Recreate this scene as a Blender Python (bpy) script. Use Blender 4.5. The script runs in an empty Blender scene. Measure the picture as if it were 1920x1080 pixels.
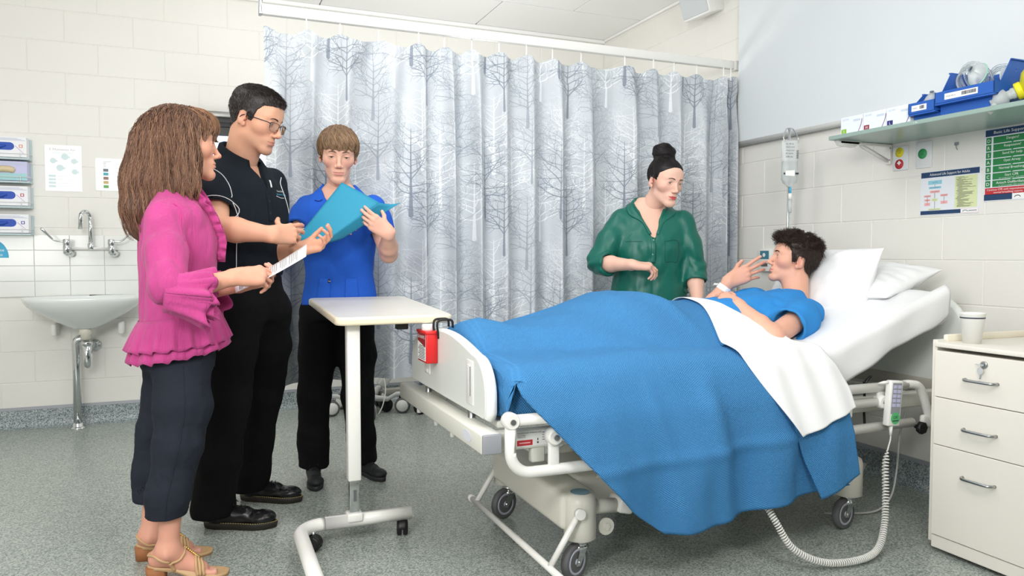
import bpy, bmesh, math, random
import numpy as np
from mathutils import Vector, Matrix
random.seed(7); rng = np.random.default_rng(7)
SC = bpy.context.scene
COL = SC.collection
R = math.radians
PI = math.pi

# ------------------------------------------------------------------ camera, light, exposure
cam_d = bpy.data.cameras.new('camera'); cam = bpy.data.objects.new('camera', cam_d); COL.objects.link(cam)
cam.location = (0, 0, 1.12)
cam.rotation_euler = (R(90 - 2.53), 0, R(-22.5))
cam_d.sensor_width = 36; cam_d.lens = 1403 / 1920 * 36
cam_d.clip_start = 0.05
SC.camera = cam
W = bpy.data.worlds.new('world'); SC.world = W; W.use_nodes = True
W.node_tree.nodes['Background'].inputs[0].default_value = (0.9, 0.95, 1.0, 1)
W.node_tree.nodes['Background'].inputs[1].default_value = 0.3
def area(name, loc, target, sx, sy, watts, col=(1, 1, 1)):
    d = bpy.data.lights.new(name, 'AREA'); d.shape = 'RECTANGLE'; d.size = sx; d.size_y = sy
    d.energy = watts; d.color = col
    o = bpy.data.objects.new(name, d); COL.objects.link(o); o.location = loc
    o.rotation_euler = (Vector(target) - Vector(loc)).to_track_quat('-Z', 'Y').to_euler()
    return o
# fluorescent ceiling panels of the room (outside the frame) and the photographer's bounced flash
for (lx, ly) in ((-1.2, 3.4), (0.9, 3.0), (-1.2, 0.8), (1.0, 0.6)):
    area('ceiling_panel_light', (lx, ly, 2.915), (lx, ly, 0), 1.15, 0.55, 9, (1.0, 0.99, 0.975))
for (lx, ly, lz, lw_) in ((0.35, 4.75, 2.72, 3), (1.7, 4.75, 1.75, 16)):   # added fill lights, unseen: one above the frame, one hidden behind the curtain
    d = bpy.data.lights.new('added_fill_light', 'POINT'); d.energy = lw_; d.shadow_soft_size = 0.15; d.color = (1.0, 0.99, 0.975)
    o = bpy.data.objects.new('added_fill_light', d); COL.objects.link(o); o.location = (lx, ly, lz)
area('flash_light', (-2.2, -0.2, 1.6), (-0.1, 3.8, 0.6), 1.8, 1.4, 42, (1.0, 0.995, 0.985))
area('flash_bounce_light', (-0.8, 0.2, 2.15), (-0.3, 2.2, 2.93), 0.7, 0.7, 44, (1.0, 0.995, 0.985))
area('flash_bounce_light', (1.2, 0.4, 2.15), (1.2, 3.8, 2.93), 0.7, 0.7, 26, (1.0, 0.995, 0.985))
SC.view_settings.view_transform = 'Standard'
SC.view_settings.look = 'None'
SC.view_settings.gamma = 1.0
SC.view_settings.use_curve_mapping = False
SC.view_settings.exposure = 0.42

# ------------------------------------------------------------------ materials
def lin(c):
    c = [x / 255 for x in c]
    return tuple(x / 12.92 if x <= 0.04045 else ((x + 0.055) / 1.055) ** 2.4 for x in c)
MATS = {}
def mat(name, rgb=(200, 200, 200), rough=0.5, metal=0.0, spec=0.5, bump=None, var=None, trans=0.0, ior=1.45,
        sss=0.0, sheen=0.0, coat=0.0, alpha=1.0, emit=None, attr=None, image=None, weave=None, aniso=0.0):
    """bump=(scale, strength, stretch) noise relief; var=(scale, amount) slow colour variation; weave=(period u, period v, strength) on UV metres"""
    if name in MATS: return MATS[name]
    m = bpy.data.materials.new(name); m.use_nodes = True; MATS[name] = m
    nt = m.node_tree; N = nt.nodes; L = nt.links
    b = N['Principled BSDF']
    col = (*lin(rgb), 1)
    b.inputs['Base Color'].default_value = col
    b.inputs['Roughness'].default_value = rough
    b.inputs['Metallic'].default_value = metal
    b.inputs['Specular IOR Level'].default_value = spec
    b.inputs['IOR'].default_value = ior
    b.inputs['Transmission Weight'].default_value = trans
    b.inputs['Alpha'].default_value = alpha
    b.inputs['Sheen Weight'].default_value = sheen
    b.inputs['Coat Weight'].default_value = coat
    b.inputs['Anisotropic'].default_value = aniso
    if sss:
        b.inputs['Subsurface Weight'].default_value = sss
        b.inputs['Subsurface Radius'].default_value = (0.9, 0.35, 0.2)
        b.inputs['Subsurface Scale'].default_value = 0.012
    if emit:
        b.inputs['Emission Color'].default_value = (*lin(emit[0]), 1); b.inputs['Emission Strength'].default_value = emit[1]
    src = None
    if attr:
        a = N.new('ShaderNodeAttribute'); a.attribute_name = attr; src = a.outputs['Color']
    if image:
        uv = N.new('ShaderNodeUVMap'); im = N.new('ShaderNodeTexImage'); im.image = image; im.extension = 'REPEAT'
        L.new(uv.outputs[0], im.inputs[0]); src = im.outputs[0]
    if var:
        tc = N.new('ShaderNodeTexCoord'); nz = N.new('ShaderNodeTexNoise'); nz.inputs['Scale'].default_value = var[0]
        nz.inputs['Detail'].default_value = 5
        L.new(tc.outputs['Object'], nz.inputs['Vector'])
        mr = N.new('ShaderNodeMapRange'); mr.inputs[3].default_value = 1 - var[1]; mr.inputs[4].default_value = 1 + var[1]
        mr.inputs[1].default_value = 0.3; mr.inputs[2].default_value = 0.7
        L.new(nz.outputs[0], mr.inputs[0])
        mx = N.new('ShaderNodeVectorMath'); mx.operation = 'SCALE'
        if src is None: mx.inputs[0].default_value = col[:3]
        else: L.new(src, mx.inputs[0])
        L.new(mr.outputs[0], mx.inputs['Scale']); src = mx.outputs[0]
    if src is not None: L.new(src, b.inputs['Base Color'])
    h = None
    if bump:
        tc = N.new('ShaderNodeTexCoord'); mp = N.new('ShaderNodeMapping')
        mp.inputs['Scale'].default_value = bump[2] if len(bump) > 2 else (1, 1, 1)
        nz = N.new('ShaderNodeTexNoise'); nz.inputs['Scale'].default_value = bump[0]; nz.inputs['Detail'].default_value = 4
        L.new(tc.outputs['Object'], mp.inputs[0]); L.new(mp.outputs[0], nz.inputs['Vector'])
        bp = N.new('ShaderNodeBump'); bp.inputs['Strength'].default_value = bump[1]; bp.inputs['Distance'].default_value = 0.004
        L.new(nz.outputs[0], bp.inputs['Height']); h = bp
    if weave:
        uv = N.new('ShaderNodeUVMap'); sx = N.new('ShaderNodeSeparateXYZ'); L.new(uv.outputs[0], sx.inputs[0])
        outs = []
        for i in (0, 1):
            mu = N.new('ShaderNodeMath'); mu.operation = 'MULTIPLY'; mu.inputs[1].default_value = 2 * PI / weave[i]
            L.new(sx.outputs[i], mu.inputs[0]); sn = N.new('ShaderNodeMath'); sn.operation = 'SINE'; L.new(mu.outputs[0], sn.inputs[0])
            outs.append(sn.outputs[0])
        ml = N.new('ShaderNodeMath'); ml.operation = 'MULTIPLY'; L.new(outs[0], ml.inputs[0]); L.new(outs[1], ml.inputs[1])
        bp = N.new('ShaderNodeBump'); bp.inputs['Strength'].default_value = weave[2]; bp.inputs['Distance'].default_value = 0.0025
        L.new(ml.outputs[0], bp.inputs['Height'])
        if h: L.new(h.outputs[0], bp.inputs['Normal'])
        h = bp
    if h: L.new(h.outputs[0], b.inputs['Normal'])
    return m

# ------------------------------------------------------------------ mesh builder
class MB:
    def __init__(s): s.v = []; s.f = []; s.m = []; s.sm = []; s.uv = {}; s.nv = 0
    def add(s, verts, faces, mi=0, smooth=False):
        o = s.nv; verts = [tuple(map(float, p)) for p in verts]
        s.v += verts; s.nv += len(verts)
        for f in faces: s.f.append(tuple(i + o for i in f)); s.m.append(mi); s.sm.append(smooth)
        return s
    def box(s, lo, hi, r=0.0, mi=0, seg=2, rot=None, piv=None):
        lo = Vector(lo); hi = Vector(hi); c = (lo + hi) / 2; h = (hi - lo) / 2
        r = min(r, min(h) * 0.98)
        if r <= 0:
            vs = [Vector((c.x + h.x * i, c.y + h.y * j, c.z + h.z * k)) for i in (-1, 1) for j in (-1, 1) for k in (-1, 1)]
            fs = [(0, 1, 3, 2), (4, 6, 7, 5), (0, 4, 5, 1), (2, 3, 7, 6), (0, 2, 6, 4), (1, 5, 7, 3)]; sm = False
        else:
            bm = bmesh.new(); bmesh.ops.create_cube(bm, size=1)
            for v in bm.verts: v.co = Vector((v.co.x * 2 * h.x, v.co.y * 2 * h.y, v.co.z * 2 * h.z)) + c
            bmesh.ops.bevel(bm, geom=bm.edges[:], offset=r, segments=seg, profile=0.5, affect='EDGES')
            bm.verts.index_update(); vs = [v.co.copy() for v in bm.verts]; fs = [tuple(v.index for v in f.verts) for f in bm.faces]; bm.free(); sm = seg > 1
        if rot is not None:
            p = Vector(piv) if piv else c
            vs = [rot @ (v - p) + p for v in vs]
        return s.add(vs, fs, mi, sm)
    def ring(s, rings, mi=0, caps=True, smooth=True, closed=True):
        """rings: list of equal-length point loops, skinned one to the next"""
        n = len(rings[0]); vs = [p for r in rings for p in r]; fs = []
        for i in range(len(rings) - 1):
            for j in range(n if closed else n - 1):
                a = i * n + j; b = i * n + (j + 1) % n
                fs.append((a, b, b + n, a + n))
        s.add(vs, fs, mi, smooth)
        if caps and closed:
            o = s.nv - len(vs)
            s.f.append(tuple(o + j for j in range(n))[::-1]); s.m.append(mi); s.sm.append(False)
            s.f.append(tuple(o + (len(rings) - 1) * n + j for j in range(n))); s.m.append(mi); s.sm.append(False)
        return s
    def tube(s, pts, r, n=10, mi=0, caps=True, flat=None):
        pts = [Vector(p) for p in pts]; rs = r if isinstance(r, (list, tuple)) else [r] * len(pts)
        up = None; rings = []
        for i, p in enumerate(pts):
            t = (pts[min(i + 1, len(pts) - 1)] - pts[max(i - 1, 0)]).normalized()
            if up is None: up = t.orthogonal().normalized()
            up = (up - t * up.dot(t)); up = up.normalized() if up.length > 1e-6 else t.orthogonal().normalized()
            q = t.cross(up)
            rings.append([p + (up * math.cos(a) + q * math.sin(a)) * rs[i] for a in [2 * PI * k / n for k in range(n)]])
        return s.ring(rings, mi, caps)
    def cyl(s, a, b, r, n=16, mi=0, r2=None):
        return s.tube([a, b], [r, r if r2 is None else r2], n, mi)
    def lathe(s, prof, c=(0, 0, 0), axis='Z', n=24, mi=0, caps=True):
        c = Vector(c); rings = []
        for (r, h) in prof:
            ring = []
            for k in range(n):
                a = 2 * PI * k / n; x, y = r * math.cos(a), r * math.sin(a)
                ring.append(c + Vector({'Z': (x, y, h), 'X': (h, x, y), 'Y': (x, h, y)}[axis]))
            if axis == 'Y': ring = ring[::-1]
            rings.append(ring)
        return s.ring(rings, mi, caps)
    def prism(s, poly, d, mi=0, smooth=False):
        """poly: list of 3D points (planar), extruded by vector d"""
        d = Vector(d); n = len(poly); a = [Vector(p) for p in poly]; b = [p + d for p in a]
        fs = [tuple(range(n))[::-1], tuple(range(n, 2 * n))] + [(i, (i + 1) % n, n + (i + 1) % n, n + i) for i in range(n)]
        return s.add(a + b, fs, mi, smooth)
    def grid(s, P, mi=0, smooth=True, thick=None, uv=None):
        """P[i][j] array of points -> sheet; thick adds a back face offset along the normal and closes the rim"""
        P = np.asarray(P, float); a, b = P.shape[:2]
        idx = np.arange(a * b).reshape(a, b)
        q = np.stack([idx[:-1, :-1], idx[1:, :-1], idx[1:, 1:], idx[:-1, 1:]], -1).reshape(-1, 4)
        o = s.nv
        if thick is None:
            s.add(P.reshape(-1, 3), q.tolist(), mi, smooth)
            if uv is not None:
                U = np.asarray(uv, float).reshape(-1, 2)
                for i in range(a * b): s.uv[o + i] = U[i]
            return s
        du = np.gradient(P, axis=0); dv = np.gradient(P, axis=1); nn = np.cross(du, dv)
        nn /= np.linalg.norm(nn, axis=2, keepdims=True) + 1e-9
        B = P - nn * thick
        vs = np.concatenate([P.reshape(-1, 3), B.reshape(-1, 3)]); k = a * b
        fs = q.tolist() + (q[:, ::-1] + k).tolist()
        rim = list(idx[:, 0]) + list(idx[-1, 1:]) + list(idx[-2::-1, -1]) + list(idx[0, -2:0:-1])
        for i in range(len(rim)):
            x, y = int(rim[i]), int(rim[(i + 1) % len(rim)]); fs.append((y, x, x + k, y + k))
        s.add(vs, fs, mi, smooth)
        if uv is not None:
            U = np.asarray(uv, float).reshape(-1, 2)
            for i in range(k): s.uv[o + i] = U[i]; s.uv[o + k + i] = U[i]
        return s
    def mesh(s, name, off=(0, 0, 0)):
        me = bpy.data.meshes.new(name)
        v = np.asarray(s.v, float).reshape(-1, 3) - np.asarray(off, float)
        me.from_pydata(v.tolist(), [], s.f)
        me.polygons.foreach_set('material_index', s.m); me.polygons.foreach_set('use_smooth', s.sm)
        if s.uv:
            ul = me.uv_layers.new(name='UVMap'); li = np.zeros(len(me.loops), int); me.loops.foreach_get('vertex_index', li)
            U = np.zeros((len(me.vertices), 2))
            for k, t in s.uv.items(): U[k] = t
            ul.data.foreach_set('uv', U[li].ravel())
        me.update(); return me

ORG = {}
def obj(name, mb, mats, parent=None, label=None, loc=None):
    """link one mesh object; geometry is given in world metres and stored relative to its thing's base (or to loc)"""
    off = ORG[parent.name] if parent else (loc or (0, 0, 0))
    me = mb.mesh(name, off) if isinstance(mb, MB) else mb
    for m in (mats if isinstance(mats, (list, tuple)) else [mats]): me.materials.append(m)
    o = bpy.data.objects.new(name, me); COL.objects.link(o)
    if parent: o.parent = parent
    else: o.location = off
    ORG[o.name] = tuple(off)
    if label: o['label'] = label
    if parent and any(w in name for w in ('print', 'lettering', 'lines', 'stitching')): o['kind'] = 'stuff'   # too small to pick apart
    return o
def tag(o, label=None, cat=None, group=None, kind=None):
    for k, v in (('label', label), ('category', cat), ('group', group), ('kind', kind)):
        if v: o[k] = v
    return o
def thing(name, label, cat, loc=(0, 0, 0), group=None):
    o = bpy.data.objects.new(name, None); COL.objects.link(o); o.location = loc; o.empty_display_size = 0.1
    ORG[o.name] = tuple(loc)
    return tag(o, label, cat, group)
def dup_child(src, parent, loc=(0, 0, 0), rotz=0.0):
    c = src.copy(); COL.objects.link(c); c.parent = parent; c.location = loc; c.rotation_euler = (0, 0, rotz); return c
def arc(c, r, a0, a1, n, u, v):
    c, u, v = Vector(c), Vector(u), Vector(v)
    return [c + u * (r * math.cos(a0 + (a1 - a0) * i / n)) + v * (r * math.sin(a0 + (a1 - a0) * i / n)) for i in range(n + 1)]
def smooth_path(pts, n=8):
    """Catmull-Rom through the points"""
    P = [Vector(p) for p in pts]; P = [P[0] * 2 - P[1]] + P + [P[-1] * 2 - P[-2]]; out = []
    for i in range(1, len(P) - 2):
        for k in range(n):
            t = k / n; a, b, c, d = P[i - 1], P[i], P[i + 1], P[i + 2]
            out.append(0.5 * ((2 * b) + (c - a) * t + (2 * a - 5 * b + 4 * c - d) * t * t + (3 * b - a - 3 * c + d) * t ** 3))
    return out + [P[-2]]
TXT = {}
def text(mb, s, o, u, v, h, mi=0, width=None, align='L'):
    """flat lettering: string s with cap height about h at world point o, running along unit u with up v"""
    if s not in TXT:
        c = bpy.data.curves.new('lettering', 'FONT'); c.body = s; c.resolution_u = 2; c.size = 1
        t = bpy.data.objects.new('lettering', c); COL.objects.link(t)
        me = bpy.data.meshes.new_from_object(t.evaluated_get(bpy.context.evaluated_depsgraph_get()))
        TXT[s] = ([tuple(x.co) for x in me.vertices], [tuple(p.vertices) for p in me.polygons])
        bpy.data.objects.remove(t); bpy.data.curves.remove(c); bpy.data.meshes.remove(me)
    vs, fs = TXT[s]
    if not vs: return
    w = max(p[0] for p in vs); k = h / 0.7; kx = k if width is None else width / w
    o, u, v = Vector(o), Vector(u), Vector(v)
    sh = 0 if align == 'L' else (w * kx / 2 if align == 'C' else w * kx)
    mb.add([o + u * (p[0] * kx - sh) + v * (p[1] * k) for p in vs], fs, mi)
def value_noise(P, seed=0):
    """smooth 3-D value noise in -1..1 at the rows of P"""
    g = np.random.default_rng(seed).uniform(-1, 1, (32, 32, 32)).astype(np.float32)
    i = np.floor(P).astype(int); f = (P - i).astype(np.float32); f = f * f * (3 - 2 * f); i &= 31; j = (i + 1) & 31
    x0, y0, z0 = i.T; x1, y1, z1 = j.T; fx, fy, fz = f.T
    a = g[x0, y0, z0] * (1 - fx) + g[x1, y0, z0] * fx; b = g[x0, y1, z0] * (1 - fx) + g[x1, y1, z0] * fx
    c = g[x0, y0, z1] * (1 - fx) + g[x1, y0, z1] * fx; d = g[x0, y1, z1] * (1 - fx) + g[x1, y1, z1] * fx
    return (a * (1 - fy) + b * fy) * (1 - fz) + (c * (1 - fy) + d * fy) * fz
# ------------------------------------------------------------------ palette
M_wall = mat('wall_paint', (233, 231, 225), 0.55, bump=(90, 0.06))
M_mortar = mat('wall_joint_paint', (230, 228, 222), 0.7)
M_ceil = mat('ceiling_panel', (248, 248, 246), 0.8)
M_seam = mat('ceiling_seam', (150, 150, 148), 0.8)
M_tile = mat('white_glazed_tile', (236, 238, 234), 0.12, spec=0.6)
M_grout = mat('tile_grout', (222, 222, 216), 0.8)
M_white = mat('white_plastic', (238, 238, 234), 0.35)
M_paper = mat('white_paper', (246, 246, 244), 0.6)
M_chrome = mat('chrome', (215, 218, 220), 0.09, metal=1.0)
M_steel = mat('zinc_steel', (176, 178, 178), 0.28, metal=1.0)
M_cream = mat('cream_powder_coat', (228, 225, 214), 0.35)
M_whitepc = mat('white_powder_coat', (236, 235, 230), 0.3)
M_black = mat('black_plastic', (22, 22, 24), 0.45)
M_grey = mat('grey_rubber', (96, 97, 98), 0.6)
M_greyp = mat('grey_plastic', (150, 152, 158), 0.4)
M_blueb = mat('blue_bin_plastic', (38, 92, 178), 0.35)
M_ink = mat('dark_ink', (52, 58, 70), 0.7)
M_navy = mat('navy_ink', (38, 66, 104), 0.6)
M_green = mat('green_ink', (44, 130, 74), 0.6)
M_red = mat('red_ink', (196, 52, 60), 0.6)
M_cyan = mat('cyan_ink', (150, 208, 226), 0.6)
M_lime = mat('lime_ink', (222, 230, 180), 0.6)
M_pinkp = mat('pale_pink_ink', (238, 176, 176), 0.6)
M_yel = mat('yellow_ink', (228, 216, 44), 0.5)
M_lightblue = mat('blue_print', (70, 175, 215), 0.5)

def vinyl(name, base, speck, rough):
    """speckled sheet vinyl: cell chips over a slow mottling"""
    m = bpy.data.materials.new(name); m.use_nodes = True; nt = m.node_tree; N = nt.nodes; L = nt.links; b = N['Principled BSDF']
    tc = N.new('ShaderNodeTexCoord')
    vo = N.new('ShaderNodeTexVoronoi'); vo.inputs['Scale'].default_value = 210
    n2 = N.new('ShaderNodeTexNoise'); n2.inputs['Scale'].default_value = 120; n2.inputs['Detail'].default_value = 3
    L.new(tc.outputs['Object'], vo.inputs['Vector']); L.new(tc.outputs['Object'], n2.inputs['Vector'])
    sp = N.new('ShaderNodeSeparateColor'); L.new(vo.outputs['Color'], sp.inputs[0])
    ad = N.new('ShaderNodeMath'); ad.operation = 'MULTIPLY_ADD'; ad.inputs[1].default_value = 0.55; L.new(sp.outputs[0], ad.inputs[0])
    m5 = N.new('ShaderNodeMath'); m5.operation = 'MULTIPLY'; m5.inputs[1].default_value = 0.5; L.new(n2.outputs[0], m5.inputs[0]); L.new(m5.outputs[0], ad.inputs[2])
    cr = N.new('ShaderNodeValToRGB'); e = cr.color_ramp.elements
    e[0].position = 0.28; e[0].color = (*lin(speck[0]), 1); e[1].position = 0.72; e[1].color = (*lin(speck[1]), 1)
    k = cr.color_ramp.elements.new(0.5); k.color = (*lin(base), 1)
    L.new(ad.outputs[0], cr.inputs[0]); L.new(cr.outputs[0], b.inputs['Base Color'])
    b.inputs['Roughness'].default_value = rough
    return m
M_floor = vinyl('speckled_floor_vinyl', (152, 159, 152), ((116, 126, 122), (182, 188, 180)), 0.26)
M_cove = vinyl('speckled_cove_vinyl', (136, 148, 150), ((84, 100, 106), (186, 194, 194)), 0.3)
M_cap = mat('grey_cap_strip', (150, 154, 160), 0.4)

# ------------------------------------------------------------------ room shell
XR, YB, ZC = 3.18, 5.64, 2.93
XL, YF = -2.7, -2.4
def struct(name, mb, m, label=None):
    o = obj(name, mb, m); o['kind'] = 'structure'
    if label: o['label'] = label
    return o
floor = struct('floor', MB().box((XL - .1, YF - .1, -0.06), (XR + .1, YB + .1, 0)), M_floor, 'grey green speckled vinyl floor')
ceil = struct('ceiling', MB().box((XL - .1, YF - .1, ZC + 0.012), (XR + .1, YB + .1, ZC + 0.1)), M_seam, 'white panelled ceiling')
wb = struct('wall_back', MB().box((XL - .1, YB + 0.0025, 0), (XR + .1, YB + .12, ZC + .05)), M_mortar, 'cream painted concrete block wall behind the sink and curtain')
wr = struct('wall_right', MB().box((XR + 0.0025, YF - .1, 0), (XR + .12, YB + .004, ZC + .05)), M_mortar, 'cream painted concrete block wall behind the bed head')
wl = struct('wall_left', MB().box((XL - .12, YF - .1, 0), (XL, YB + .1, ZC + .05)), M_wall, 'plain cream side wall outside the view')
wf = struct('wall_front', MB().box((XL, YF - .12, 0), (XR, YF, ZC + .05)), M_wall, 'plain cream wall behind the camera')
# concrete blocks, 390 x 190 mm with 10 mm joints, laid in running bond
def block_mesh(L, H, depth=0.03):
    g = 0.0022; me = MB().box((g, 0, g), (L - g, depth, H - g), 0.0022, seg=1).mesh('block'); me.materials.append(M_wall); return me
BM = {}
def place_block(parent, back, s0, s1, z0, z1):
    L, H = round(s1 - s0, 3), round(z1 - z0, 3)
    if L < .03 or H < .03: return
    if (L, H) not in BM: BM[(L, H)] = block_mesh(L, H)
    o = bpy.data.objects.new('block', BM[(L, H)]); COL.objects.link(o); o.parent = parent
    if back: o.location = (s0, YB - 0.0, z0)
    else: o.location = (XR, s1, z0); o.rotation_euler = (0, 0, -PI / 2)
for k in range(-1, 15):
    z0 = max(0.0, 0.095 + 0.2 * k); z1 = min(ZC, 0.295 + 0.2 * k)
    if z1 <= z0: continue
    off = 0.0 if k % 2 == 0 else 0.19
    x = -1.6 + off - 0.4
    while x < XR:
        a, b = max(x, -1.6), min(x + 0.4, XR)
        if b > a: place_block(wb, True, a, b, z0, z1)
        x += 0.4
    off = 0.25 if k % 2 == 0 else 0.05
    y = 1.4 + off - 0.4
    y = math.floor((1.4 - off) / 0.4) * 0.4 + off
    while y < YB:
        a, b = max(y, 1.4), min(y + 0.4, YB)
        if b > a: place_block(wr, False, a, b, z0, z1)
        y += 0.4
# ceiling panels, 1200 x 600 staggered rows with fine open seams
y = YB; r = 0
while y > 1.0:
    y0 = y - 0.595; x = XR - (1.16 if r % 2 == 0 else 0.595)
    xs = [XR]
    while x > -1.6: xs.append(x); x -= 1.2
    for i in range(len(xs) - 1):
        p = MB().box((xs[i + 1] + .004, y0 + .004, ZC), (xs[i] - .004, y - .004, ZC + .016), 0.002, seg=1)
        obj('ceiling_panel', p, M_ceil, ceil)
    y = y0; r += 1
struct('trim_1', MB().box((-1.6, YB - .03, ZC - .03), (XR, YB, ZC), .008), M_ceil, 'white cornice strip along the top of the back wall')
struct('trim_2', MB().box((XR - .02, 1.4, ZC - .02), (XR, YB - .03, ZC), .006), M_ceil, 'white cornice strip along the top of the right wall')
# coved vinyl skirtings with a grey cap strip
def skirting(name, back, lo, hi, label):
    prof = [(0.0, 0.118), (0.006, 0.118), (0.006, 0.05)] + [(0.046 - 0.04 * math.cos(t), 0.042 - 0.04 * math.sin(t)) for t in [PI / 2 * i / 6 for i in range(7)]] + [(0.05, 0.0), (0.0, 0.0)]
    cap = [(0.0, 0.137), (0.005, 0.137), (0.009, 0.118), (0.0, 0.118)]
    def P(d, z, s): return (s, YB - d, z) if back else (XR - d, s, z)
    dv = (hi - lo, 0, 0) if back else (0, hi - lo, 0)
    q = prof if back else prof[::-1]; c = cap if back else cap[::-1]
    o = struct(name, MB().prism([P(d, z, lo) for d, z in q], dv), M_cove, label)
    obj('cap_strip', MB().prism([P(d, z, lo) for d, z in c], dv), M_cap, o)
skirting('baseboard_back', True, -1.6, XR - .05, 'coved speckled vinyl skirting along the back wall')
skirting('baseboard_right', False, 1.4, YB - .05, 'coved speckled vinyl skirting along the right wall')
# tiled splashback over the sink: 200 x 100 tiles
sb = struct('trim_3', MB().box((-1.6, YB - .006, 0.848), (0.21, YB, 1.252)), M_grout, 'white tiled splashback above the hand basin')
for r in range(4):
    for c in range(9):
        x0 = -1.597 + 0.2 * c + 0.0; z0 = 0.85 + 0.1 * r
        obj('tile', MB().box((x0 + .0015, YB - .011, z0 + .0015), (x0 + .1985, YB - .005, z0 + .0985), .0015, seg=1), M_tile, sb)

# ------------------------------------------------------------------ projector screen, speaker
t = thing('projector_screen', 'large white pull-down projection screen on the right wall above the bed', 'screen', (3.15, 2.6, 1.80))
obj('screen_fabric', MB().box((3.142, 1.2, 1.83), (3.145, 3.86, 2.80)), mat('screen_white', (222, 228, 231), 0.75), t)
obj('bottom_bar', MB().tube([(3.145, 1.2, 1.818), (3.145, 3.885, 1.818)], 0.016, 12), mat('screen_bar', (224, 224, 220), 0.4), t)
obj('roller_case', MB().box((3.10, 1.15, 2.79), (3.18, 3.95, 2.90), .02), M_white, t)
t = thing('wall_speaker', 'white box loudspeaker tilted on the right wall near the ceiling', 'speaker', (3.15, 4.2, 2.7))
rot = Matrix.Rotation(R(-18), 3, 'Y') @ Matrix.Rotation(R(12), 3, 'Z')
pv = (3.05, 4.17, 2.85)
obj('cabinet', MB().box((2.97, 4.04, 2.69), (3.13, 4.27, 3.01), .008, rot=rot, piv=pv), M_white, t)
obj('grille', MB().box((2.963, 4.05, 2.705), (2.972, 4.26, 3.0), .003, rot=rot, piv=pv), mat('speaker_grille', (205, 209, 211), 0.7, bump=(900, .3)), t)
obj('maker_badge', MB().box((2.959, 4.17, 2.825), (2.963, 4.21, 2.845), rot=rot, piv=pv), M_black, t, 'small black badge')
obj('bracket', MB().box((3.08, 4.12, 2.76), (3.18, 4.2, 2.82), .004), M_white, t)

# ------------------------------------------------------------------ hand basin, tap, waste pipe
t = thing('hand_basin', 'white ceramic wall-hung hand basin under the chrome tap', 'basin', (-0.69, 5.4, 0.62))
def basin_ring(z, k, inner=0.0):
    pts = []
    for i in range(40):
        a = 2 * PI * i / 40; ca, sa = math.cos(a), math.sin(a)
        x = 0.335 * k * (abs(ca) ** 0.8) * (1 if ca > 0 else -1); y = 0.24 * k * (abs(sa) ** 0.8) * (1 if sa > 0 else -1)
        y = min(y + 5.40, YB - 0.015) ; pts.append((-0.69 + x, y, z))
    return pts
prof = [(0.655, 0.16), (0.66, 0.2), (0.685, 0.36), (0.72, 0.56), (0.76, 0.76), (0.80, 0.92), (0.832, 0.985), (0.85, 1.0), (0.857, 0.985), (0.85, 0.94), (0.82, 0.84), (0.77, 0.62), (0.74, 0.4), (0.73, 0.12)]
obj('bowl', MB().ring([basin_ring(z, k) for z, k in prof]), mat('ceramic', (233, 237, 235), 0.12, spec=0.6), t)
for sx in (-0.88, -0.5): obj('wall_bracket', MB().box((sx - .015, 5.5, .60), (sx + .015, YB, .68), .01), M_white, t)
obj('waste_fitting', MB().lathe([(0.03, .655), (0.034, .65), (0.034, .62), (0.028, .615), (0.028, .585)], (-0.69, 5.4, 0)), mat('ivory_plastic', (226, 222, 208), 0.4), t)
t = thing('waste_pipe', 'chrome trap and standing waste pipe running from the basin to the floor', 'pipe', (-0.75, 5.5, 0))
pth = [(-0.69, 5.4, .60), (-0.69, 5.4, .5)] + [(-0.69 + .0 * i, 5.4, .5) for i in ()]
trap = [(-0.685, 5.42, .59), (-0.685, 5.42, .47)] + arc((-0.685, 5.455, .45), .035, PI, 2 * PI, 8, (0, 1, 0), (0, 0, 1)) + [(-0.685, 5.49, .50)]
obj('trap', MB().tube(trap, .024, 14), M_chrome, t)
stand = [(-0.69, 5.50, .48), (-0.69, 5.50, .54)] + arc((-0.725, 5.50, .55), .033, 0, PI, 10, (1, 0, 0), (0, 0, 1)) + [(-0.757, 5.50, .4), (-0.757, 5.50, 0.03)]
obj('pipe', MB().tube(stand, .0235, 16), M_chrome, t)
obj('floor_flange', MB().lathe([(.047, 0), (.047, .006), (.04, .012), (.032, .016), (.032, .035), (.024, .038)], (-0.757, 5.50, 0)), M_chrome, t)
obj('collar', MB().lathe([(.03, .545), (.033, .55), (.033, .565), (.03, .57)], (-0.685, 5.42, 0)), M_chrome, t)
obj('wall_rose', MB().lathe([(.04, 0), (.035, -.01), (.02, -.02)], (-0.665, YB, .52), 'Y'), M_chrome, t)
t = thing('wall_tap', 'chrome gooseneck wall tap with two long elbow levers over the basin', 'tap', (-0.675, 5.6, 1.16))
obj('bridge', MB().tube([(-.80, 5.56, 1.163), (-.545, 5.56, 1.163)], .008, 12), M_whitepc, t, 'white bar joining the two valves')
sp = [(-.667, 5.56, 1.16), (-.667, 5.56, 1.36)] + arc((-.69, 5.53, 1.36), .0405, 0, PI * .96, 14, Vector((.023, .033, 0)).normalized(), (0, 0, 1)) + [(-.717, 5.497, 1.285)]
obj('spout', MB().tube(sp, .0125, 14), M_chrome, t)
obj('spout_nut', MB().lathe([(.017, 1.155), (.019, 1.16), (.019, 1.19), (.013, 1.2)], (-.667, 5.56, 0), n=8), M_chrome, t)
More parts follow.
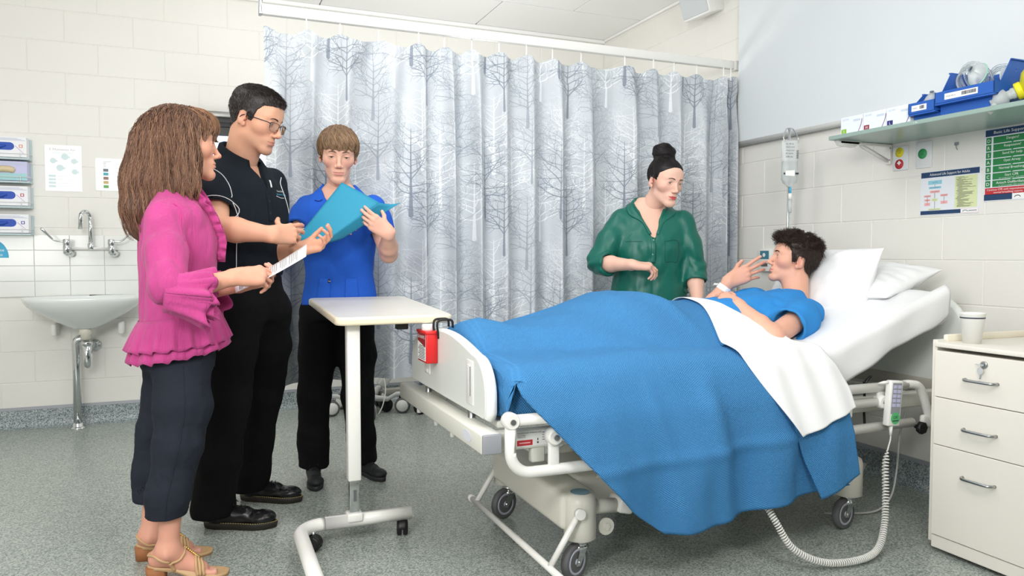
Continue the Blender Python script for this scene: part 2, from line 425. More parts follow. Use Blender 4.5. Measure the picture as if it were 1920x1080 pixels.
for sx, dx in ((-.80, -1), (-.545, 1)):
    v = obj('valve', MB().lathe([(.016, 1.125), (.021, 1.13), (.021, 1.175), (.0195, 1.177), (.0195, 1.182), (.021, 1.184), (.021, 1.218), (.017, 1.222)], (sx, 5.53, 0)), M_chrome, t)
    lv = [(sx, 5.53, 1.207), (sx + dx * .045, 5.525, 1.207), (sx + dx * .075, 5.52, 1.222), (sx + dx * .11, 5.51, 1.262), (sx + dx * .135, 5.505, 1.29)]
    obj('elbow_lever', MB().tube(smooth_path(lv, 5), [.006] * 12 + [.0065, .007, .0075, .0085, .0095, .0095, .0095, .009, .006], 10), M_chrome, v)
    obj('wall_elbow', MB().tube([(sx, 5.53, 1.135), (sx + .012, 5.56, 1.128), (sx + .02, YB - .01, 1.128)], [.018, .02, .022], 12), M_chrome, v)

# ------------------------------------------------------------------ glove boxes in wall racks
M_glv = mat('blue_glove_rubber', (36, 78, 176), 0.5, bump=(60, .4))
M_wire = mat('white_wire', (226, 226, 222), 0.4)
M_teal = mat('pale_teal_print', (160, 206, 210), 0.5)
M_lil = mat('lilac_print', (196, 196, 228), 0.5)
M_boxw = mat('box_card_white', (236, 238, 242), 0.5)
M_side = mat('box_card_side', (190, 208, 210), 0.5)
racks = [(1.73, 1.857, 'white glove box with orange corner mark, topmost of the wall rack', (222, 150, 110), M_boxw),
         (1.585, 1.705, 'lilac and teal box of cream gloves, second from the top of the wall rack', None, M_lil),
         (1.428, 1.55, 'white glove box with red corner mark, third from the top of the wall rack', (190, 70, 90), M_boxw),
         (1.258, 1.375, 'white glove box with purple corner mark, lowest on the wall', (90, 80, 160), M_boxw)]
for i, (z0, z1, lb, mk, face) in enumerate(racks):
    x1, y0, y1 = -1.005, 5.535, 5.625
    t = thing('glove_box', lb, 'box', (-1.13, 5.58, z0), 'glove boxes in the wall rack')
    b = obj('carton', MB().box((-1.26, y0, z0), (x1, y1, z1), .002, seg=1), face, t)
    op = [(-1.25 + .04 * 0, 0, 0)]
    zc = (z0 + z1) / 2 + .004; hw = .095; hh = .024; xc = -1.165
    oval = [(xc + hw - hh + hh * math.cos(a), y0 - .0008, zc + hh * math.sin(a)) for a in [-PI / 2 + PI * k / 8 for k in range(9)]] + \
           [(xc - hw + hh - hh * math.cos(a), y0 - .0008, zc + hh * math.sin(a)) for a in [PI / 2 - PI * k / 8 for k in range(9)]]
    oval = oval[:9] + [(2 * xc - p[0], p[1], p[2]) for p in oval[:9]][::-1]
    if i != 1:
        gl = MB().prism(oval[::-1], (0, .0006, 0))
        gl.tube(smooth_path([(xc - .06, y0 - .002, zc + .004), (xc, y0 - .006, zc - .006), (xc + .05, y0 - .003, zc + .003)], 4), [.006] * 3 + [.012] * 4 + [.006] * 2, 8)
        obj('glove', gl, M_glv, t, 'blue rubber gloves showing in the oval opening')
    else:
        obj('glove', MB().tube(smooth_path([(xc - .08, y0 - .002, zc - .01), (xc, y0 - .006, zc + .004), (xc + .06, y0 - .003, zc + .006), (xc + .095, y0 - .002, zc - .004)], 5), [.02] * 14 + [.016, .01], 8), mat('cream_latex', (214, 196, 160), 0.5), t, 'cream latex gloves in the opening')
        obj('printed_band', MB().box((-1.259, y0 - .0008, z0 + .002), (x1 - .001, y0, z0 + .045)), M_teal, t, 'teal printed band')
    if mk:
        pr = MB().box((x1 - .04, y0 - .0008, zc - .008), (x1 - .02, y0, zc + .012)); pr.box((x1 - .035, y0 - .0012, zc - .004), (x1 - .025, y0 - .0006, zc + .008), mi=1)
        obj('size_mark', pr, [mat('mark_%d' % i, mk, .5), M_boxw], t)
        st = MB().prism([(xc + .10, y0 - .001, zc + .005), (x1 - .012, y0 - .001, z0 + .022), (x1 - .012, y0 - .001, z0 + .02), (xc + .10, y0 - .001, zc + .001)][::-1], (0, .0008, 0))
        obj('printed_stripe', st, mat('lilac_stripe', (178, 130, 190), .5), t)
    pl = MB()
    for k in range(3): pl.box((-1.24, y0 - .0008, z1 - .012 - .006 * k), (-1.05 + .02 * k, y0, z1 - .009 - .006 * k))
    obj('fine_print', pl, mat('faint_print', (190, 196, 214), .6), t)
    rk = thing('glove_rack', ('clear plastic rack with white wire holding the glove box, %s' % ('topmost of the rack column', 'second down in the rack column', 'third down in the rack column', 'lowest in the rack column')[i]), 'rack', (-1.13, 5.58, z0), 'racks of the glove boxes')
    obj('back_plate', MB().box((-1.27, 5.628, z0 - .012), (x1 + .012, YB, z1 - .004), .002, seg=1), M_side, rk)
    obj('tray', MB().box((-1.27, y0 - .006, z0 - .014), (x1 + .012, 5.63, z0 - .003), .002, seg=1), M_side, rk)
    wz = MB()
    for xw in (-1.04,): wz.tube([(xw, y0 - .006, z0 - .015), (xw, y0 - .006, z0 + .03), (xw, y0 - .003, z0 + .03)], .0018, 6)
    wz.tube([(-1.27, y0 - .006, z0 + .022), (x1 + .012, y0 - .006, z0 + .022), (x1 + .012, 5.63, z0 + .022)], .0018, 6)
    obj('wire', wz, M_wire, rk)

# ------------------------------------------------------------------ notices on the back wall
M_lam = mat('laminated_paper', (247, 248, 248), 0.25)
def uvw(back):  # text basis on a wall
    return ((1, 0, 0), (0, 0, 1)) if back else ((0, -1, 0), (0, 0, 1))
t = thing('hand_hygiene_notice', 'white laminated hand hygiene notice on the wall above the tap', 'notice', (-0.82, 5.635, 1.53))
obj('sheet', MB().box((-.926, YB - .003, 1.533), (-.716, YB, 1.832), .001, seg=1), M_lam, t)
pr = MB(); u, v = uvw(True)
text(pr, '5 Moments for', (-.90, YB - .0035, 1.797), u, v, .013, 0, width=.15)
text(pr, 'HAND HYGIENE', (-.885, YB - .0035, 1.776), u, v, .009, 1, width=.13)
for (x, z, w) in ((-.812, 1.757, .03), (-.878, 1.730, .025), (-.76, 1.730, .025), (-.84, 1.685, .03), (-.757, 1.662, .025)):
    pr.lathe([(w * .7, -.0005), (w * .7, .0)], (x, YB - .003, z), 'Y', n=14, mi=1)
    pr.box((x - w * .7, YB - .0036, z - .007), (x + w, YB - .003, z + .003), mi=1)
for k in range(4): pr.box((-.905, YB - .0036, 1.625 - .022 * k), (-.865, YB - .003, 1.638 - .022 * k), mi=1); pr.box((-.855, YB - .0036, 1.630 - .022 * k), (-.75, YB - .003, 1.632 - .022 * k), mi=2)
obj('lettering', pr, [mat('grey_ink', (188, 192, 200), .6), mat('faint_teal_ink', (214, 232, 234), .6), mat('fainter_ink', (226, 230, 234), .6)], t)
t = thing('waste_chart_notice', 'white wall notice with a column of coloured squares beside the long brown hair', 'notice', (-0.53, 5.635, 1.54))
obj('sheet', MB().box((-.635, YB - .003, 1.545), (-.33, YB, 1.758), .001, seg=1), M_lam, t)
obj('backing_card', MB().box((-.642, YB - .002, 1.547), (-.60, YB, 1.76), .001, seg=1), M_white, t)
cols = [((120, 124, 136), 1.68), ((90, 170, 190), 1.655), ((150, 120, 110), 1.627), ((206, 180, 120), 1.6), ((106, 176, 96), 1.572)]
for k, (c, z) in enumerate(cols):
    obj('colour_square', MB().box((-.593, YB - .0036, z - .009), (-.563, YB - .003, z + .010)), mat('square_%d' % k, c, .6), t)
pr = MB()
for k in range(6): pr.box((-.52, YB - .0036, 1.722 - .028 * k), (-.44 + .01 * (k % 3), YB - .003, 1.7245 - .028 * k))
for k in range(5): pr.box((-.592, YB - .0036, 1.735 - .008 * k), (-.575 + .03 * (k == 0), YB - .003, 1.738 - .008 * k))
obj('lettering', pr, mat('notice_ink', (176, 180, 184), .6), t)
t = thing('round_sign', 'blue round-topped sticker with white letters below the glove boxes', 'sign', (-1.22, 5.63, 1.10))
obj('sticker', MB().prism([(-1.22 + .086 * math.cos(a), YB - .012, 1.102 + .115 * math.sin(a)) for a in [PI * k / 20 for k in range(21)]][::-1], (0, .0008, 0)), M_lightblue, t)
pr = MB(); text(pr, 'Time', (-1.158, YB - .0126, 1.142), u, v, .019, align='R'); text(pr, 'in', (-1.168, YB - .0126, 1.112), u, v, .019, align='R')
obj('lettering', pr, M_paper, t)

# ------------------------------------------------------------------ monitor behind the standing man
t = thing('wall_monitor', 'black wall monitor with a lit screen behind the man in glasses', 'monitor', (0.2, 5.6, 1.6))
obj('housing', MB().box((-.09, 5.55, 1.66), (.62, YB, 2.10), .006), mat('charcoal_plastic', (58, 58, 58), .5), t)
obj('top_rail', MB().box((-.095, 5.53, 2.062), (.625, YB, 2.10), .004), mat('grey_aluminium', (138, 138, 134), .35, metal=.6), t)
obj('bezel', MB().box((-.08, 5.545, 1.995), (.61, 5.556, 2.03), .003), M_black, t)
obj('lit_display', MB().box((-.03, 5.542, 1.70), (.57, 5.551, 1.935)), mat('monitor_glow', (180, 205, 240), .3, emit=((200, 220, 250), 1.2)), t)

# ------------------------------------------------------------------ curtain: track, hooks, printed cloth
TY = 3.91
t = thing('curtain_track', 'white ceiling-hung curtain rail running to the right wall above the patterned curtain', 'rail', (0.29, TY, 2.3))
obj('rail', MB().box((.29, TY - .018, 2.297), (3.16, TY + .018, 2.347), .004), M_whitepc, t)
obj('end_cap', MB().box((.277, TY - .02, 2.294), (.292, TY + .02, 2.372), .003), M_steel, t, 'grey metal end cap')
obj('wall_fixing', MB().box((3.14, TY - .022, 2.292), (3.18, TY + .022, 2.35), .003), M_white, t)
obj('dropper_rod', MB().box((.280, TY - .010, 2.36), (.296, TY + .010, ZC), .003), M_steel, t)
def tree_image():
    """seamless print of bare trees, dark and white, 0.62 m x 0.95 m of cloth"""
    W_, H_ = 744, 1140; img = np.zeros((H_, W_, 3), np.float32); img[:] = np.array((198, 204, 209)) / 255
    xx = np.arange(W_)
    band = 0.012 * np.sin(2 * PI * xx / W_ * 3)[None, :, None]; img += band
    rnd = random.Random(3)
    def seg(x0, y0, x1, y1, w0, w1, col, op):
        a, b = int(min(x0, x1) - w0 - 2), int(max(x0, x1) + w0 + 3); c, d = int(min(y0, y1) - w0 - 2), int(max(y0, y1) + w0 + 3)
        X, Y = np.meshgrid(np.arange(a, b), np.arange(c, d)); dx, dy = x1 - x0, y1 - y0; l2 = dx * dx + dy * dy + 1e-6
        tt = np.clip(((X - x0) * dx + (Y - y0) * dy) / l2, 0, 1); dist = np.hypot(X - x0 - tt * dx, Y - y0 - tt * dy)
        al = np.clip((w0 + (w1 - w0) * tt) - dist + .5, 0, 1)[..., None] * op
        yi = np.arange(c, d) % H_; xi = np.arange(a, b) % W_; sub = img[np.ix_(yi, xi)]
        img[np.ix_(yi, xi)] = sub * (1 - al) + np.array(col) / 255 * al
    def branch(x, y, ang, ln, w, dep, col, op):
        n = 3
        for k in range(n):
            ang2 = ang + rnd.uniform(-.30, .30); x1 = x + math.cos(ang2) * ln / n; y1 = y - math.sin(ang2) * ln / n
            seg(x, y, x1, y1, w, w * .82, col, op); x, y = x1, y1; w *= .82; ang = ang2 * .8 + ang * .2
            if dep > 0:
                for sgn in (-1, 1):
                    if rnd.random() < .62: branch(x, y, ang + sgn * rnd.uniform(.35, 1.0), ln * rnd.uniform(.42, .62), w * .7, dep - 1, col, op)
    def tree(cx, base, h, col, op):
        seg(cx, base, cx, base - h * .38, 13, 5.5, col, op); seg(cx, base - h * .38, cx, base - h * .95, 5.5, 1.5, col, op)
        for k in range(10):
            f = .24 + .075 * k; y = base - h * f; ln = h * (.30 - .2 * abs(f - .5))
            for sgn in (-1, 1):
                branch(cx, y + rnd.uniform(-6, 6), PI / 2 + sgn * rnd.uniform(.6, 1.45), ln * rnd.uniform(.8, 1.15), 4.6 * (1.2 - f), 2, col, op)
    wht, drk, mid = (234, 238, 240), (126, 135, 148), (150, 158, 169)
    tree(90, 620, 640, wht, .9); tree(400, 880, 640, wht, .9); tree(630, 350, 640, wht, .85)
    tree(250, 420, 660, mid, .7); tree(560, 700, 700, drk, .8); tree(-40, 1000, 680, drk, .8); tree(210, 1110, 620, mid, .7)
    im = bpy.data.images.new('tree_print', W_, H_); px = np.ones((H_, W_, 4), np.float32)
    im.colorspace_settings.name = 'sRGB'
    px[..., :3] = np.clip(img[::-1], 0, 1); im.pixels.foreach_set(px.ravel()); im.update(); return im
M_curt = mat('tree_print_cloth', (200, 205, 210), .75, image=tree_image(), sheen=.1)
def curtain():
    nx, nz = 760, 60; fab = 3.7
    s = np.linspace(0, 1, nx); X0, X1 = .292, 3.152
    # plan: wide soft folds, bunched tightly at the wall end
    dens = 1 + 3.2 * (s > .86) * np.clip((s - .86) / .03, 0, 1) * 1.0
    w = 1 / dens; xs = np.concatenate([[0], np.cumsum((w[1:] + w[:-1]) / 2)]); xs = X0 + (X1 - X0) * xs / xs[-1]
    ph = np.cumsum(0.75 + .5 * value_noise(np.c_[s * 16, s * 0, s * 0 + 3.3], 5)); ph = ph / ph[-1] * 2 * PI * 17
    amp = .040 * (1 + .45 * value_noise(np.c_[s * 22, s * 0 + 7, s * 0], 6)) * (1 + .35 * (s > .86))
    P = np.zeros((nx, nz + 1, 3)); UV = np.zeros((nx, nz + 1, 2))
    hook = np.cos(ph * 1.0)
    for j in range(nz + 1):
        v = j / nz; z1 = 2.222 + .018 * np.clip(hook, -.4, 1) ; z0 = .447 + .008 * np.sin(s * 9)
        z = z1 + (z0 - z1) * v
        k = .45 + .55 * min(1, v * 5); spread = 1 + .15 * math.sin(v * 2.2)
        a = amp * k * spread
        y = TY - a * np.sin(ph + .5 * v * value_noise(np.c_[s * 12, s * 0 + v * 1.5, s * 0], 8)) - .012 * value_noise(np.c_[s * 40, s * 0 + v * 2, s * 0 + 2], 9) * (1 + 2 * (v < .06))
        x = xs + .012 * np.cos(ph) * k + .01 * v * value_noise(np.c_[s * 6, s * 0 + v, s * 0 + 4], 10)
        y = y + .10 * np.exp(-((x - .66) / .34) ** 4) * min(1, v * 3)   # pushed back by the man standing against it
        P[:, j] = np.c_[x, y, z]; UV[:, j, 0] = s * fab / .50; UV[:, j, 1] = (z - .447) / .80 + .28
    return P, UV
P, UV = curtain()
t = thing('privacy_curtain', 'pale grey privacy curtain printed with bare trees across the room behind the bed', 'curtain', (1.7, TY, .45))
mbc = MB(); mbc.grid(P, uv=UV)
obj('cloth', mbc, M_curt, t)
hm = MB(); hm.grid(np.stack([P[:, 0] + (0, -.002, .002), P[:, 2] + (0, -.002, 0)], 1), uv=np.stack([UV[:, 0], UV[:, 2]], 1))
obj('header_tape', hm, M_curt, t)
hk = None; last = -1
pk = [i for i in range(2, len(P) - 2) if P[i, 0, 2] > P[i - 1, 0, 2] and P[i, 0, 2] >= P[i + 1, 0, 2]]
for i in pk:
    p = P[i, 0]
    obj('curtain_hook', MB().box((p[0] - .003, p[1] + .002, p[2] - .02), (p[0] + .003, p[1] + .006, 2.298)), M_paper, t)
# ------------------------------------------------------------------ hospital bed
M_board = mat('bed_end_moulding', (230, 234, 229), 0.35)
M_boardedge = mat('bed_end_rim', (240, 242, 240), 0.3)
M_frame = mat('bed_frame_coat', (222, 222, 212), 0.35)
M_disc = mat('castor_disc', (176, 178, 190), 0.4)
bed = thing('hospital_bed', 'white adjustable hospital bed on castors with rounded foot and head boards', 'bed', (1.9, 2.65, 0))
def board_profile(y0, y1, zb, zt, rise, rc, n=10):
    """arched board outline in (y, z)"""
    pts = [(y0 + .02, zb), (y0, zb + .03)]
    zs = zt - .055
    pts.append((y0, zs - rc))
    for i in range(1, n + 1):
        a = PI - PI / 2 * i / n; pts.append((y0 + rc + rc * math.cos(a), zs - rc + (rc) * math.sin(a)))
    m = 16
    ya, yb = y0 + rc, y1 - rc
    for i in range(1, m):
        f = i / m; pts.append((ya + (yb - ya) * f, zs + rise * math.sin(PI * f)))
    for i in range(0, n + 1):
        a = PI / 2 - PI / 2 * i / n; pts.append((y1 - rc + rc * math.cos(a), zs - rc + rc * math.sin(a)))
    pts += [(y1, zb + .03), (y1 - .02, zb)]
    return pts
def bevel_plate(pts, x0, x1, r, dirx):
    """plate between x0 and x1 with rounded rim"""
    P = np.array(pts); c = P.mean(0); rings = []
    T = np.roll(P, -1, 0) - np.roll(P, 1, 0); nrm = np.c_[T[:, 1], -T[:, 0]]; nrm /= np.linalg.norm(nrm, axis=1)[:, None] + 1e-9
    if ((P - c) * nrm).sum() > 0: nrm = -nrm
    for (d, x) in ((r, x0), (r * .3, x0 + r * .3), (0, x0 + r), (0, x1 - r), (r * .3, x1 - r * .3), (r, x1)):
        q = P + nrm * d; rings.append([(x, y, z) for y, z in q])
    return rings
fb = board_profile(2.215, 3.165, .582, .845, .05, .13)
o_fb = obj('foot_board', MB().ring(bevel_plate(fb, .835, .872, .016, 1)), M_boardedge, bed)
inner = [(y * .955 + 2.69 * .045, z * .94 + .70 * .06) for y, z in fb]
obj('board_panel', MB().ring(bevel_plate(inner, .8325, .838, .002, 1)), M_board, o_fb, 'pale green-white inset face of the foot board')
def hand_slot(yc, mb):
    mb.box((.829, yc - .035, .615), (.8345, yc + .035, .765), .002, mi=0)
    mb.box((.826, yc - .012, .64), (.830, yc + .016, .75), .003, mi=0); mb.box((.8255, yc - .016, .645), (.829, yc - .012, .745), 0, mi=1)
hs = MB(); hand_slot(2.38, hs); obj('grip_plate', hs, [M_white, M_greyp], o_fb, 'white moulded grip plate on the foot board')
hs = MB(); hs.box((.829, 2.86, .645), (.8345, 2.93, .70), .003); hs.box((.826, 2.88, .65), (.829, 2.92, .665), .002)
obj('latch_plate', hs, M_white, o_fb)
hb = board_profile(2.225, 3.155, .53, 1.0, .04, .17)
obj('head_board', MB().ring(bevel_plate(hb, 3.04, 3.08, .016, 1)), M_board, bed)
for yy in (2.42, 2.95):
    obj('board_post', MB().cyl((.852, yy, .48), (.852, yy, .60), .014), M_steel, bed)
    obj('board_post', MB().cyl((3.06, yy, .44), (3.06, yy, .56), .014), M_steel, bed)
bm_ = obj('bumper_beam', MB().box((.795, 2.17, .495), (.862, 3.21, .56), .006), M_frame, bed)
obj('beam_end_cap', MB().box((.797, 2.158, .496), (.860, 2.172, .559), .004), M_greyp, bm_, 'grey plastic end cap')
pr = MB(); pr.prism([(.7945, 2.305 + .045 * math.cos(a), .528 + .018 * math.sin(a)) for a in [2 * PI * k / 20 for k in range(20)]], (-.001, 0, 0))
obj('oval_sticker', pr, mat('pale_sticker', (226, 228, 238), .4), bm_)
for yy in (2.55, 2.75, 3.0):
    obj('beam_stud', MB().cyl((.825, yy, .465), (.825, yy, .50), .010), M_white, bm_)
obj('head_beam', MB().box((3.03, 2.2, .50), (3.09, 3.2, .56), .006), mat('warm_grey_coat', (188, 184, 172), .4), bed)
for i, yy in enumerate((2.225, 3.135)):
    sr = obj('frame_rail', MB().box((.86, yy - .02, .49), (3.04, yy + .02, .552), .006), M_frame, bed)
    if i == 0:
        lbm = MB(); lbm.box((.925, yy - .0215, .499), (1.062, yy - .020, .548)); u, v = (1, 0, 0), (0, 0, 1)
        text(lbm, 'MAXIMUM SAFE WORKING LOAD', (.932, yy - .0222, .541), u, v, .0045, 1, width=.085); text(lbm, 'Do not step', (.932, yy - .0222, .534), u, v, .0038, 1); text(lbm, 'Model no. 8', (.932, yy - .0222, .528), u, v, .0038, 1)
        for k in range(4): lbm.box((1.02, yy - .0222, .540 - .008 * k), (1.055, yy - .0214, .5415 - .008 * k), mi=1)
        lbm.box((.93, yy - .0222, .502), (.985, yy - .0214, .520), mi=2); lbm.box((.938, yy - .0226, .509), (.977, yy - .0220, .513), mi=3)
        lbm.lathe([(.003, 0), (.003, .0007)], (1.004, yy - .0224, .509), 'Y', n=12, mi=1); lbm.box((1.0025, yy - .0222, .516), (1.0055, yy - .0214, .523), mi=1)
        obj('rating_label', lbm, [M_paper, M_ink, M_red, M_pinkp], sr, 'white rating label with a red strip')
for xx in (1.25, 2.0, 2.75):
    obj('cross_member', MB().box((xx - .025, 2.24, .49), (xx + .025, 3.12, .54), .006), M_frame, bed)
obj('mattress_platform', MB().box((.88, 2.25, .553), (2.08, 3.12, .58), .006), M_frame, bed)
obj('frame_bracket', MB().box((.985, 2.21, .44), (1.035, 2.24, .50), .006), M_frame, bed)
# lower base: foot and head bogies, spine, lifting legs
for name, xx, rev in (('foot_base', 1.2, 1), ('head_base', 2.44, -1)):
    b = MB(); b.box((xx - .07, 2.28, .165), (xx + .07, 2.96, .295), .022, seg=3)
    bo = obj(name, b, M_cream, bed)
    for yy in (2.28, 2.96):
        h = obj('castor_housing', MB().lathe([(.048, .135), (.056, .14), (.056, .27), (.05, .288), (.035, .296), (0.001, .298)], (xx + .0, yy, 0), n=24), M_cream, bo)
    if name == 'foot_base':
        obj('brake_sticker', MB().lathe([(.034, .2985), (.034, .2995)], (xx, 2.28, 0), n=20), mat('blue_grey_print', (126, 160, 176), .5), bo, 'round blue-grey sticker on the castor housing')
obj('spine_cover', MB().box((1.26, 2.42, .19), (2.4, 2.80, .30), .03, seg=3), M_cream, bed)
obj('brake_tube', MB().tube([(1.22, 2.30, .235), (1.36, 2.30, .225)], .026, 14), M_cream, bed)
pd = MB(); pd.box((1.35, 2.262, .20), (1.41, 2.35, .255), .01, rot=Matrix.Rotation(R(14), 3, 'Y')); obj('brake_pedal', pd, M_whitepc, bed)
pd = MB(); pd.lathe([(.03, 0), (.03, .012)], (1.30, 2.268, .165), 'Y', n=18); pd.lathe([(.014, -.004), (.014, 0)], (1.30, 2.268, .165), 'Y', n=6)
obj('hinge_plate', pd, M_cream, bed)
for y0 in (2.45, 2.78):
    obj('lift_leg', MB().tube([(1.35, y0, .27), (1.75, y0, .5)], .03, 4), M_frame, bed)
    obj('lift_leg', MB().tube([(2.35, y0, .27), (1.95, y0, .5)], .03, 4), M_frame, bed)
def castor(xx, yy, yaw, zt=.135, r=.0625):
    """wheel in its fork: swivel axis over (xx,yy), trailing along yaw"""
    c, s_ = math.cos(yaw), math.sin(yaw)
    def P(a, b, z): return Vector((xx + c * a - s_ * b, yy + s_ * a + c * b, z))
    rot = Matrix.Rotation(yaw, 3, 'Z')
    w = MB()
    prof = [(.046, -.013), (.056, -.016), (r, -.010), (r, .010), (.056, .016), (.046, .013)]
    ax = P(.03, 0, r)
    rings = []
    for (rr, h) in prof:
        rings.append([ax + rot @ Vector((rr * math.cos(a), h, rr * math.sin(a))) for a in [2 * PI * k / 28 for k in range(28)]])
    w.ring(rings[::-1])
    wo = obj('castor_wheel', w, M_grey, bed)
    dsc = MB()
    for sg in (-1, 1):
        dsc.ring([[ax + rot @ Vector((rr * math.cos(a), sg * h, rr * math.sin(a))) for a in [2 * PI * k / 24 for k in range(24)]] for rr, h in ((.046, .010), (.046, .0145), (.040, .0150), (.036, .0125), (.012, .0125), (.010, .0165), (.001, .0168))][::-sg])
    obj('wheel_disc', dsc, M_disc, wo, 'light grey wheel disc')
    f = MB()
    for sg in (-1, 1):
        f.prism([P(-.022, sg * .02, zt - .03), P(.022, sg * .02, zt - .03), P(.043, sg * .02, r - .012), P(.022, sg * .02, r - .014)][::sg], rot @ Vector((0, -sg * .003, 0)))
    f.lathe([(.028, zt - .032), (.03, zt - .03), (.03, zt - .022), (.026, zt - .02), (.026, zt - .012), (.03, zt - .01), (.03, zt)], (xx, yy, 0))
    f.tube([P(.03, -.026, r), P(.03, .026, r)], .006, 8)
    obj('castor_fork', f, M_chrome, bed)
castor(1.2, 2.28, R(205)); castor(1.2, 2.93, R(200)); castor(2.44, 2.28, R(192)); castor(2.44, 2.96, R(30))
pb = MB(); pb.tube([(1.055, 2.10, .075), (1.055, 2.99, .075)], .012, 12)
po = obj('pedal_bar', pb, M_whitepc, bed)
for yy in (2.22, 2.94):
    obj('bar_arm', MB().tube([(1.055, yy, .075), (1.20 - .035, yy, .245)], .011, 12), M_whitepc, po)
    obj('pivot_knob', MB().lathe([(.018, -.012), (.018, .008), (.008, .012)], (1.165, yy - .005, .245), 'Y', n=16), M_whitepc, po)
    obj('bar_tip', MB().cyl((1.055, yy - .12 if yy < 2.5 else yy + .05, .075), (1.055, yy - .155 if yy < 2.5 else yy + .08, .075), .015), M_white, po)
# near folding side rail
YR = 2.15
sr = MB(); sr.tube([(.885, YR, .60), (2.60, YR, .60)] , .0185, 14)
rail = obj('side_rail', sr, M_whitepc, bed, 'white tubular folding side rail on the near side')
lp = [(.885, YR, .595), (.885, YR, .50)] + arc((.955, YR, .50), .07, PI, 1.5 * PI, 8, (1, 0, 0), (0, 0, 1)) + [(1.2, YR, .43), (2.64, YR, .445)]
obj('rail_loop', MB().tube(lp, .0185, 14), M_whitepc, rail)
obj('mid_tube', MB().tube([(1.035, YR, .538), (2.46, YR, .543)], .0175, 14), M_whitepc, rail)
obj('head_curve', MB().tube(smooth_path([(2.55, YR, .60), (2.63, YR, .60), (2.685, YR, .575), (2.735, YR, .46), (2.75, YR, .42)], 5), .0175, 14), M_whitepc, rail)
for (x, z) in ((.885, .60), (1.035, .538), (2.463, .543)):
    k = MB(); k.lathe([(.025, .022), (.027, .02), (.027, -.012), (.022, -.018)], (x, YR - .004, z), 'Y', n=22)
    ko = obj('rail_pivot', k, M_whitepc, rail)
    obj('pivot_bolt', MB().lathe([(.009, 0), (.009, -.005)], (x, YR - .022, z), 'Y', n=14), M_steel, ko)
for (x, z0, z1) in ((1.035, .44, .53), (1.32, .44, .53), (2.463, .553, .60)):
    obj('rail_link', MB().box((x - .019, YR - .008, z0), (x + .019, YR + .008, z1), .005), M_whitepc, rail)
for (x) in (1.5, 2.3):
    obj('rail_stand', MB().box((x - .02, YR, .49), (x + .02, 2.225, .525), .005), M_whitepc, rail)
kb = MB(); kb.box((2.69, YR - .012, .415), (2.76, YR + .012, .47), .01); obj('rail_bracket', kb, M_whitepc, rail)
kb = MB(); kb.lathe([(.022, -.03), (.026, -.026), (.026, -.012), (.01, -.006), (.008, .01)], (2.665, YR - .005, .425), 'Y', n=7); kb.box((2.64, YR - .03, .42), (2.69, YR - .015, .432), .003)
obj('clamp_knob', kb, M_black, rail, 'black plastic clamp knob')
obj('frame_cable', MB().tube(smooth_path([(2.47, 2.24, .60), (2.49, 2.22, .63), (2.46, 2.22, .60), (2.455, 2.22, .5), (2.45, 2.21, .43), (2.44, 2.2, .415)], 6), .005, 8), M_black, bed)
sr = MB(); sr.tube([(1.0, 3.22, .60), (2.7, 3.22, .60)], .0185, 12); sr.tube([(1.0, 3.22, .45), (2.7, 3.22, .45)], .0185, 12)
for x in (1.0, 1.6, 2.2, 2.7): sr.tube([(x, 3.22, .45), (x, 3.22, .60)], .015, 10)
obj('far_side_rail', sr, M_whitepc, bed)

# mattress with its fitted sheet, rising at the head end
M_sheet = mat('white_cotton', (241, 242, 243), 0.8, bump=(26, .12), sheen=.15)
def mattress_path(n=60):
    out = []; bz, a = .745, R(20)
    for i in range(n + 1):
        s = i / n * 2.06
        if s < 1.25: out.append((.895 + s, bz, 0))
        else:
            q = s - 1.25; k = min(q / .2, 1); ang = a * k
            if q < .2: out.append((2.145 + q, bz + .5 * q * math.tan(ang), ang))
            else: out.append((2.345 + (q - .2) * math.cos(a), bz + .5 * .2 * math.tan(a) + (q - .2) * math.sin(a), a))
    return out
def mat_top(x):
    """height of the mattress surface at x"""
    xs = [p[0] for p in MPATH]; zs = [p[1] for p in MPATH]; return float(np.interp(x, xs, zs))
MPATH = mattress_path()
t = thing('mattress', 'white sheeted mattress with its head end raised', 'mattress', (1.9, 2.68, .6))
rings = []
Y0, Y1, TH = 2.225, 3.125, .15
for i, (x, z, a) in enumerate(MPATH):
    e = min(i, len(MPATH) - 1 - i); k = [.55, .85, .96][e] if e < 3 else 1
    nrm = Vector((-math.sin(a), 0, math.cos(a))); c = Vector((x, 0, z)) - nrm * TH / 2; ring = []
    for j in range(36):
        th = 2 * PI * j / 36; cy, cz = math.cos(th), math.sin(th); p = .28
        yy = (Y0 + Y1) / 2 + (Y1 - Y0) / 2 * math.copysign(abs(cy) ** p, cy) * (.97 + .03 * k); zz = TH / 2 * math.copysign(abs(cz) ** p, cz) * k
        ring.append(c + nrm * zz + Vector((0, yy, 0)))
    rings.append(ring)
rr = np.array([[tuple(p) for p in r] for r in rings])
rr[..., 2] += .004 * value_noise(rr.reshape(-1, 3) * 14, 3).reshape(rr.shape[:2])
obj('core', MB().ring(rr.tolist()), M_sheet, t)
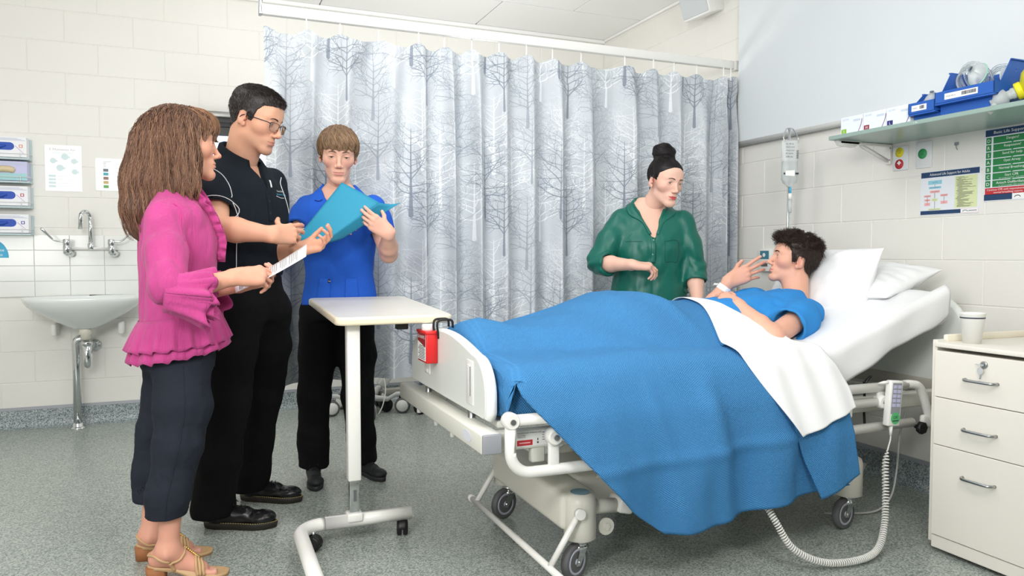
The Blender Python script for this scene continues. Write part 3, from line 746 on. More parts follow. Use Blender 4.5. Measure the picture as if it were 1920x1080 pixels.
# loose sheet edge hanging from the raised end, and its bunched corner
def sheet_edge():
    n, m = 50, 14; P = np.zeros((n, m, 3))
    for i in range(n):
        f = i / (n - 1); x = 2.22 + .70 * f; zt = mat_top(x)
        for j in range(m):
            v = j / (m - 1); hang = (.152 + .008 * math.sin(f * 9) + .003 * math.sin(f * 23)) * (1 - .12 * f)
            y = 2.235 - .024 * math.sin(min(v * 4, 1) * PI / 2) - .003 * math.sin(f * 14 + v * 3)
            P[i, j] = (x + .05 * v * (1 - f), y + .03 * max(0, v - .85), zt + .004 - hang * v)
    return P
obj('fitted_sheet', MB().grid(sheet_edge(), thick=.003), M_sheet, t)
n, m = 26, 14; P = np.zeros((n, m, 3))
for i in range(n):
    f = i / (n - 1)
    for j in range(m):
        a = 2 * PI * j / m; r = .035 * (math.sin(PI * min(max(f, .02), .98)) ** .5) * (1 + .25 * math.sin(3 * a + f * 9))
        P[i, j] = (2.78 + .17 * f, 2.24 + r * math.cos(a) * .8, .845 + .035 * f + r * math.sin(a) * 1.25)
obj('bunched_corner', MB().ring(P.tolist()), M_sheet, t)

def pillow(name, label, c, U, V, su, sv, th, seed, corner=.10, wr=.005):
    U, V = np.array(U, float), np.array(V, float); U /= np.linalg.norm(U); V -= U * (U @ V); V /= np.linalg.norm(V); Nn = np.cross(U, V)
    n = 56; g = np.sin(np.linspace(-PI / 2, PI / 2, n)); A, B = np.meshgrid(g, g, indexing='ij')
    prof = (np.clip(1 - np.abs(A) ** 2.4, 0, 1) ** .55) * (np.clip(1 - np.abs(B) ** 2.4, 0, 1) ** .55)
    pin = 1 - corner * (1 - (np.abs(A * B)) ** 1.2) * (np.abs(A) ** 6 + np.abs(B) ** 6) * .5
    top = []
    for sg in (1, -1):
        q = np.stack([A * 4 + seed, B * 4, A * 0 + sg], -1).reshape(-1, 3)
        wn = value_noise(q * 1.3, seed).reshape(n, n) + .5 * value_noise(q * 3.1, seed + 1).reshape(n, n)
        ed = np.sin(18 * np.arctan2(B, A) + seed) * np.clip((np.maximum(abs(A), abs(B)) - .55) / .45, 0, 1) * np.clip(1 - np.maximum(abs(A), abs(B)) ** 8, 0, 1)
        d = sg * th / 2 * prof + wr * wn * (prof > 0) * np.clip(prof * 2, 0, 1) + sg * .006 * ed
        Pt = np.array(c) + (A * pin * su / 2)[..., None] * U + (B * pin * sv / 2)[..., None] * V + d[..., None] * Nn
        top.append(Pt)
    mb = MB(); mb.grid(top[0]); mb.grid(top[1][:, ::-1])
    t = thing(name, label, 'pillow', tuple(c)); obj('cover', mb, M_sheet, t)
    return t
# ------------------------------------------------------------------ over-bed table
t = thing('overbed_table', 'white over-bed table on a C-shaped wheeled base in front of the man in blue scrubs', 'table', (.57, 2.9, 0))
M_lamt = mat('table_laminate', (230, 227, 218), 0.3)
M_edge = mat('cream_edge', (240, 229, 200), 0.35)
tp = Matrix.Rotation(R(2.4), 3, 'X'); pv = (.68, 2.83, .862)
def rrect(x0, x1, y0, y1, r, z, n=6):
    out = []
    for cx, cy, a0 in ((x1 - r, y1 - r, 0), (x0 + r, y1 - r, PI / 2), (x0 + r, y0 + r, PI), (x1 - r, y0 + r, 1.5 * PI)):
        out += [(cx + r * math.cos(a0 + PI / 2 * k / n), cy + r * math.sin(a0 + PI / 2 * k / n), z) for k in range(n + 1)]
    return out
x0, x1, y0, y1 = .455, .915, 2.81, 3.60
rg = [[tp @ (Vector(p) - Vector(pv)) + Vector(pv) for p in rrect(x0 + d, x1 - d, y0 + d, y1 - d, .035, z)] for d, z in ((.006, .855), (.001, .859), (0, .866), (0, .876), (.001, .882), (.006, .886))]
obj('table_top', MB().ring(rg), M_edge, t, 'white laminate top with a cream rounded edge')
rg = [[tp @ (Vector(p) - Vector(pv)) + Vector(pv) for p in rrect(x0 + .007, x1 - .007, y0 + .007, y1 - .007, .03, z)] for z in (.8857, .8865)]
obj('laminate', MB().ring(rg), M_lamt, t)
obj('under_block', MB().box((.70, 2.86, .828), (.745, 2.90, .862), .004), M_black, t, 'black lever block under the top')
obj('upper_post', MB().box((.508, 2.872, .245), (.558, 2.922, .868), .005), M_whitepc, t)
obj('inner_post', MB().box((.514, 2.879, .10), (.552, 2.915, .26), .003), M_chrome, t, 'chrome telescopic inner post')
obj('post_slot', MB().box((.528, 2.8775, .165), (.540, 2.88, .21)), M_grey, t)
base = [(.76, 2.90, .085), (.42, 2.90, .085)] + arc((.42, 2.80, .085), .1, PI / 2, PI, 8, (1, 0, 0), (0, 1, 0)) + [(.32, 2.6, .083), (.32, 2.15, .083)]
obj('base_tube', MB().tube(base, .026, 16), M_whitepc, t)
obj('post_collar', MB().box((.503, 2.868, .085), (.563, 2.93, .118), .006), M_whitepc, t)
def twin_castor(parent, x, y, yaw, r=.030, z=.0):
    c, s_ = math.cos(yaw), math.sin(yaw); ax = Vector((-s_, c, 0)); mb = MB(); p = Vector((x, y, r))
    for sg in (-1, 1):
        mb.ring([[p + ax * (sg * h) + Vector((c * rr * math.cos(a), s_ * rr * math.cos(a), rr * math.sin(a))) for a in [2 * PI * k / 20 for k in range(20)]] for rr, h in ((r * .9, .003), (r, .006), (r, .018), (r * .85, .022), (.002, .023))][::sg])
    mb.ring([[p + ax * h + Vector((c * rr * math.cos(a), s_ * rr * math.cos(a), abs(rr * math.sin(a)))) for a in [PI * k / 12 for k in range(13)]] for rr, h in ((r * 1.08, -.016), (r * 1.12, -.01), (r * 1.12, .01), (r * 1.08, .016))])
    o = obj('castor', mb, M_black, parent)
    obj('castor_stem', MB().cyl((x, y, r * 1.9), (x, y, r * 2.2 + .008), .006), M_chrome, o)
twin_castor(t, .725, 2.90, R(75)); twin_castor(t, .372, 2.86, R(150)); twin_castor(t, .32, 2.2, R(80))

# ------------------------------------------------------------------ bedside cabinet and cup
t = thing('bedside_cabinet', 'white three-drawer bedside cabinet with a keyed top drawer beside the bed head', 'cabinet', (2.85, 1.7, 0))
M_cab = mat('cabinet_laminate', (238, 234, 224), 0.4)
XC0, XC1, YC0, YC1 = 2.555, 3.13, 1.42, 2.0
cb = MB()
cb.box((XC0, YC1 - .02, .03), (XC1, YC1, .80), .002, seg=1); cb.box((XC0, YC0, .03), (XC1, YC0 + .02, .80), .002, seg=1)
cb.box((XC1 - .02, YC0, .03), (XC1, YC1, .80), .002, seg=1); cb.box((XC0 + .02, YC0 + .02, .03), (XC1 - .02, YC1 - .02, .76))
obj('carcass', cb, M_cab, t)
obj('plinth', MB().box((XC0 - .012, YC0, .015), (XC0 + .004, YC1 - .022, .062), .002, seg=1), M_cab, t)
obj('top', MB().box((XC0 - .012, YC0, .775), (XC1 - .02, YC1 - .018, .792), .003), M_cab, t)
lip = MB(); lip.box((XC0 + .05, YC1 - .022, .79), (XC1, YC1 - .004, .818), .005); lip.box((XC1 - .022, YC0, .79), (XC1, YC1 - .004, .818), .005)
obj('raised_lip', lip, mat('cream_lip', (240, 232, 214), .4), t)
for (z0, z1, zh) in ((.590, .762, .672), (.410, .587, .490), (.066, .407, .313)):
    d = obj('drawer', MB().box((XC0 - .016, YC0 + .004, z0), (XC0, YC1 - .024, z1), .0015, seg=1), M_cab, t)
    xh = XC0 - .016
    hp = [(xh, 1.853, zh), (xh - .012, 1.851, zh)] + smooth_path([(xh - .02, 1.845, zh), (xh - .026, 1.83, zh), (xh - .026, 1.755, zh), (xh - .02, 1.74, zh)], 4) + [(xh - .012, 1.735, zh), (xh, 1.733, zh)]
    obj('handle', MB().tube(hp, .0055, 10), M_steel, d, 'brushed metal bow handle')
    if z0 > .58:
        lk = MB(); lk.lathe([(.013, 0), (.013, -.004), (.010, -.006), (.004, -.006)], (xh, 1.784, .733), 'X', n=20)
        obj('lock', lk, M_steel, d, 'round metal lock')
        ky = MB(); ky.lathe([(.012, -.0015), (.012, .0015)], (xh - .012, 1.790, .712), 'X', n=16); ky.box((xh - .013, 1.787, .683), (xh - .011, 1.793, .705), .0005); ky.box((xh - .012, 1.778, .731), (xh - .009, 1.81, .735)); ky.tube([(xh - .006, 1.784, .733), (xh - .012, 1.788, .724)], .002, 6)
        obj('key', ky, M_chrome, d, 'key hanging from the lock')
twin_castor(t, 2.64, 1.95, 0, .015)
t = thing('paper_cup', 'white paper cup with a dark stripe on the bedside cabinet', 'cup', (2.64, 1.905, .792))
cp = (2.64, 1.905, .792)
obj('body', MB().lathe([(.026, .001), (.030, 0), (.042, .108), (.0435, .110), (.0435, .114), (.041, .114), (.028, .006), (.002, .005)], cp, n=32, caps=True), mat('cup_card', (242, 242, 238), .45), t)
obj('stripe', MB().lathe([(.0407, .0935), (.0413, .0935), (.0417, .098), (.0411, .098)], cp, n=32, caps=False), mat('navy_stripe', (44, 54, 72), .5), t, 'dark navy stripe under the rim')

# ------------------------------------------------------------------ wall shelf and what stands on it
t = thing('wall_shelf', 'grey green laminate wall shelf on white folding brackets over the bed head', 'shelf', (3.0, 2.2, 1.67))
M_shelf = mat('green_grey_laminate', (150, 172, 164), 0.25)
obj('board', MB().box((2.79, 1.1, 1.669), (3.178, 2.765, 1.688), .002, seg=1), M_shelf, t)
for yy in (2.748, 1.5):
    br = MB(); br.box((2.84, yy - .012, 1.655), (3.17, yy + .012, 1.668), .002, seg=1); br.box((3.16, yy - .014, 1.57), (3.178, yy + .014, 1.668), .003, seg=1)
    br.tube([(3.165, yy, 1.585), (2.98, yy, 1.655)], .010, 4); br.prism([(2.82, yy - .012, 1.668), (2.84, yy - .012, 1.645), (2.93, yy - .012, 1.640), (2.97, yy - .012, 1.668)], (0, .024, 0))
    bo = obj('folding_bracket', br, M_whitepc, t)
    sc = MB()
    for (x, z) in ((3.16, 1.648), (3.157, 1.59)): sc.lathe([(.004, 0), (.004, -.003)], (x, yy - .014, z), 'Y', n=8)
    obj('bracket_screw', sc, M_steel, bo)
pr = MB(); text(pr, 'L  Bw', (2.7895, 2.30, 1.676), (0, -1, 0), (0, 0, 1), .006); obj('shelf_lettering', pr, M_paper, t)
M_gl2 = mat('glove_carton', (232, 238, 244), 0.5)
for (ya, yb, ch, c, lb) in ((2.715, 2.588, 'S', (140, 190, 60), 'white glove box with a green S mark at the left end of the wall shelf'),
                            (2.585, 2.462, 'M', (150, 44, 66), 'white glove box with a dark red M mark between two others on the shelf'),
                            (2.459, 2.337, 'L', (44, 44, 120), 'white glove box with a navy L mark beside the small blue bin')):
    t = thing('glove_box', lb, 'box', (2.93, (ya + yb) / 2, 1.688), 'glove boxes on the wall shelf')
    obj('carton', MB().box((2.815, yb, 1.688), (3.05, ya, 1.768), .0015, seg=1), M_gl2, t)
    pr = MB(); pr.box((2.8142, ya - .035, 1.690), (2.815, ya - .006, 1.712), mi=0)
    text(pr, ch, (2.8138, ya - .0205, 1.695), (0, -1, 0), (0, 0, 1), .012, 1, align='C')
    obj('size_mark', pr, [mat('size_' + ch, c, .5), M_paper], t)
    sw = [(ya - .10 - .022 * math.sin(q * PI / 2), 1.688 + .06 * q) for q in [k / 8 for k in range(9)]]
    pr = MB()
    for (a, b), (c_, d) in zip(sw[:-1], sw[1:]): pr.add([(2.8143, a, b), (2.8143, a - .004, b), (2.8143, c_ - .004, d), (2.8143, c_, d)], [(0, 1, 2, 3)])
    obj('printed_swoosh', pr, mat('purple_swoosh', (140, 96, 150), .5), t)
    pr = MB(); text(pr, 'GLOVES', (2.8143, ya - .012, 1.752), (0, -1, 0), (0, 0, 1), .007)
    for k in range(2): pr.box((2.8143, ya - .115, 1.747 - .005 * k), (2.8148, ya - .075, 1.749 - .005 * k))
    obj('fine_print', pr, mat('carton_ink', (170, 190, 214), .6), t)
def bin_(yl, yr, zt, zf, lab, x0, x1):
    """open-fronted stacking bin: low front lip, sloping cheeks"""
    t = thing('storage_bin', lab, 'bin', ((x0 + x1) / 2, (yl + yr) / 2, 1.688), 'blue bins on the wall shelf'); b = MB(); th = .003
    z0 = 1.689; tap = .012
    side = [(x0, z0 + .012), (x0 + .035, z0), (x1, z0), (x1, zt), (x0 + .10, zt), (x0 + .045, zf), (x0 - .012, zf), (x0 - .012, zf - .045), (x0 + .02, zf - .05)]
    side = [(x0 + .035, z0), (x1, z0), (x1, zt), (x0 + .085, zt), (x0 + .03, zf), (x0 - .006, zf), (x0 - .006, zf - .045), (x0 + .03, zf - .052)]
    for y, s in ((yl, -1), (yr, 1)):
        b.prism([(x, y, z) for x, z in side][::s], (0, s * th, 0))
    b.box((x0 - .006, yr, zf - .045), (x0 - .002, yl, zf), .001, seg=1); b.box((x0 - .004, yr, zf - .052), (x0 + .034, yl, zf - .046)); b.box((x0 + .03, yr, z0), (x0 + .034, yl, zf - .05))
    b.box((x0 + .034, yr, z0), (x1, yl, z0 + .003)); b.box((x1 - .003, yr, z0), (x1, yl, zt)); b.box((x0 + .08, yl - .001, zt - .006), (x1, yl + .006, zt), .001, seg=1); b.box((x0 + .08, yr - .006, zt - .006), (x1, yr + .001, zt), .001, seg=1)
    obj('tub', b, M_blueb, t)
    yc = (yl + yr) / 2 + .01; w = (yl - yr) * .56; pr = MB(); pr.box((x0 - .0072, yc - w / 2, zf - .036), (x0 - .006, yc + w / 2, zf - .012), mi=0)
    rnd = random.Random(int(yl * 1000)); y = yc - .004
    while y > yc - w / 2 + .008:
        q = rnd.choice((.0012, .002, .003)); pr.box((x0 - .0078, y - q, zf - .030), (x0 - .0071, y, zf - .016), mi=1); y -= q + rnd.choice((.0012, .002))
    text(pr, 'MASKS', (x0 - .0076, yc + w / 2 - .006, zf - .027), (0, -1, 0), (0, 0, 1), .006, 1, width=w * .3)
    obj('barcode_label', pr, [M_paper, M_ink], t, 'white bar-code label')
    return t
bin_(2.330, 2.205, 1.812, 1.762, 'small blue plastic bin of clear masks beside the glove boxes on the shelf', 2.80, 3.02)
bin_(2.198, 1.948, 1.872, 1.782, 'large blue plastic bin piled with coiled clear tubing on the shelf', 2.79, 3.08)
M_clear = mat('clear_pvc', (236, 242, 242), 0.1, trans=.75, ior=1.2, spec=.6)
M_clear2 = mat('cloudy_pvc', (230, 236, 234), 0.2, trans=.45, ior=1.2)
def coil(name, label, c, R0, turns, r, seed, squash, tilt, m):
    rnd = np.random.default_rng(seed); n = turns * 22; a = np.linspace(0, 2 * PI * turns, n)
    rr = R0 * (1 + .18 * np.sin(a * .37 + seed) + .08 * np.sin(a * 1.7)); x = rr * np.cos(a); y = rr * np.sin(a) * squash; z = .02 * np.sin(a * .5 + seed) + np.linspace(-.025, .025, n)
    rot = Matrix.Rotation(tilt[0], 3, 'X') @ Matrix.Rotation(tilt[1], 3, 'Y')
    t = thing(name, label, 'tubing', c)
    obj('tube', MB().tube([Vector(c) + rot @ Vector((x[i], y[i], z[i])) for i in range(n)], r, 8), m, t)
    return t
coil('oxygen_tubing', 'coil of clear oxygen tubing heaped in the large blue bin', (2.88, 2.10, 1.825), .055, 6, .0045, 1, .95, (R(12), R(60)), M_clear)
coil('oxygen_tubing', 'second coil of clear tubing at the back of the large blue bin', (2.97, 2.04, 1.825), .05, 4, .0045, 5, .9, (R(-25), R(40)), M_clear)
def mask(name, label, c, rot, s, tint):
    t = thing(name, label, 'mask', c); rings = []
    for k, (h, a, b) in enumerate(((0, .052, .040), (.008, .050, .038), (.025, .040, .030), (.04, .024, .018), (.048, .012, .012), (.06, .011, .011))):
        rings.append([Vector(c) + rot @ (Vector((a * math.cos(q), b * math.sin(q) * (1.15 if math.sin(q) > 0 else .9), h)) * s) for q in [2 * PI * i / 28 for i in range(28)]])
    obj('shell', MB().ring(rings, caps=False), M_clear2, t)
    obj('rim', MB().tube([p for p in rings[0]] + [rings[0][0]], .003 * s, 8), tint, t)
    return t
mask('oxygen_mask', 'clear oxygen mask with a pale green rim among the coiled tubing', (2.86, 2.065, 1.835), Matrix.Rotation(R(-70), 3, 'Y'), .9, mat('pale_green_pvc', (150, 205, 180), .3))
mask('oxygen_mask', 'clear oxygen mask lying in the small blue bin', (2.86, 2.265, 1.77), Matrix.Rotation(R(-40), 3, 'Y') @ Matrix.Rotation(R(20), 3, 'X'), .75, M_clear2)
mask('oxygen_mask', 'clear oxygen mask at the right end of the large blue bin', (2.93, 1.985, 1.82), Matrix.Rotation(R(-60), 3, 'Y') @ Matrix.Rotation(R(50), 3, 'X'), .8, M_clear2)
t = thing('resuscitator_bag', 'yellow squeeze resuscitator bag with a clear valve at the right end of the shelf', 'resuscitator', (2.93, 1.86, 1.76))
M_ybag = mat('yellow_silicone', (214, 208, 40), 0.3, trans=.15)
cY = Vector((2.90, 1.845, 1.768)); axd = Vector((-.45, .75, -.35)).normalized(); up = axd.orthogonal().normalized(); q_ = axd.cross(up)
def revolve(prof, n=28): return [[cY + axd * h + (up * math.cos(a) + q_ * math.sin(a)) * r for a in [2 * PI * k / n for k in range(n)]] for r, h in prof]
obj('bag', MB().ring(revolve([(.012, -.13), (.05, -.11), (.072, -.07), (.080, -.02), (.074, .025), (.058, .05), (.036, .062), (.028, .066), (.027, .085)])), M_ybag, t)
obj('neck_ring', MB().ring(revolve([(.031, .066), (.033, .068), (.033, .085), (.029, .088)])), M_yel, t)
obj('valve', MB().ring(revolve([(.020, .08), (.022, .10), (.018, .105), (.018, .115), (.030, .12), (.032, .14), (.030, .155), (.012, .165), (.012, .175)])), M_clear2, t, 'clear plastic valve')
obj('mask_port', MB().tube([cY + axd * .14, cY + axd * .155 + Vector((-.02, .015, -.045))], [.014, .011], 14), M_clear2, t)
coil('bag_tubing', 'loose clear tubing behind the yellow resuscitator bag', (3.02, 1.86, 1.80), .07, 3, .004, 9, .7, (R(15), R(70)), M_clear)

# ------------------------------------------------------------------ plates, posters and marks on the right wall
uR, vR = (0, -1, 0), (0, 0, 1)
def plate(name, label, y0, y1, z0, z1, dots):
    t = thing(name, label, 'wall plate', (XR - .004, (y0 + y1) / 2, z0)); obj('plate', MB().box((XR - .008, y1, z0), (XR, y0, z1), .003), mat('wall_plate', (226, 229, 230), .35), t)
    for (zc, m, kind) in dots:
        yc = (y0 + y1) / 2 + .005; pr = MB(); pr.lathe([(.024, 0), (.024, -.001)], (XR - .008, yc, zc), 'X', n=28)
        pr = MB(); pr.lathe([(.024, 0), (.024, -.0008), (.0003, -.001)], (XR - .008, yc, zc), 'X', n=28); d = obj('round_sticker', pr, m, t); g = MB()
        if kind == '+': g.box((XR - .0098, yc - .0035, zc - .004), (XR - .009, yc + .0035, zc + .016)); g.box((XR - .0102, yc - .010, zc + .0025), (XR - .009, yc + .010, zc + .0095)); mm = M_paper
        else:
            for k, s in enumerate(kind): text(g, s, (XR - .0095, yc, zc + .004 - .009 * k), uR, vR, .006 if len(kind) == 2 else .005, align='C')
            mm = M_ink
        obj('sticker_print', g, mm, d)
plate('sticker_plate', 'white wall plate with a yellow and a red cross sticker under the shelf', 2.726, 2.641, 1.534, 1.652, [(1.622, M_yel, ('STAFF', 'assist')), (1.565, M_red, '+')])
plate('sticker_plate', 'white wall plate with one green round sticker under the shelf', 2.598, 2.514, 1.532, 1.657, [(1.600, mat('sticker_green', (60, 160, 96), .5), ('on', 'ABC'))])
# advanced life support chart
t = thing('life_support_poster', 'landscape Advanced Life Support flow chart on the wall below the stickers', 'poster', (XR - .002, 2.42, 1.306))
Ya, Yb, Za, Zb = 2.572, 2.274, 1.306, 1.512; xs = XR - .003
def rect(mb, y0, y1, z0, z1, mi, lift=0): mb.box((xs - .0008 - lift, min(y0, y1), z0), (xs - lift, max(y0, y1), z1), mi=mi)
obj('sheet', MB().box((xs, Yb, Za), (XR, Ya, Zb), .0008, seg=1), mat('poster_white', (232, 236, 242), .35), t)
for q in ((Ya - .004, Yb + .004, Zb - .029, Zb - .003), (Ya - .004, Yb + .09, Za + .004, Za + .022)): pr = MB(); rect(pr, *q, 0); obj('navy_band', pr, M_navy, t)
rect_h = MB(); text(rect_h, 'Advanced Life Support for Adults', (xs - .0012, 2.423, Zb - .021), uR, vR, .0115, align='C', width=.2); obj('heading', rect_h, M_paper, t)
bx = [MB() for _ in range(4)]
for (mi, yc, zc, w, h, s) in ((0, 2.495, 1.459, .07, .018, 'Start CPR'), (0, 2.495, 1.435, .062, .010, 'Attach Defibrillator'), (1, 2.495, 1.416, .05, .011, 'Assess Rhythm'), (1, 2.533, 1.397, .036, .009, 'Shockable'), (1, 2.447, 1.397, .036, .010, 'Non Shockable'), (1, 2.533, 1.378, .03, .009, 'Shock'), (1, 2.533, 1.359, .03, .014, 'CPR'), (2, 2.495, 1.378, .032, .013, 'Return'), (1, 2.447, 1.364, .034, .013, 'CPR'), (2, 2.495, 1.334, .066, .008, 'Post Resuscitation Care')):
    rect(bx[mi], yc - w / 2, yc + w / 2, zc - h / 2, zc + h / 2, 0); text(bx[3], s, (xs - .0013, yc, zc - .002), uR, vR, .0036, align='C', width=min(w * .8, .0027 * len(s)))
for (y, z0, z1) in ((2.495, 1.44, 1.45), (2.495, 1.385, 1.411), (2.495, 1.338, 1.372), (2.533, 1.366, 1.392), (2.447, 1.371, 1.392)): rect(bx[3], y - .0006, y + .0006, z0, z1, 0)
rect(bx[2], 2.394, 2.286, Za + .028, Zb - .034, 0); rr_ = random.Random(4)
for k in range(38):
    z = Zb - .040 - .0036 * k
    if z < Za + .032: break
    ind = rr_.choice((0, .006, .012)); rect(bx[3], 2.388 - ind, 2.388 - ind - rr_.uniform(.02, .085), z, z + .0012, 0, .0008)
rect(bx[1], Yb + .088, Yb + .005, Za + .004, Za + .022, 0); 
for b, m, n_ in zip(bx, (M_cyan, M_pinkp, M_lime, M_ink), ('blue_print', 'pink_print', 'lime_print', 'fine_print')): obj(n_, b, m, t)
lg = MB(); rect(lg, Yb + .087, Yb + .006, Za + .005, Za + .021, 0, .0008); obj('logo_panel', lg, M_paper, t)
lg = MB(); lg.tube([(xs - .002, Yb + .078 - .012 * (1 - math.cos(a)), Za + .010 + .006 * math.sin(a)) for a in [PI * k / 10 for k in range(11)]], .0012, 6); rect(lg, Yb + .05, Yb + .012, Za + .012, Za + .0145, 0, .0016); obj('logo_mark', lg, M_navy, t)
# basic life support chart
t = thing('life_support_poster', 'portrait Basic Life Support chart with green lettered rows and a red row', 'poster', (XR - .002, 2.15, 1.351))
Ya, Yb, Za, Zb = 2.258, 2.042, 1.353, 1.665
obj('sheet', MB().box((xs, Yb, Za), (XR, Ya, Zb), .0008, seg=1), MATS['poster_white'], t)
for q in ((Ya - .003, Yb + .003, Zb - .031, Zb - .003), (Ya - .003, Yb + .09, Za + .004, Za + .030)): pr = MB(); rect(pr, *q, 0); obj('navy_band', pr, M_navy, t)
wt = MB(); text(wt, 'Basic Life Support', (xs - .0014, 2.15, Zb - .022), uR, vR, .0125, align='C', width=.138)
gb = MB(); zt = Zb - .036; rh = .0312
for k, (l, s) in enumerate(zip('DRSABCD', ('Dangers?', 'Responsive?', 'Send for help', 'Open Airway', 'Normal Breathing?', 'Start CPR', 'Attach Defibrillator'))):
    z1 = zt - rh * k; rect(gb, Ya - .007, Ya - .030, z1 - .0275, z1, 0); rect(gb, Ya - .039, Yb + .008, z1 - .0275, z1, 0)
    text(wt, l, (xs - .0014, Ya - .0185, z1 - .021), uR, vR, .014, align='C'); text(wt, s, (xs - .0014, 2.136, z1 - .0155), uR, vR, .0105, align='C', width=.0066 * len(s))
    if k > 4: text(wt, '30 compressions : 2 breaths' if k == 5 else 'as soon as available, follow prompts', (xs - .0014, 2.136, z1 - .0245), uR, vR, .004, align='C', width=.11)
    if k: gb.prism([(xs - .001, 2.142, z1 + .004), (xs - .001, 2.130, z1 + .004), (xs - .001, 2.136, z1 - .001)], (-.0004, 0, 0))
obj('green_row_print', gb, M_green, t)
rb = MB(); z1 = zt - rh * 7; rect(rb, Ya - .007, Yb + .008, z1 - .029, z1, 0); obj('red_row', rb, M_red, t)
text(wt, 'Continue CPR until responsiveness or', (xs - .0014, 2.15, z1 - .012), uR, vR, .008, align='C', width=.185); text(wt, 'normal breathing returns', (xs - .0014, 2.15, z1 - .024), uR, vR, .008, align='C', width=.125)
rect(wt, Yb + .086, Yb + .008, Za + .005, Za + .029, 0); obj('white_lettering', wt, M_paper, t)
lg = MB(); lg.tube([(xs - .002, Yb + .078 - .012 * (1 - math.cos(a)), Za + .012 + .007 * math.sin(a)) for a in [PI * k / 10 for k in range(11)]], .0014, 6); obj('logo_mark', lg, M_navy, t)
t = thing('wall_hook', 'small grey adhesive hook on the wall between the stickers and the green chart', 'hook', (XR - .004, 2.39, 1.60))
obj('hook', MB().box((XR - .006, 2.382, 1.618), (XR, 2.402, 1.632), .002).tube([(XR - .006, 2.392, 1.622), (XR - .010, 2.388, 1.606), (XR - .004, 2.386, 1.597)], .002, 6), M_greyp, t)
t = thing('wall_label', 'small white wall box with a teal label behind the raised hand', 'label', (XR - .02, 3.60, 1.05))
obj('box', MB().box((XR - .03, 3.555, 1.02), (XR, 3.66, 1.155), .004), M_white, t)
obj('teal_label', MB().box((XR - .0315, 3.57, 1.095), (XR - .03, 3.645, 1.145)), mat('teal_print', (70, 130, 148), .5), t)
obj('dark_slot', MB().box((XR - .0315, 3.58, 1.05), (XR - .03, 3.635, 1.07)), M_grey, t)
obj('label_mark', MB().lathe([(.012, 0), (.012, -.001)], (XR - .0315, 3.61, 1.12), 'X', n=14), M_paper, t)

# ------------------------------------------------------------------ drip stand with its fluid bag
t = thing('drip_stand', 'chrome drip stand pole behind the bed head', 'stand', (3.0, 3.24, 0))
PX, PY = 2.985, 3.235
obj('pole', MB().cyl((PX, PY, .06), (PX, PY, 1.815), .0075, 12), M_chrome, t)
for k in range(5):
    a = 2 * PI * k / 5 + .3; e = (PX + .15 * math.cos(a), PY + .15 * math.sin(a))
    obj('leg', MB().tube([(PX, PY, .09), (PX + .1 * math.cos(a), PY + .1 * math.sin(a), .085), (e[0], e[1], .06)], .010, 8), M_steel, t); twin_castor(t, e[0], e[1], a, .022)
for s in (-1, 1):
    hk = smooth_path([(PX, PY, 1.79), (PX + s * .010, PY, 1.812), (PX + s * .030, PY - .005, 1.80), (PX + s * .052, PY - .012, 1.755), (PX + s * .040, PY - .02, 1.732), (PX + s * .024, PY - .02, 1.745)], 6)
    obj('hook', MB().tube(hk, .0035, 8), M_chrome, t)
t = thing('fluid_bag', 'clear half-full saline bag hanging from the drip stand', 'drip bag', (2.965, 3.2, 1.55))
bc = Vector((2.962, 3.205, 0)); rdir = Vector((.93, -.37, 0)).normalized(); fdir = Vector((-.37, -.93, 0)).normalized()
def bag_ring(z, w, d): return [bc + Vector((0, 0, z)) + rdir * (w * math.copysign(abs(math.cos(a)) ** .8, math.cos(a))) + fdir * (d * math.sin(a)) for a in [2 * PI * k / 28 for k in range(28)]]
obj('pouch', MB().ring([bag_ring(z, w, d) for z, w, d in ((1.742, .042, .003), (1.73, .046, .004), (1.70, .046, .012), (1.64, .044, .02), (1.57, .045, .024), (1.53, .045, .022), (1.51, .036, .014), (1.498, .018, .008), (1.488, .012, .006))]), mat('bag_film', (240, 244, 244), .18, trans=.6, ior=1.12), t)
obj('liquid', MB().ring([bag_ring(z, w, d) for z, w, d in ((1.63, .040, .017), (1.58, .041, .020), (1.53, .040, .018), (1.512, .03, .010))]), mat('saline', (232, 240, 240), .05, trans=.9, ior=1.15), t)
pr = MB()
for k, (w, s) in enumerate(((.055, '0.9%'), (.06, 'SODIUM CHLORIDE'), (.06, 'Intravenous infusion'), (.05, 'BP sterile'), (.05, '500 mL'))):
    text(pr, s, bc + Vector((0, 0, 1.715 - .017 * k)) - rdir * .032 + fdir * .026, rdir, (0, 0, 1), .008, width=w * .8)
for k in range(8): a = bc + Vector((0, 0, 1.640)) + rdir * .026 + fdir * .026; pr.add([a + Vector((0, 0, .006 * k)), a + rdir * .012 + Vector((0, 0, .006 * k)), a + rdir * .012 + Vector((0, 0, .006 * k + .003)), a + Vector((0, 0, .006 * k + .003))], [(0, 1, 2, 3)])
for (r0, r1) in ((-.042, -.034), (.022, .040)): a = bc + Vector((0, 0, 1.555)) + fdir * .026; pr.add([a + rdir * r0, a + rdir * r1, a + rdir * r1 + Vector((0, 0, .010)), a + rdir * r0 + Vector((0, 0, .010))], [(0, 1, 2, 3)])
obj('bag_print', pr, M_ink, t)
a = bc + fdir * .0265; lb = MB(); lb.add([a - rdir * .032 + Vector((0, 0, 1.548)), a + rdir * .018 + Vector((0, 0, 1.546)), a + rdir * .018 + Vector((0, 0, 1.578)), a - rdir * .032 + Vector((0, 0, 1.575))], [(0, 1, 2, 3)]); obj('bag_label', lb, M_paper, t)
t = thing('drip_line', 'drip chamber with a blue cap and line below the saline bag', 'drip line', (2.97, 3.21, 1.3))
d = bc + rdir * .005
obj('spike', MB().tube([d + Vector((0, 0, 1.49)), d + Vector((0, 0, 1.455))], .006, 10), M_lightblue, t, 'blue spike cap')
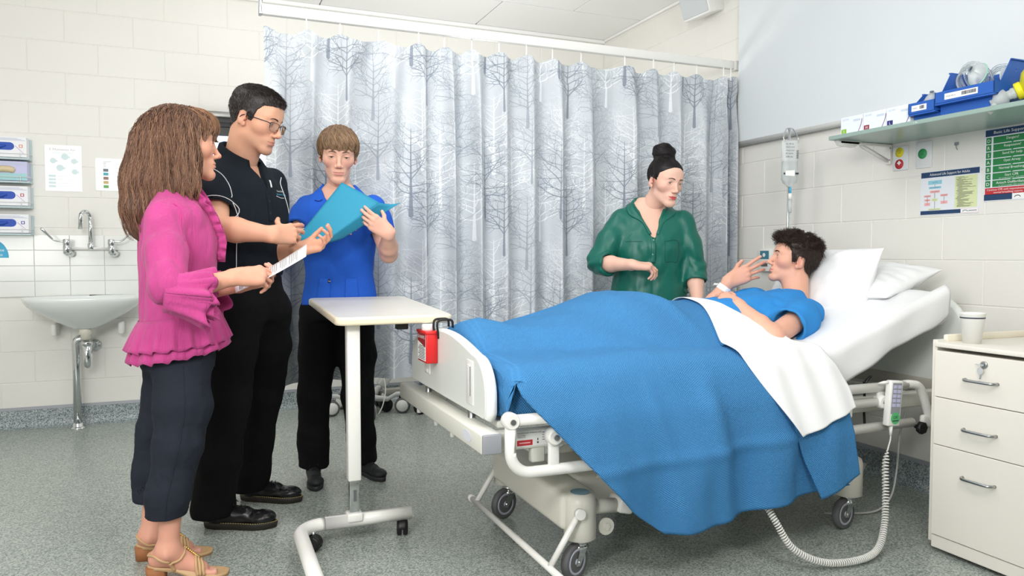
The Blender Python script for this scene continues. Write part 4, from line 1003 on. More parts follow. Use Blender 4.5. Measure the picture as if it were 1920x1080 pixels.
obj('cap', MB().tube([d + Vector((0, 0, 1.455)), d + Vector((0, 0, 1.42))], .010, 12), M_white, t)
obj('chamber', MB().tube([d + Vector((0, 0, 1.42)), d + Vector((0, 0, 1.35))], .009, 12), M_clear2, t)
obj('line', MB().tube(smooth_path([d + Vector((0, 0, 1.35)), d + Vector((0, 0, 1.2)), d + Vector((-.02, 0, 1.05)), d + Vector((-.05, -.02, .85))], 6), .0025, 8), M_clear2, t)

# ------------------------------------------------------------------ wheeled stands behind the curtain
def star_stand(name, label, cx, cy, ends, m, top):
    t = thing(name, label, 'stand', (cx, cy, 0))
    obj('hub', MB().lathe([(.05, .10), (.055, .11), (.05, .15), (.03, .17), (.025, .20)], (cx, cy, 0)), m, t)
    obj('pole', MB().cyl((cx, cy, .16), (cx, cy, top), .014, 12), M_steel, t)
    for (x, y) in ends:
        d = Vector((x - cx, y - cy, 0)); L_ = d.length; d.normalize(); sd = Vector((-d.y, d.x, 0)); rings = []
        for f, z, w, h in ((0, .13, .028, .022), (.3, .105, .024, .018), (.6, .10, .022, .015), (.82, .135, .022, .014), (1.0, .14, .02, .012)):
            p = Vector((cx, cy, z)) + d * (L_ * f); rings.append([p + sd * a + Vector((0, 0, b)) for a, b in ((-w, -h), (w, -h), (w, h * .5), (w * .6, h), (-w * .6, h), (-w, h * .5))])
        lg = obj('leg', MB().ring(rings), m, t)
        p = Vector((x, y, .055)); sdy = sd; mb = MB()
        for sg in (-1, 1):
            dc = MB(); ring = lambda rr, h: [p + sdy * (sg * h) + d * (rr * math.cos(q)) + Vector((0, 0, rr * math.sin(q))) for q in [2 * PI * k / 22 for k in range(22)]]
            mb.ring([ring(.046, .006), ring(.055, .008), ring(.055, .024), ring(.044, .027)][::-sg]); dc.ring([ring(.042, .026), ring(.040, .030), ring(.002, .031)][::-sg]); obj('wheel_cover', dc, M_white, lg, 'white wheel cover')
        w = obj('castor_wheel', mb, M_grey, lg); obj('castor_hood', MB().cyl(p + Vector((0, 0, .03)), p + Vector((0, 0, .085)), .012), m, lg)
    return t
M_lgrey = mat('light_grey_casting', (196, 197, 194), .45)
star_stand('equipment_stand', 'light grey five-legged equipment stand on white-capped castors behind the curtain', 1.06, 5.26, [(.815, 5.25), (1.045, 5.03), (1.30, 5.17), (.93, 5.48), (1.2, 5.48)], M_lgrey, 1.2)
t = thing('treadle_stand', 'grey wheeled stand with a slanted foot treadle and black castors behind the bed foot', 'stand', (1.4, 5.3, 0))
M_wg = mat('warm_grey_paint', (150, 148, 138), .5)
obj('base_bar', MB().box((1.18, 5.22, .13), (1.72, 5.28, .165), .006), M_wg, t); obj('cross_bar', MB().box((1.38, 5.06, .13), (1.43, 5.52, .16), .006), M_wg, t)
obj('treadle', MB().box((1.19, 5.29, .16), (1.25, 5.38, .30), .008, rot=Matrix.Rotation(R(38), 3, 'Y')), M_lgrey, t, 'light grey slanted treadle')
obj('post', MB().cyl((1.46, 5.25, .16), (1.46, 5.25, 1.1), .014), M_steel, t)
for (x, y) in ((1.405, 5.08), (1.405, 5.5), (1.69, 5.25), (1.2, 5.25)): twin_castor(t, x, y, R(20), .045)
t = thing('power_cable', 'thin white cable hanging beside the equipment stand pole', 'cable', (1.1, 5.2, 0))
obj('cable', MB().tube(smooth_path([(1.10, 5.22, .5), (1.14, 5.2, .35), (1.18, 5.18, .2), (1.16, 5.16, .08), (1.12, 5.14, .006)], 6), .004, 8), M_white, t)

# ------------------------------------------------------------------ sharps container on the foot board
t = thing('sharps_container', 'red sharps container with a white lid hooked on the foot board', 'container', (.81, 2.82, .70))
M_sh = mat('red_sharps_plastic', (222, 40, 42), .3, trans=.1)
b = obj('box', MB().box((.786, 2.752, .703), (.833, 2.878, .822), .006), M_sh, t)
obj('lid', MB().box((.782, 2.748, .815), (.835, 2.882, .828), .004), M_sh, t)
obj('neck', MB().lathe([(.024, .826), (.026, .828), (.026, .848), (.022, .852), (.004, .852)], (.812, 2.815, 0)), M_white, t, 'white round closure')
lb = MB(); lb.box((.7850, 2.76, .712), (.7858, 2.87, .815), mi=0); lb.add([(.7846, 2.87, .815), (.7846, 2.87, .785), (.7846, 2.76, .765), (.7846, 2.76, .815)], [(0, 1, 2, 3)], 1)
for k in range(9): lb.box((.7844, 2.768 + .006 * (k % 2), .717 + .0062 * k), (.7850, 2.862 - .008 * (k % 3), .7192 + .0062 * k), mi=2)
text(lb, 'SHARPS', (.7842, 2.866, .796), (0, -1, 0), (0, 0, 1), .013, 0, width=.095)
obj('label', lb, [M_paper, mat('dark_red_print', (150, 26, 34), .5), M_ink], t, 'white and dark red printed label')
hk = MB(); obj('hanger', MB().tube(smooth_path([(.832, 2.79, .80), (.826, 2.79, .848), (.832, 2.79, .868), (.856, 2.79, .872), (.884, 2.79, .868), (.888, 2.79, .84)], 5), .0045, 8), M_black, t, 'dark wire hanger over the board'); hk.tube(smooth_path([(.832, 2.74, .80), (.826, 2.74, .85), (.832, 2.74, .868), (.856, 2.74, .872), (.884, 2.74, .868), (.888, 2.74, .84)], 5), .0045, 8)
obj('hanger', hk, M_black, t, 'dark wire hanger over the board')

# ------------------------------------------------------------------ bed handset and its coiled lead, mains lead
t = thing('bed_handset', 'white bed control handset with a green sticker hooked on the side rail', 'handset', (2.49, 2.10, .45))
rt_ = Matrix.Rotation(R(5), 3, 'Y'); pv = (2.49, 2.115, .54)
obj('body', MB().box((2.455, 2.10, .452), (2.522, 2.128, .630), .006, rot=rt_, piv=pv), M_white, t)
obj('key_panel', MB().box((2.464, 2.0985, .50), (2.513, 2.1005, .622), .001, seg=1, rot=rt_, piv=pv), M_greyp, t, 'grey keypad')
kp = MB()
for k in range(5):
    for s in (0, 1): kp.box((2.468 + .023 * s, 2.0975, .528 + .018 * k), (2.486 + .023 * s, 2.0987, .541 + .018 * k), .0004, seg=1, rot=rt_, piv=pv)
obj('key', kp, M_lil, t); 
gs = MB(); gs.lathe([(.0235, 0), (.0235, -.001)], (2.4865, 2.0992, .484), 'Y', n=26); go = obj('sticker', gs, mat('sticker_green2', (92, 190, 120), .5), t, 'round green test sticker')
pr = MB(); text(pr, 'OK', (2.4865, 2.0975, .482), (1, 0, 0), (0, 0, 1), .012, align='C'); pr.box((2.471, 2.0974, .472), (2.502, 2.0979, .476)); obj('sticker_print', pr, M_ink, go)
obj('hook', MB().tube([(2.44, 2.14, .615), (2.44, 2.115, .625), (2.47, 2.115, .625)], .006, 8), M_white, t)
hc = [Vector(p) for p in smooth_path([(2.478, 2.112, .45), (2.475, 2.11, .40), (2.462, 2.11, .36), (2.44, 2.10, .30), (2.41, 2.07, .20), (2.36, 2.03, .10), (2.28, 1.99, .035), (2.16, 1.97, .022), (2.02, 1.99, .03), (1.92, 2.03, .08), (1.875, 2.07, .17), (1.86, 2.14, .26)], 40)]
t = thing('coiled_lead', 'white coiled handset lead looping down to the floor from the bed rail', 'lead', (2.2, 2.0, 0))
L0 = 0; out = []; a = 0; upv = Vector((0, 1, 0))
for i in range(len(hc)):
    d = (hc[min(i + 1, len(hc) - 1)] - hc[max(i - 1, 0)]); ds = (hc[i] - hc[i - 1]).length if i else 0; d.normalize()
    L0 += ds; s1 = d.cross(upv).normalized(); s2 = d.cross(s1)
    k = min(1, max(0, (L0 - .09) / .04)); pitch = .0125 - .0035 * min(1, max(0, (L0 - .2) / .25))
    steps = 5
    for q in range(steps):
        a += ds / steps / pitch * 2 * PI if k > 0 else 0
        p = hc[i - 1].lerp(hc[i], (q + 1) / steps) if i else hc[0]
        out.append(p + (s1 * math.cos(a) + s2 * math.sin(a)) * .0105 * k)
# resample densely so that every turn keeps at least 9 points
obj('lead', MB().tube(out, .0029, 5), mat('lead_plastic', (232, 232, 226), .4), t)
obj('strain_relief', MB().tube([(2.479, 2.112, .455), (2.4755, 2.11, .415)], [.008, .0045], 10), M_white, t)
t = thing('mains_lead', 'thin grey mains lead trailing on the floor behind the bed castor', 'lead', (2.7, 2.4, 0))
obj('lead', MB().tube(smooth_path([(2.98, 2.46, .40), (2.92, 2.44, .30), (2.86, 2.40, .17), (2.78, 2.36, .06), (2.68, 2.35, .012), (2.55, 2.38, .008), (2.46, 2.42, .008)], 8), .0045, 8), M_lgrey, t)
t = thing('floor_pad', 'grey plastic guard on the floor behind the head castor', 'guard', (2.75, 2.62, 0))
obj('panel', MB().prism([(2.70, 2.60, .0), (2.82, 2.60, .0), (2.90, 2.60, .13), (2.80, 2.60, .13)], (0, .012, 0)), M_lgrey, t)
# ------------------------------------------------------------------ distance-field modelling for bodies and clothes
class Sdf:
    """signed-distance model evaluated on one dense grid; each primitive only touches its own box"""
    def __init__(s): s.ops = []; s.pad = .012; s.mar = 0
    def cone(s, a, b, ra, rb, k=.01, sub=False):
        a = np.asarray(a, np.float32); b = np.asarray(b, np.float32); ba = b - a; l2 = float(ba @ ba) + 1e-12; r = max(ra, rb)
        def f(X, Y, Z):
            x, y, z = X - a[0], Y - a[1], Z - a[2]; t = np.clip((x * ba[0] + y * ba[1] + z * ba[2]) / l2, 0, 1)
            return np.sqrt((x - t * ba[0]) ** 2 + (y - t * ba[1]) ** 2 + (z - t * ba[2]) ** 2) - (ra + (rb - ra) * t)
        s.ops.append((f, np.minimum(a, b) - r, np.maximum(a, b) + r, k, sub)); return s
    def chain(s, pts, rs, k=.01, sub=False):
        for i in range(len(pts) - 1): s.cone(pts[i], pts[i + 1], rs[i], rs[i + 1], k, sub)
        return s
    def ell(s, c, r, k=.01, sub=False, rot=None):
        c = np.asarray(c, np.float32); r = np.asarray(r, np.float32)
        Rm = None if rot is None else np.array(rot, np.float32)
        ext = r if Rm is None else np.sqrt((Rm ** 2) @ (r ** 2))
        def f(X, Y, Z):
            x, y, z = X - c[0], Y - c[1], Z - c[2]
            if Rm is not None: x, y, z = [Rm[0, i] * x + Rm[1, i] * y + Rm[2, i] * z for i in range(3)]
            k0 = np.sqrt((x / r[0]) ** 2 + (y / r[1]) ** 2 + (z / r[2]) ** 2); k1 = np.sqrt((x / r[0] ** 2) ** 2 + (y / r[1] ** 2) ** 2 + (z / r[2] ** 2) ** 2)
            return k0 * (k0 - 1) / (k1 + 1e-6)
        s.ops.append((f, c - ext, c + ext, k, sub)); return s
    def loft(s, st, L, k=.01, p=2.0, sub=False):
        """st: stations (centre xyz, half width along L, half depth); L lateral unit vector"""
        C = np.array([q[0] for q in st], np.float64); A = np.array([q[1] for q in st]); B = np.array([q[2] for q in st])
        ax = C[-1] - C[0]; H = np.linalg.norm(ax); ax /= H; L = np.array(L, float); L = L - ax * (L @ ax); L /= np.linalg.norm(L); F = np.cross(L, ax)
        T = (C - C[0]) @ ax; tt = np.linspace(T[0], T[-1], 96)
        def cub(v):
            m = np.gradient(v, T); i = np.clip(np.searchsorted(T, tt) - 1, 0, len(T) - 2); h = T[i + 1] - T[i]; u = (tt - T[i]) / h
            return (2 * u ** 3 - 3 * u ** 2 + 1) * v[i] + (u ** 3 - 2 * u ** 2 + u) * h * m[i] + (-2 * u ** 3 + 3 * u ** 2) * v[i + 1] + (u ** 3 - u ** 2) * h * m[i + 1]
        ta = cub(A).astype(np.float32); tb = cub(B).astype(np.float32); co = (C - C[0]); cl = cub(co @ L).astype(np.float32); cf = cub(co @ F).astype(np.float32)
        L, F, ax, c0 = [v.astype(np.float32) for v in (L, F, ax, C[0])]
        def f(X, Y, Z):
            x, y, z = X - c0[0], Y - c0[1], Z - c0[2]; t = x * ax[0] + y * ax[1] + z * ax[2]
            i = np.clip((t / H * 95), 0, 94.999); i0 = i.astype(np.int32); w = i - i0
            g = lambda v: v[i0] * (1 - w) + v[i0 + 1] * w
            a, b = g(ta), g(tb); u = x * L[0] + y * L[1] + z * L[2] - g(cl); v = x * F[0] + y * F[1] + z * F[2] - g(cf)
            if p == 2.0:
                k0 = np.sqrt((u / a) ** 2 + (v / b) ** 2); k1 = np.sqrt((u / a ** 2) ** 2 + (v / b ** 2) ** 2); d = k0 * (k0 - 1) / (k1 + 1e-6)
                d = np.where(k0 < .2, -np.minimum(a, b) * .8, d)
            else: d = ((np.abs(u / a) ** p + np.abs(v / b) ** p) ** (1 / p) - 1) * np.minimum(a, b)
            o = np.maximum(np.maximum(-t, t - H), 0)
            return np.where(o > 0, np.sqrt(np.maximum(d, 0) ** 2 + o ** 2), d)
        e = max(A.max(), B.max()) * 1.05
        s.ops.append((f, C.min(0) - e, C.max(0) + e, k, sub)); return s
    def plane(s, p, n, k=.004):
        """cut away the side the normal points to"""
        p = np.asarray(p, np.float32); n = np.asarray(n, np.float32); n = n / np.linalg.norm(n)
        s.ops.append((lambda X, Y, Z: -((X - p[0]) * n[0] + (Y - p[1]) * n[1] + (Z - p[2]) * n[2]), None, None, k, True)); return s
    def func(s, f, lo, hi, k=.004, sub=False): s.ops.append((f, np.asarray(lo), np.asarray(hi), k, sub)); return s
    def disp(s, f): s.ops.append((f, None, None, 0, 'disp')); return s
    def grid(s, h, lo=None, hi=None):
        if lo is None:
            q = [o for o in s.ops if o[1] is not None and not o[4]]; lo = np.min([o[1] for o in q], 0); hi = np.max([o[2] for o in q], 0)
        lo = np.asarray(lo, float) - 4 * h - s.mar; hi = np.asarray(hi, float) + 4 * h + s.mar; n = np.ceil((hi - lo) / h).astype(int) + 1
        ax = [(lo[i] + h * np.arange(n[i])).astype(np.float32) for i in range(3)]; D = np.full(n, .08, np.float32)
        for f, a, b, k, sub in s.ops:
            if sub == 'disp':
                I = np.argwhere(np.abs(D) < .03)
                if len(I): P = np.stack([ax[i][I[:, i]] for i in range(3)], 1); D[tuple(I.T)] += f(P).astype(np.float32)
                continue
            if a is None: sl = (slice(None),) * 3
            else:
                pad = max(k * 1.2, 3 * h) + s.pad; i0 = np.clip(np.floor((a - pad - lo) / h).astype(int), 0, n); i1 = np.clip(np.ceil((b + pad - lo) / h).astype(int) + 1, 0, n)
                if (i1 <= i0).any(): continue
                sl = tuple(slice(int(p), int(q)) for p, q in zip(i0, i1))
            d = f(ax[0][sl[0]][:, None, None], ax[1][sl[1]][None, :, None], ax[2][sl[2]][None, None, :]).astype(np.float32); e = D[sl]
            if sub: d = -d; hh = np.maximum(k - np.abs(e - d), 0) / k; D[sl] = np.maximum(e, d) + hh * hh * k * .25
            elif k > 0: hh = np.maximum(k - np.abs(e - d), 0) / k; D[sl] = np.minimum(e, d) - hh * hh * k * .25
            else: D[sl] = np.minimum(e, d)
        return D, lo, h
def nets(D, lo, h):
    """naive surface nets: zero level of a grid -> verts, quads"""
    S = D < 0; c = np.zeros(np.array(D.shape) - 1, np.uint8); off = [(i, j, k) for i in (0, 1) for j in (0, 1) for k in (0, 1)]; n = c.shape
    for o in off: c += S[o[0]:o[0] + n[0], o[1]:o[1] + n[1], o[2]:o[2] + n[2]]
    I = np.argwhere((c > 0) & (c < 8)); vid = np.full(n, -1, np.int32); vid[tuple(I.T)] = np.arange(len(I))
    V = {o: D[I[:, 0] + o[0], I[:, 1] + o[1], I[:, 2] + o[2]] for o in off}; acc = np.zeros((len(I), 3)); cnt = np.zeros(len(I))
    for a in off:
        for ax in range(3):
            if a[ax] == 0:
                b = list(a); b[ax] = 1; b = tuple(b); da, db = V[a], V[b]; m = (da < 0) != (db < 0); t = np.where(m, da / np.where(m, da - db, 1), 0)
                for q in range(3): acc[:, q] += np.where(m, a[q] + (t if q == ax else 0), 0)
                cnt += m
    verts = lo + (I + acc / cnt[:, None]) * h; quads = []
    for ax in range(3):
        u, v = (ax + 1) % 3, (ax + 2) % 3; sl0 = [slice(None)] * 3; sl1 = [slice(None)] * 3; sl0[ax] = slice(0, -1); sl1[ax] = slice(1, None)
        A = S[tuple(sl0)]; B = S[tuple(sl1)]; E = np.argwhere(A != B); E = E[(E[:, u] > 0) & (E[:, v] > 0) & (E[:, u] < D.shape[u] - 1) & (E[:, v] < D.shape[v] - 1)]
        fl = A[tuple(E.T)]; q = []
        for du, dv in ((-1, -1), (0, -1), (0, 0), (-1, 0)): e = E.copy(); e[:, u] += du; e[:, v] += dv; q.append(vid[tuple(e.T)])
        q = np.stack(q, 1); q[~fl] = q[~fl][:, ::-1]; quads.append(q)
    return verts, np.concatenate(quads)
def sample(D, lo, h, P):
    """trilinear value and gradient of a grid at points P"""
    g = (P - lo) / h; g = np.clip(g, 0, np.array(D.shape) - 1.001); i = np.floor(g).astype(int); f = g - i; i = np.minimum(i, np.array(D.shape) - 2)
    v = {}
    for a in (0, 1):
        for b in (0, 1):
            for c in (0, 1): v[a, b, c] = D[i[:, 0] + a, i[:, 1] + b, i[:, 2] + c]
    x, y, z = f.T; L_ = lambda p, q, t: p * (1 - t) + q * t
    x00, x10, x01, x11 = [L_(v[0, b, c], v[1, b, c], x) for b, c in ((0, 0), (1, 0), (0, 1), (1, 1))]
    val = L_(L_(x00, x10, y), L_(x01, x11, y), z)
    gx = L_(L_(v[1, 0, 0] - v[0, 0, 0], v[1, 1, 0] - v[0, 1, 0], y), L_(v[1, 0, 1] - v[0, 0, 1], v[1, 1, 1] - v[0, 1, 1], y), z)
    gy = L_(x10 - x00, x11 - x01, z); gz = L_(x01, x11, y) - L_(x00, x10, y); G = np.stack([gx, gy, gz], 1)
    return val, G / (np.linalg.norm(G, axis=1, keepdims=True) + 1e-9)
class Parts:
    """accumulates verts / quads / colours into one mesh"""
    def __init__(s): s.v = []; s.q = []; s.c = []; s.n = 0
    def add(s, v, q, c):
        s.v.append(v); s.q.append(q + s.n); s.n += len(v); c = np.asarray(c, np.float32)
        s.c.append(np.broadcast_to(c, (len(v), 3)) if c.ndim == 1 else c); return s
    def link(s, name, m, parent, label=None):
        v = np.concatenate(s.v).astype(np.float32) - np.array(ORG[parent.name], np.float32); q = np.concatenate(s.q).astype(np.int32); c = np.concatenate(s.c)
        me = bpy.data.meshes.new(name); nq = len(q); w = q.shape[1]
        me.vertices.add(len(v)); me.vertices.foreach_set('co', v.ravel()); me.loops.add(nq * w); me.loops.foreach_set('vertex_index', q.ravel()); me.polygons.add(nq)
        me.polygons.foreach_set('loop_start', np.arange(nq, dtype=np.int32) * w); me.polygons.foreach_set('use_smooth', np.ones(nq, bool))
        at = me.color_attributes.new('Col', 'FLOAT_COLOR', 'POINT'); at.data.foreach_set('color', np.c_[c, np.ones(len(c))].astype(np.float32).ravel())
        me.update(calc_edges=True); me.validate(); me.materials.append(m)
        o = bpy.data.objects.new(name, me); COL.objects.link(o); o.parent = parent; ORG[o.name] = ORG[parent.name]
        if label: o['label'] = label
        return o
def relax(v, q, it=2, lam=.5):
    for _ in range(it):
        a = np.zeros_like(v); n = np.zeros(len(v))
        for i in range(4):
            j = q[:, (i + 1) % 4]; np.add.at(a, q[:, i], v[j]); np.add.at(n, q[:, i], 1); np.add.at(a, j, v[q[:, i]]); np.add.at(n, j, 1)
        v = v + lam * (a / np.maximum(n, 1)[:, None] - v)
    return v
def L3(c): return np.array(lin(c), np.float32)
def unit(v): v = np.asarray(v, float); return v / (np.linalg.norm(v) + 1e-12)
def strands(parts, P, widths, cols, sides=3):
    """P (n strands, m points, 3) -> thin tapering prisms"""
    n, m = P.shape[:2]; T = np.gradient(P, axis=1); T /= np.linalg.norm(T, axis=2, keepdims=True) + 1e-9
    ref = np.zeros_like(T); ref[..., 0] = .31; ref[..., 1] = .52; ref[..., 2] = .8; A = np.cross(T, ref); A /= np.linalg.norm(A, axis=2, keepdims=True) + 1e-9; B = np.cross(T, A)
    w = np.asarray(widths, np.float32); w = np.broadcast_to(w, (n, m)) if w.ndim != 2 else w
    V = np.stack([P + (A * math.cos(2 * PI * k / sides) + B * math.sin(2 * PI * k / sides)) * w[..., None] for k in range(sides)], 2)
    idx = np.arange(n * m * sides).reshape(n, m, sides); a = idx[:, :-1]; b = idx[:, 1:]
    Q = np.stack([a, np.roll(a, -1, 2), np.roll(b, -1, 2), b], -1).reshape(-1, 4)
    C = np.repeat(np.repeat(cols[:, None, None, :], m, 1), sides, 2) if cols.ndim == 2 else np.repeat(cols[:, :, None, :], sides, 2)
    parts.add(V.reshape(-1, 3), Q, C.reshape(-1, 3))
def flow(G, roots, dirf, steps, ds, stick=.5, lift=None, jit=.0, seed=0):
    """grow strands from roots along dirf(p, s), hugging level lift(s) of grid G"""
    D, lo, h = G; r = np.random.default_rng(seed); p = roots.copy(); out = [p.copy()]; n = len(p); ds = np.broadcast_to(np.asarray(ds), (n,))
    off = r.normal(0, 1, (n, 3)) * jit
    for i in range(steps):
        s = (i + 1) / steps; v, g = sample(D, lo, h, p); d = dirf(p, s) + off; d = d - g * (d * g).sum(1, keepdims=True) * stick; d /= np.linalg.norm(d, axis=1, keepdims=True) + 1e-9
        p = p + d * ds[:, None]
        if lift is not None: v, g = sample(D, lo, h, p); p = p - g * ((v - lift(s)) * stick)[:, None]
        out.append(p.copy())
    return np.stack(out, 1)

# ------------------------------------------------------------------ people
def skin_mat(name): return mat(name, (220, 180, 160), .48, attr='Col', sss=.12, spec=.35, bump=(420, .05))
M_skin = skin_mat('skin')
M_hair = mat('hair_strands', (90, 70, 60), .42, attr='Col', spec=.4)
M_eye = mat('eyeball', (230, 228, 224), .08, attr='Col', spec=.6)
def head(person, parts, hd, tone, par):
    """hd: dict c (between the eyes, mid depth), yaw, pitch, roll, s (scale), neck (world point), chest (list of world cones). Adds skin to parts; returns frame functions"""
    s = hd.get('s', 1.06); yaw = R(hd['yaw']); F = np.array((math.cos(yaw), math.sin(yaw), 0)); U = np.array((0, 0, 1.0)); Rt = np.cross(F, U)
    pt = R(hd.get('pitch', 0)); F, U = F * math.cos(pt) + U * math.sin(pt), U * math.cos(pt) - F * math.sin(pt)
    rl = R(hd.get('roll', 0)); Rt, U = Rt * math.cos(rl) + U * math.sin(rl), U * math.cos(rl) - Rt * math.sin(rl)
    Mx = np.stack([Rt, F, U], 1); c = np.array(hd['c'], float)
    wl = lambda p: c + (np.asarray(p) @ Mx.T) * s        # local -> world
    lw = lambda p: ((np.asarray(p, float) - c) @ Mx) / s  # world -> local
    g = par.get; jw = g('jaw', 1.0); S = Sdf(); S.pad = S.mar = .03
    S.ell((0, -.012, .036), (.0755, .098, .079), 0)
    S.ell((0, .034, .018), (.0655, .062, .066), .02)
    S.ell((0, .036, -.026), (.0590 * jw, .057, .052), .022)
    for sg in (-1, 1):
        S.ell((sg * .041, .050, -.020), (.025, .028, .024), .02)
        S.cone((sg * .0400 * jw, .006, -.066), (sg * .0175 * jw, .072, -.100), .0148, .0150, .028)
    S.ell((0, .03, -.074), (.041 * jw, .055, .034), .022)
    S.ell((0, .080, -.103 - g('chin', 0)), (.021 * jw, .0165, .0155), .022)
    S.ell((0, .0735, -.066), (.029, .0255, .024), .018)
    S.ell((0, .078, .045), (.042, .014, .028), .02)
    for sg in (-1, 1):
        S.cone((sg * .010, .0885, .0205), (sg * .044, .071, .021), .0085 * g('brow', 1), .0085 * g('brow', 1), .014)
        S.ell((sg * .034, .1005, -.001), (.0185, .0145, .0125), .012, True)
        S.ell((sg * .032, .0755, -.0005), (.0160, .0155, .0152), .004)
    nz = g('nose', 1.0)
    S.cone((0, .0912, .013), (0, .0935 + .0165 * nz, -.034), .0062, .0086 * g('nosew', 1), .011)
    S.ell((0, .0965 + .0155 * nz, -.0370), (.0098 * g('nosew', 1), .0098, .0085), .008)
    for sg in (-1, 1):
        S.ell((sg * .0125 * g('nosew', 1), .101, -.0415), (.0072, .0105, .0068), .006)
        S.ell((sg * .0058, .1040, -.0492), (.0030, .0040, .0022), .003, True)
    lf = g('lips', 1.0); lz = -.0690
    S.chain([(-.0245, .0835, lz), (-.009, .0955, lz + .0036), (0, .0962, lz + .0026), (.009, .0955, lz + .0036), (.0245, .0835, lz)], [.0018, .0034 * lf, .0033 * lf, .0034 * lf, .0018], .006)
    S.chain([(-.0225, .0845, lz - .0012), (-.009, .0938, lz - .0056), (.009, .0938, lz - .0056), (.0225, .0845, lz - .0012)], [.0018, .0044 * lf, .0044 * lf, .0018], .006)
    S.chain([(-.0255, .0870, lz), (-.010, .1000, lz + .0003), (0, .1010, lz - .0006), (.010, .1000, lz + .0003), (.0255, .0870, lz)], [.0008, .0013 + g('mouth', 0), .0013 + g('mouth', 0), .0013 + g('mouth', 0), .0008], .0035, True)
    S.cone((-.015, .0945, -.0865), (.015, .0945, -.0865), .003, .003, .01, True)
    uo, lo_ = g('lid', (.0046, .0042))
    for sg in (-1, 1):
        zc = (uo - lo_) / 2; S.ell((sg * .032, .0935, zc - .0003), (.0146, .0108, (uo + lo_) / 2 * 1.08), .0012, True)
    er = Matrix.Rotation(R(-12), 3, 'X')
    for sg in (-1, 1):
        rm = np.array(er @ Matrix.Rotation(sg * R(-22), 3, 'Z'))
        S.ell((sg * .0775, -.010, -.008), (.0062, .0180, .0290), .005, rot=rm); S.ell((sg * .0755, .000, -.032), (.006, .009, .010), .006)
        S.ell((sg * .0835, -.006, -.004), (.0062, .0115, .0190), .004, True, rot=rm); S.ell((sg * .077, .004, -.012), (.004, .004, .006), .003)
    nk = lw(hd['neck']); nr = g('neckr', .054)
    S.cone((0, -.022, -.045), nk, nr * .98, nr * 1.04, .03)
    S.cone((0, .02, -.075), nk + (0, .012, .02), .030, .035, .03)
    for (a, b, ra, rb) in hd.get('chest', ()): S.cone(lw(a), lw(b), ra / s, rb / s, .035)
    if 'cut' in hd: S.plane(lw(hd['cut'][0]), np.asarray(hd['cut'][1]) @ Mx)
    G = S.grid(.0022); v, q = nets(*G); v = relax(v, q, 1, .4)
    x, y, z = v.T; base = L3(tone); col = np.tile(base, (len(v), 1))
    def blend(w, rgb): 
        nonlocal col; w = np.clip(w, 0, 1)[:, None]; col = col * (1 - w) + L3(rgb) * w
    gauss = lambda cx, cy, cz, r: np.exp(-((x - cx) ** 2 + (y - cy) ** 2 + (z - cz) ** 2) / r ** 2)
    pk = g('flush', (224, 150, 134))
    for sg in (-1, 1): blend(.30 * gauss(sg * .044, .07, -.032, .024), pk); blend(.35 * gauss(sg * .08, -.005, -.008, .03), pk)
    blend(.35 * gauss(0, .115, -.04, .014), pk)
    if g('stubble'): blend(g('stubble') * np.clip((-.052 - z) / .02, 0, 1) * np.clip((y - .0) / .03, 0, 1) * (1 - gauss(0, .1, -.07, .016)), (128, 108, 100))
    lipm = (np.abs(x) < .0250) & (y > .078); zu = lz + .0066 * lf - .0062 * (np.abs(x) / .0250) ** 1.4 - .0018 * np.exp(-(x / .004) ** 2); zl = lz - .0098 * lf + .0090 * (np.abs(x) / .0245) ** 2
    blend(np.where(lipm, np.clip((zu - z) / .0012, 0, 1) * np.clip((z - zl) / .0012, 0, 1), 0) * g('lipmix', .75), g('lip', (196, 120, 112)))
    for sg in (-1, 1): blend(.35 * gauss(sg * .032, .09, -.0005, .013), (190, 140, 122))
    parts.add(wl(v), q, col)
    # eyes and brows
    ir = g('iris', (92, 66, 48)); gz = unit(g('gaze', (0, 1, -.1)))
    for sg in (-1, 1):
        th = np.linspace(0, PI, 20); ph = np.linspace(0, 2 * PI, 29)[:-1]; a = unit(gz); b = unit(np.cross(a, (0, 0, 1.0))); cc = np.cross(a, b)
        V = np.array([a * math.cos(t) + (b * math.cos(f) + cc * math.sin(f)) * math.sin(t) for t in th for f in ph]); ids = np.arange(20 * 28).reshape(20, 28)
        Q = np.stack([ids[:-1], np.roll(ids[:-1], -1, 1), np.roll(ids[1:], -1, 1), ids[1:]], -1).reshape(-1, 4); t = np.repeat(th, 28)
        cl = np.where((t < .19)[:, None], L3((14, 12, 12)), np.where((t < .48)[:, None], L3(ir) * (1 - .35 * (t > .42))[:, None], L3((206, 199, 194))))
        p = Parts(); p.add(wl(V * .0136 + np.array((sg * .032, .0755, -.0005))), Q, cl); p.link('eye', M_eye, person)
        # lash line and brow
        xs = np.linspace(-.0142, .0142, 12); up = 1.08 * np.sqrt(np.clip(1 - (xs / .0146) ** 2, 0, 1)); zt = (uo - lo_) / 2 + up * (uo + lo_) / 2
        yy = .0755 + np.sqrt(np.maximum(.0162 ** 2 - xs ** 2 - zt ** 2, 1e-7)); lp = np.stack([sg * .032 + xs, yy, zt], 1)
        p = Parts(); strands(p, wl(lp)[None], .0007 * s * g('lash', 1.0) * np.sin(np.linspace(.25, PI - .25, 12))[None], L3((40, 30, 26))[None], 4); p.link('eyelash', M_hair, person)
        n = 110; rn = np.random.default_rng(11 + sg); f = rn.uniform(0, 1, n); bx = .011 + .036 * f; bz = .0190 + g('browz', 0) + .0052 * np.sin(np.clip(f * 1.25, 0, 1.2) * PI * .62) - .007 * np.clip(f - .6, 0, 1); th_ = rn.uniform(-1, 1, n) * (.0036 * g('browt', 1) * (1 - .75 * f) + .0008)
        P0 = np.stack([sg * bx, .1 + bx * 0, bz + th_], 1)
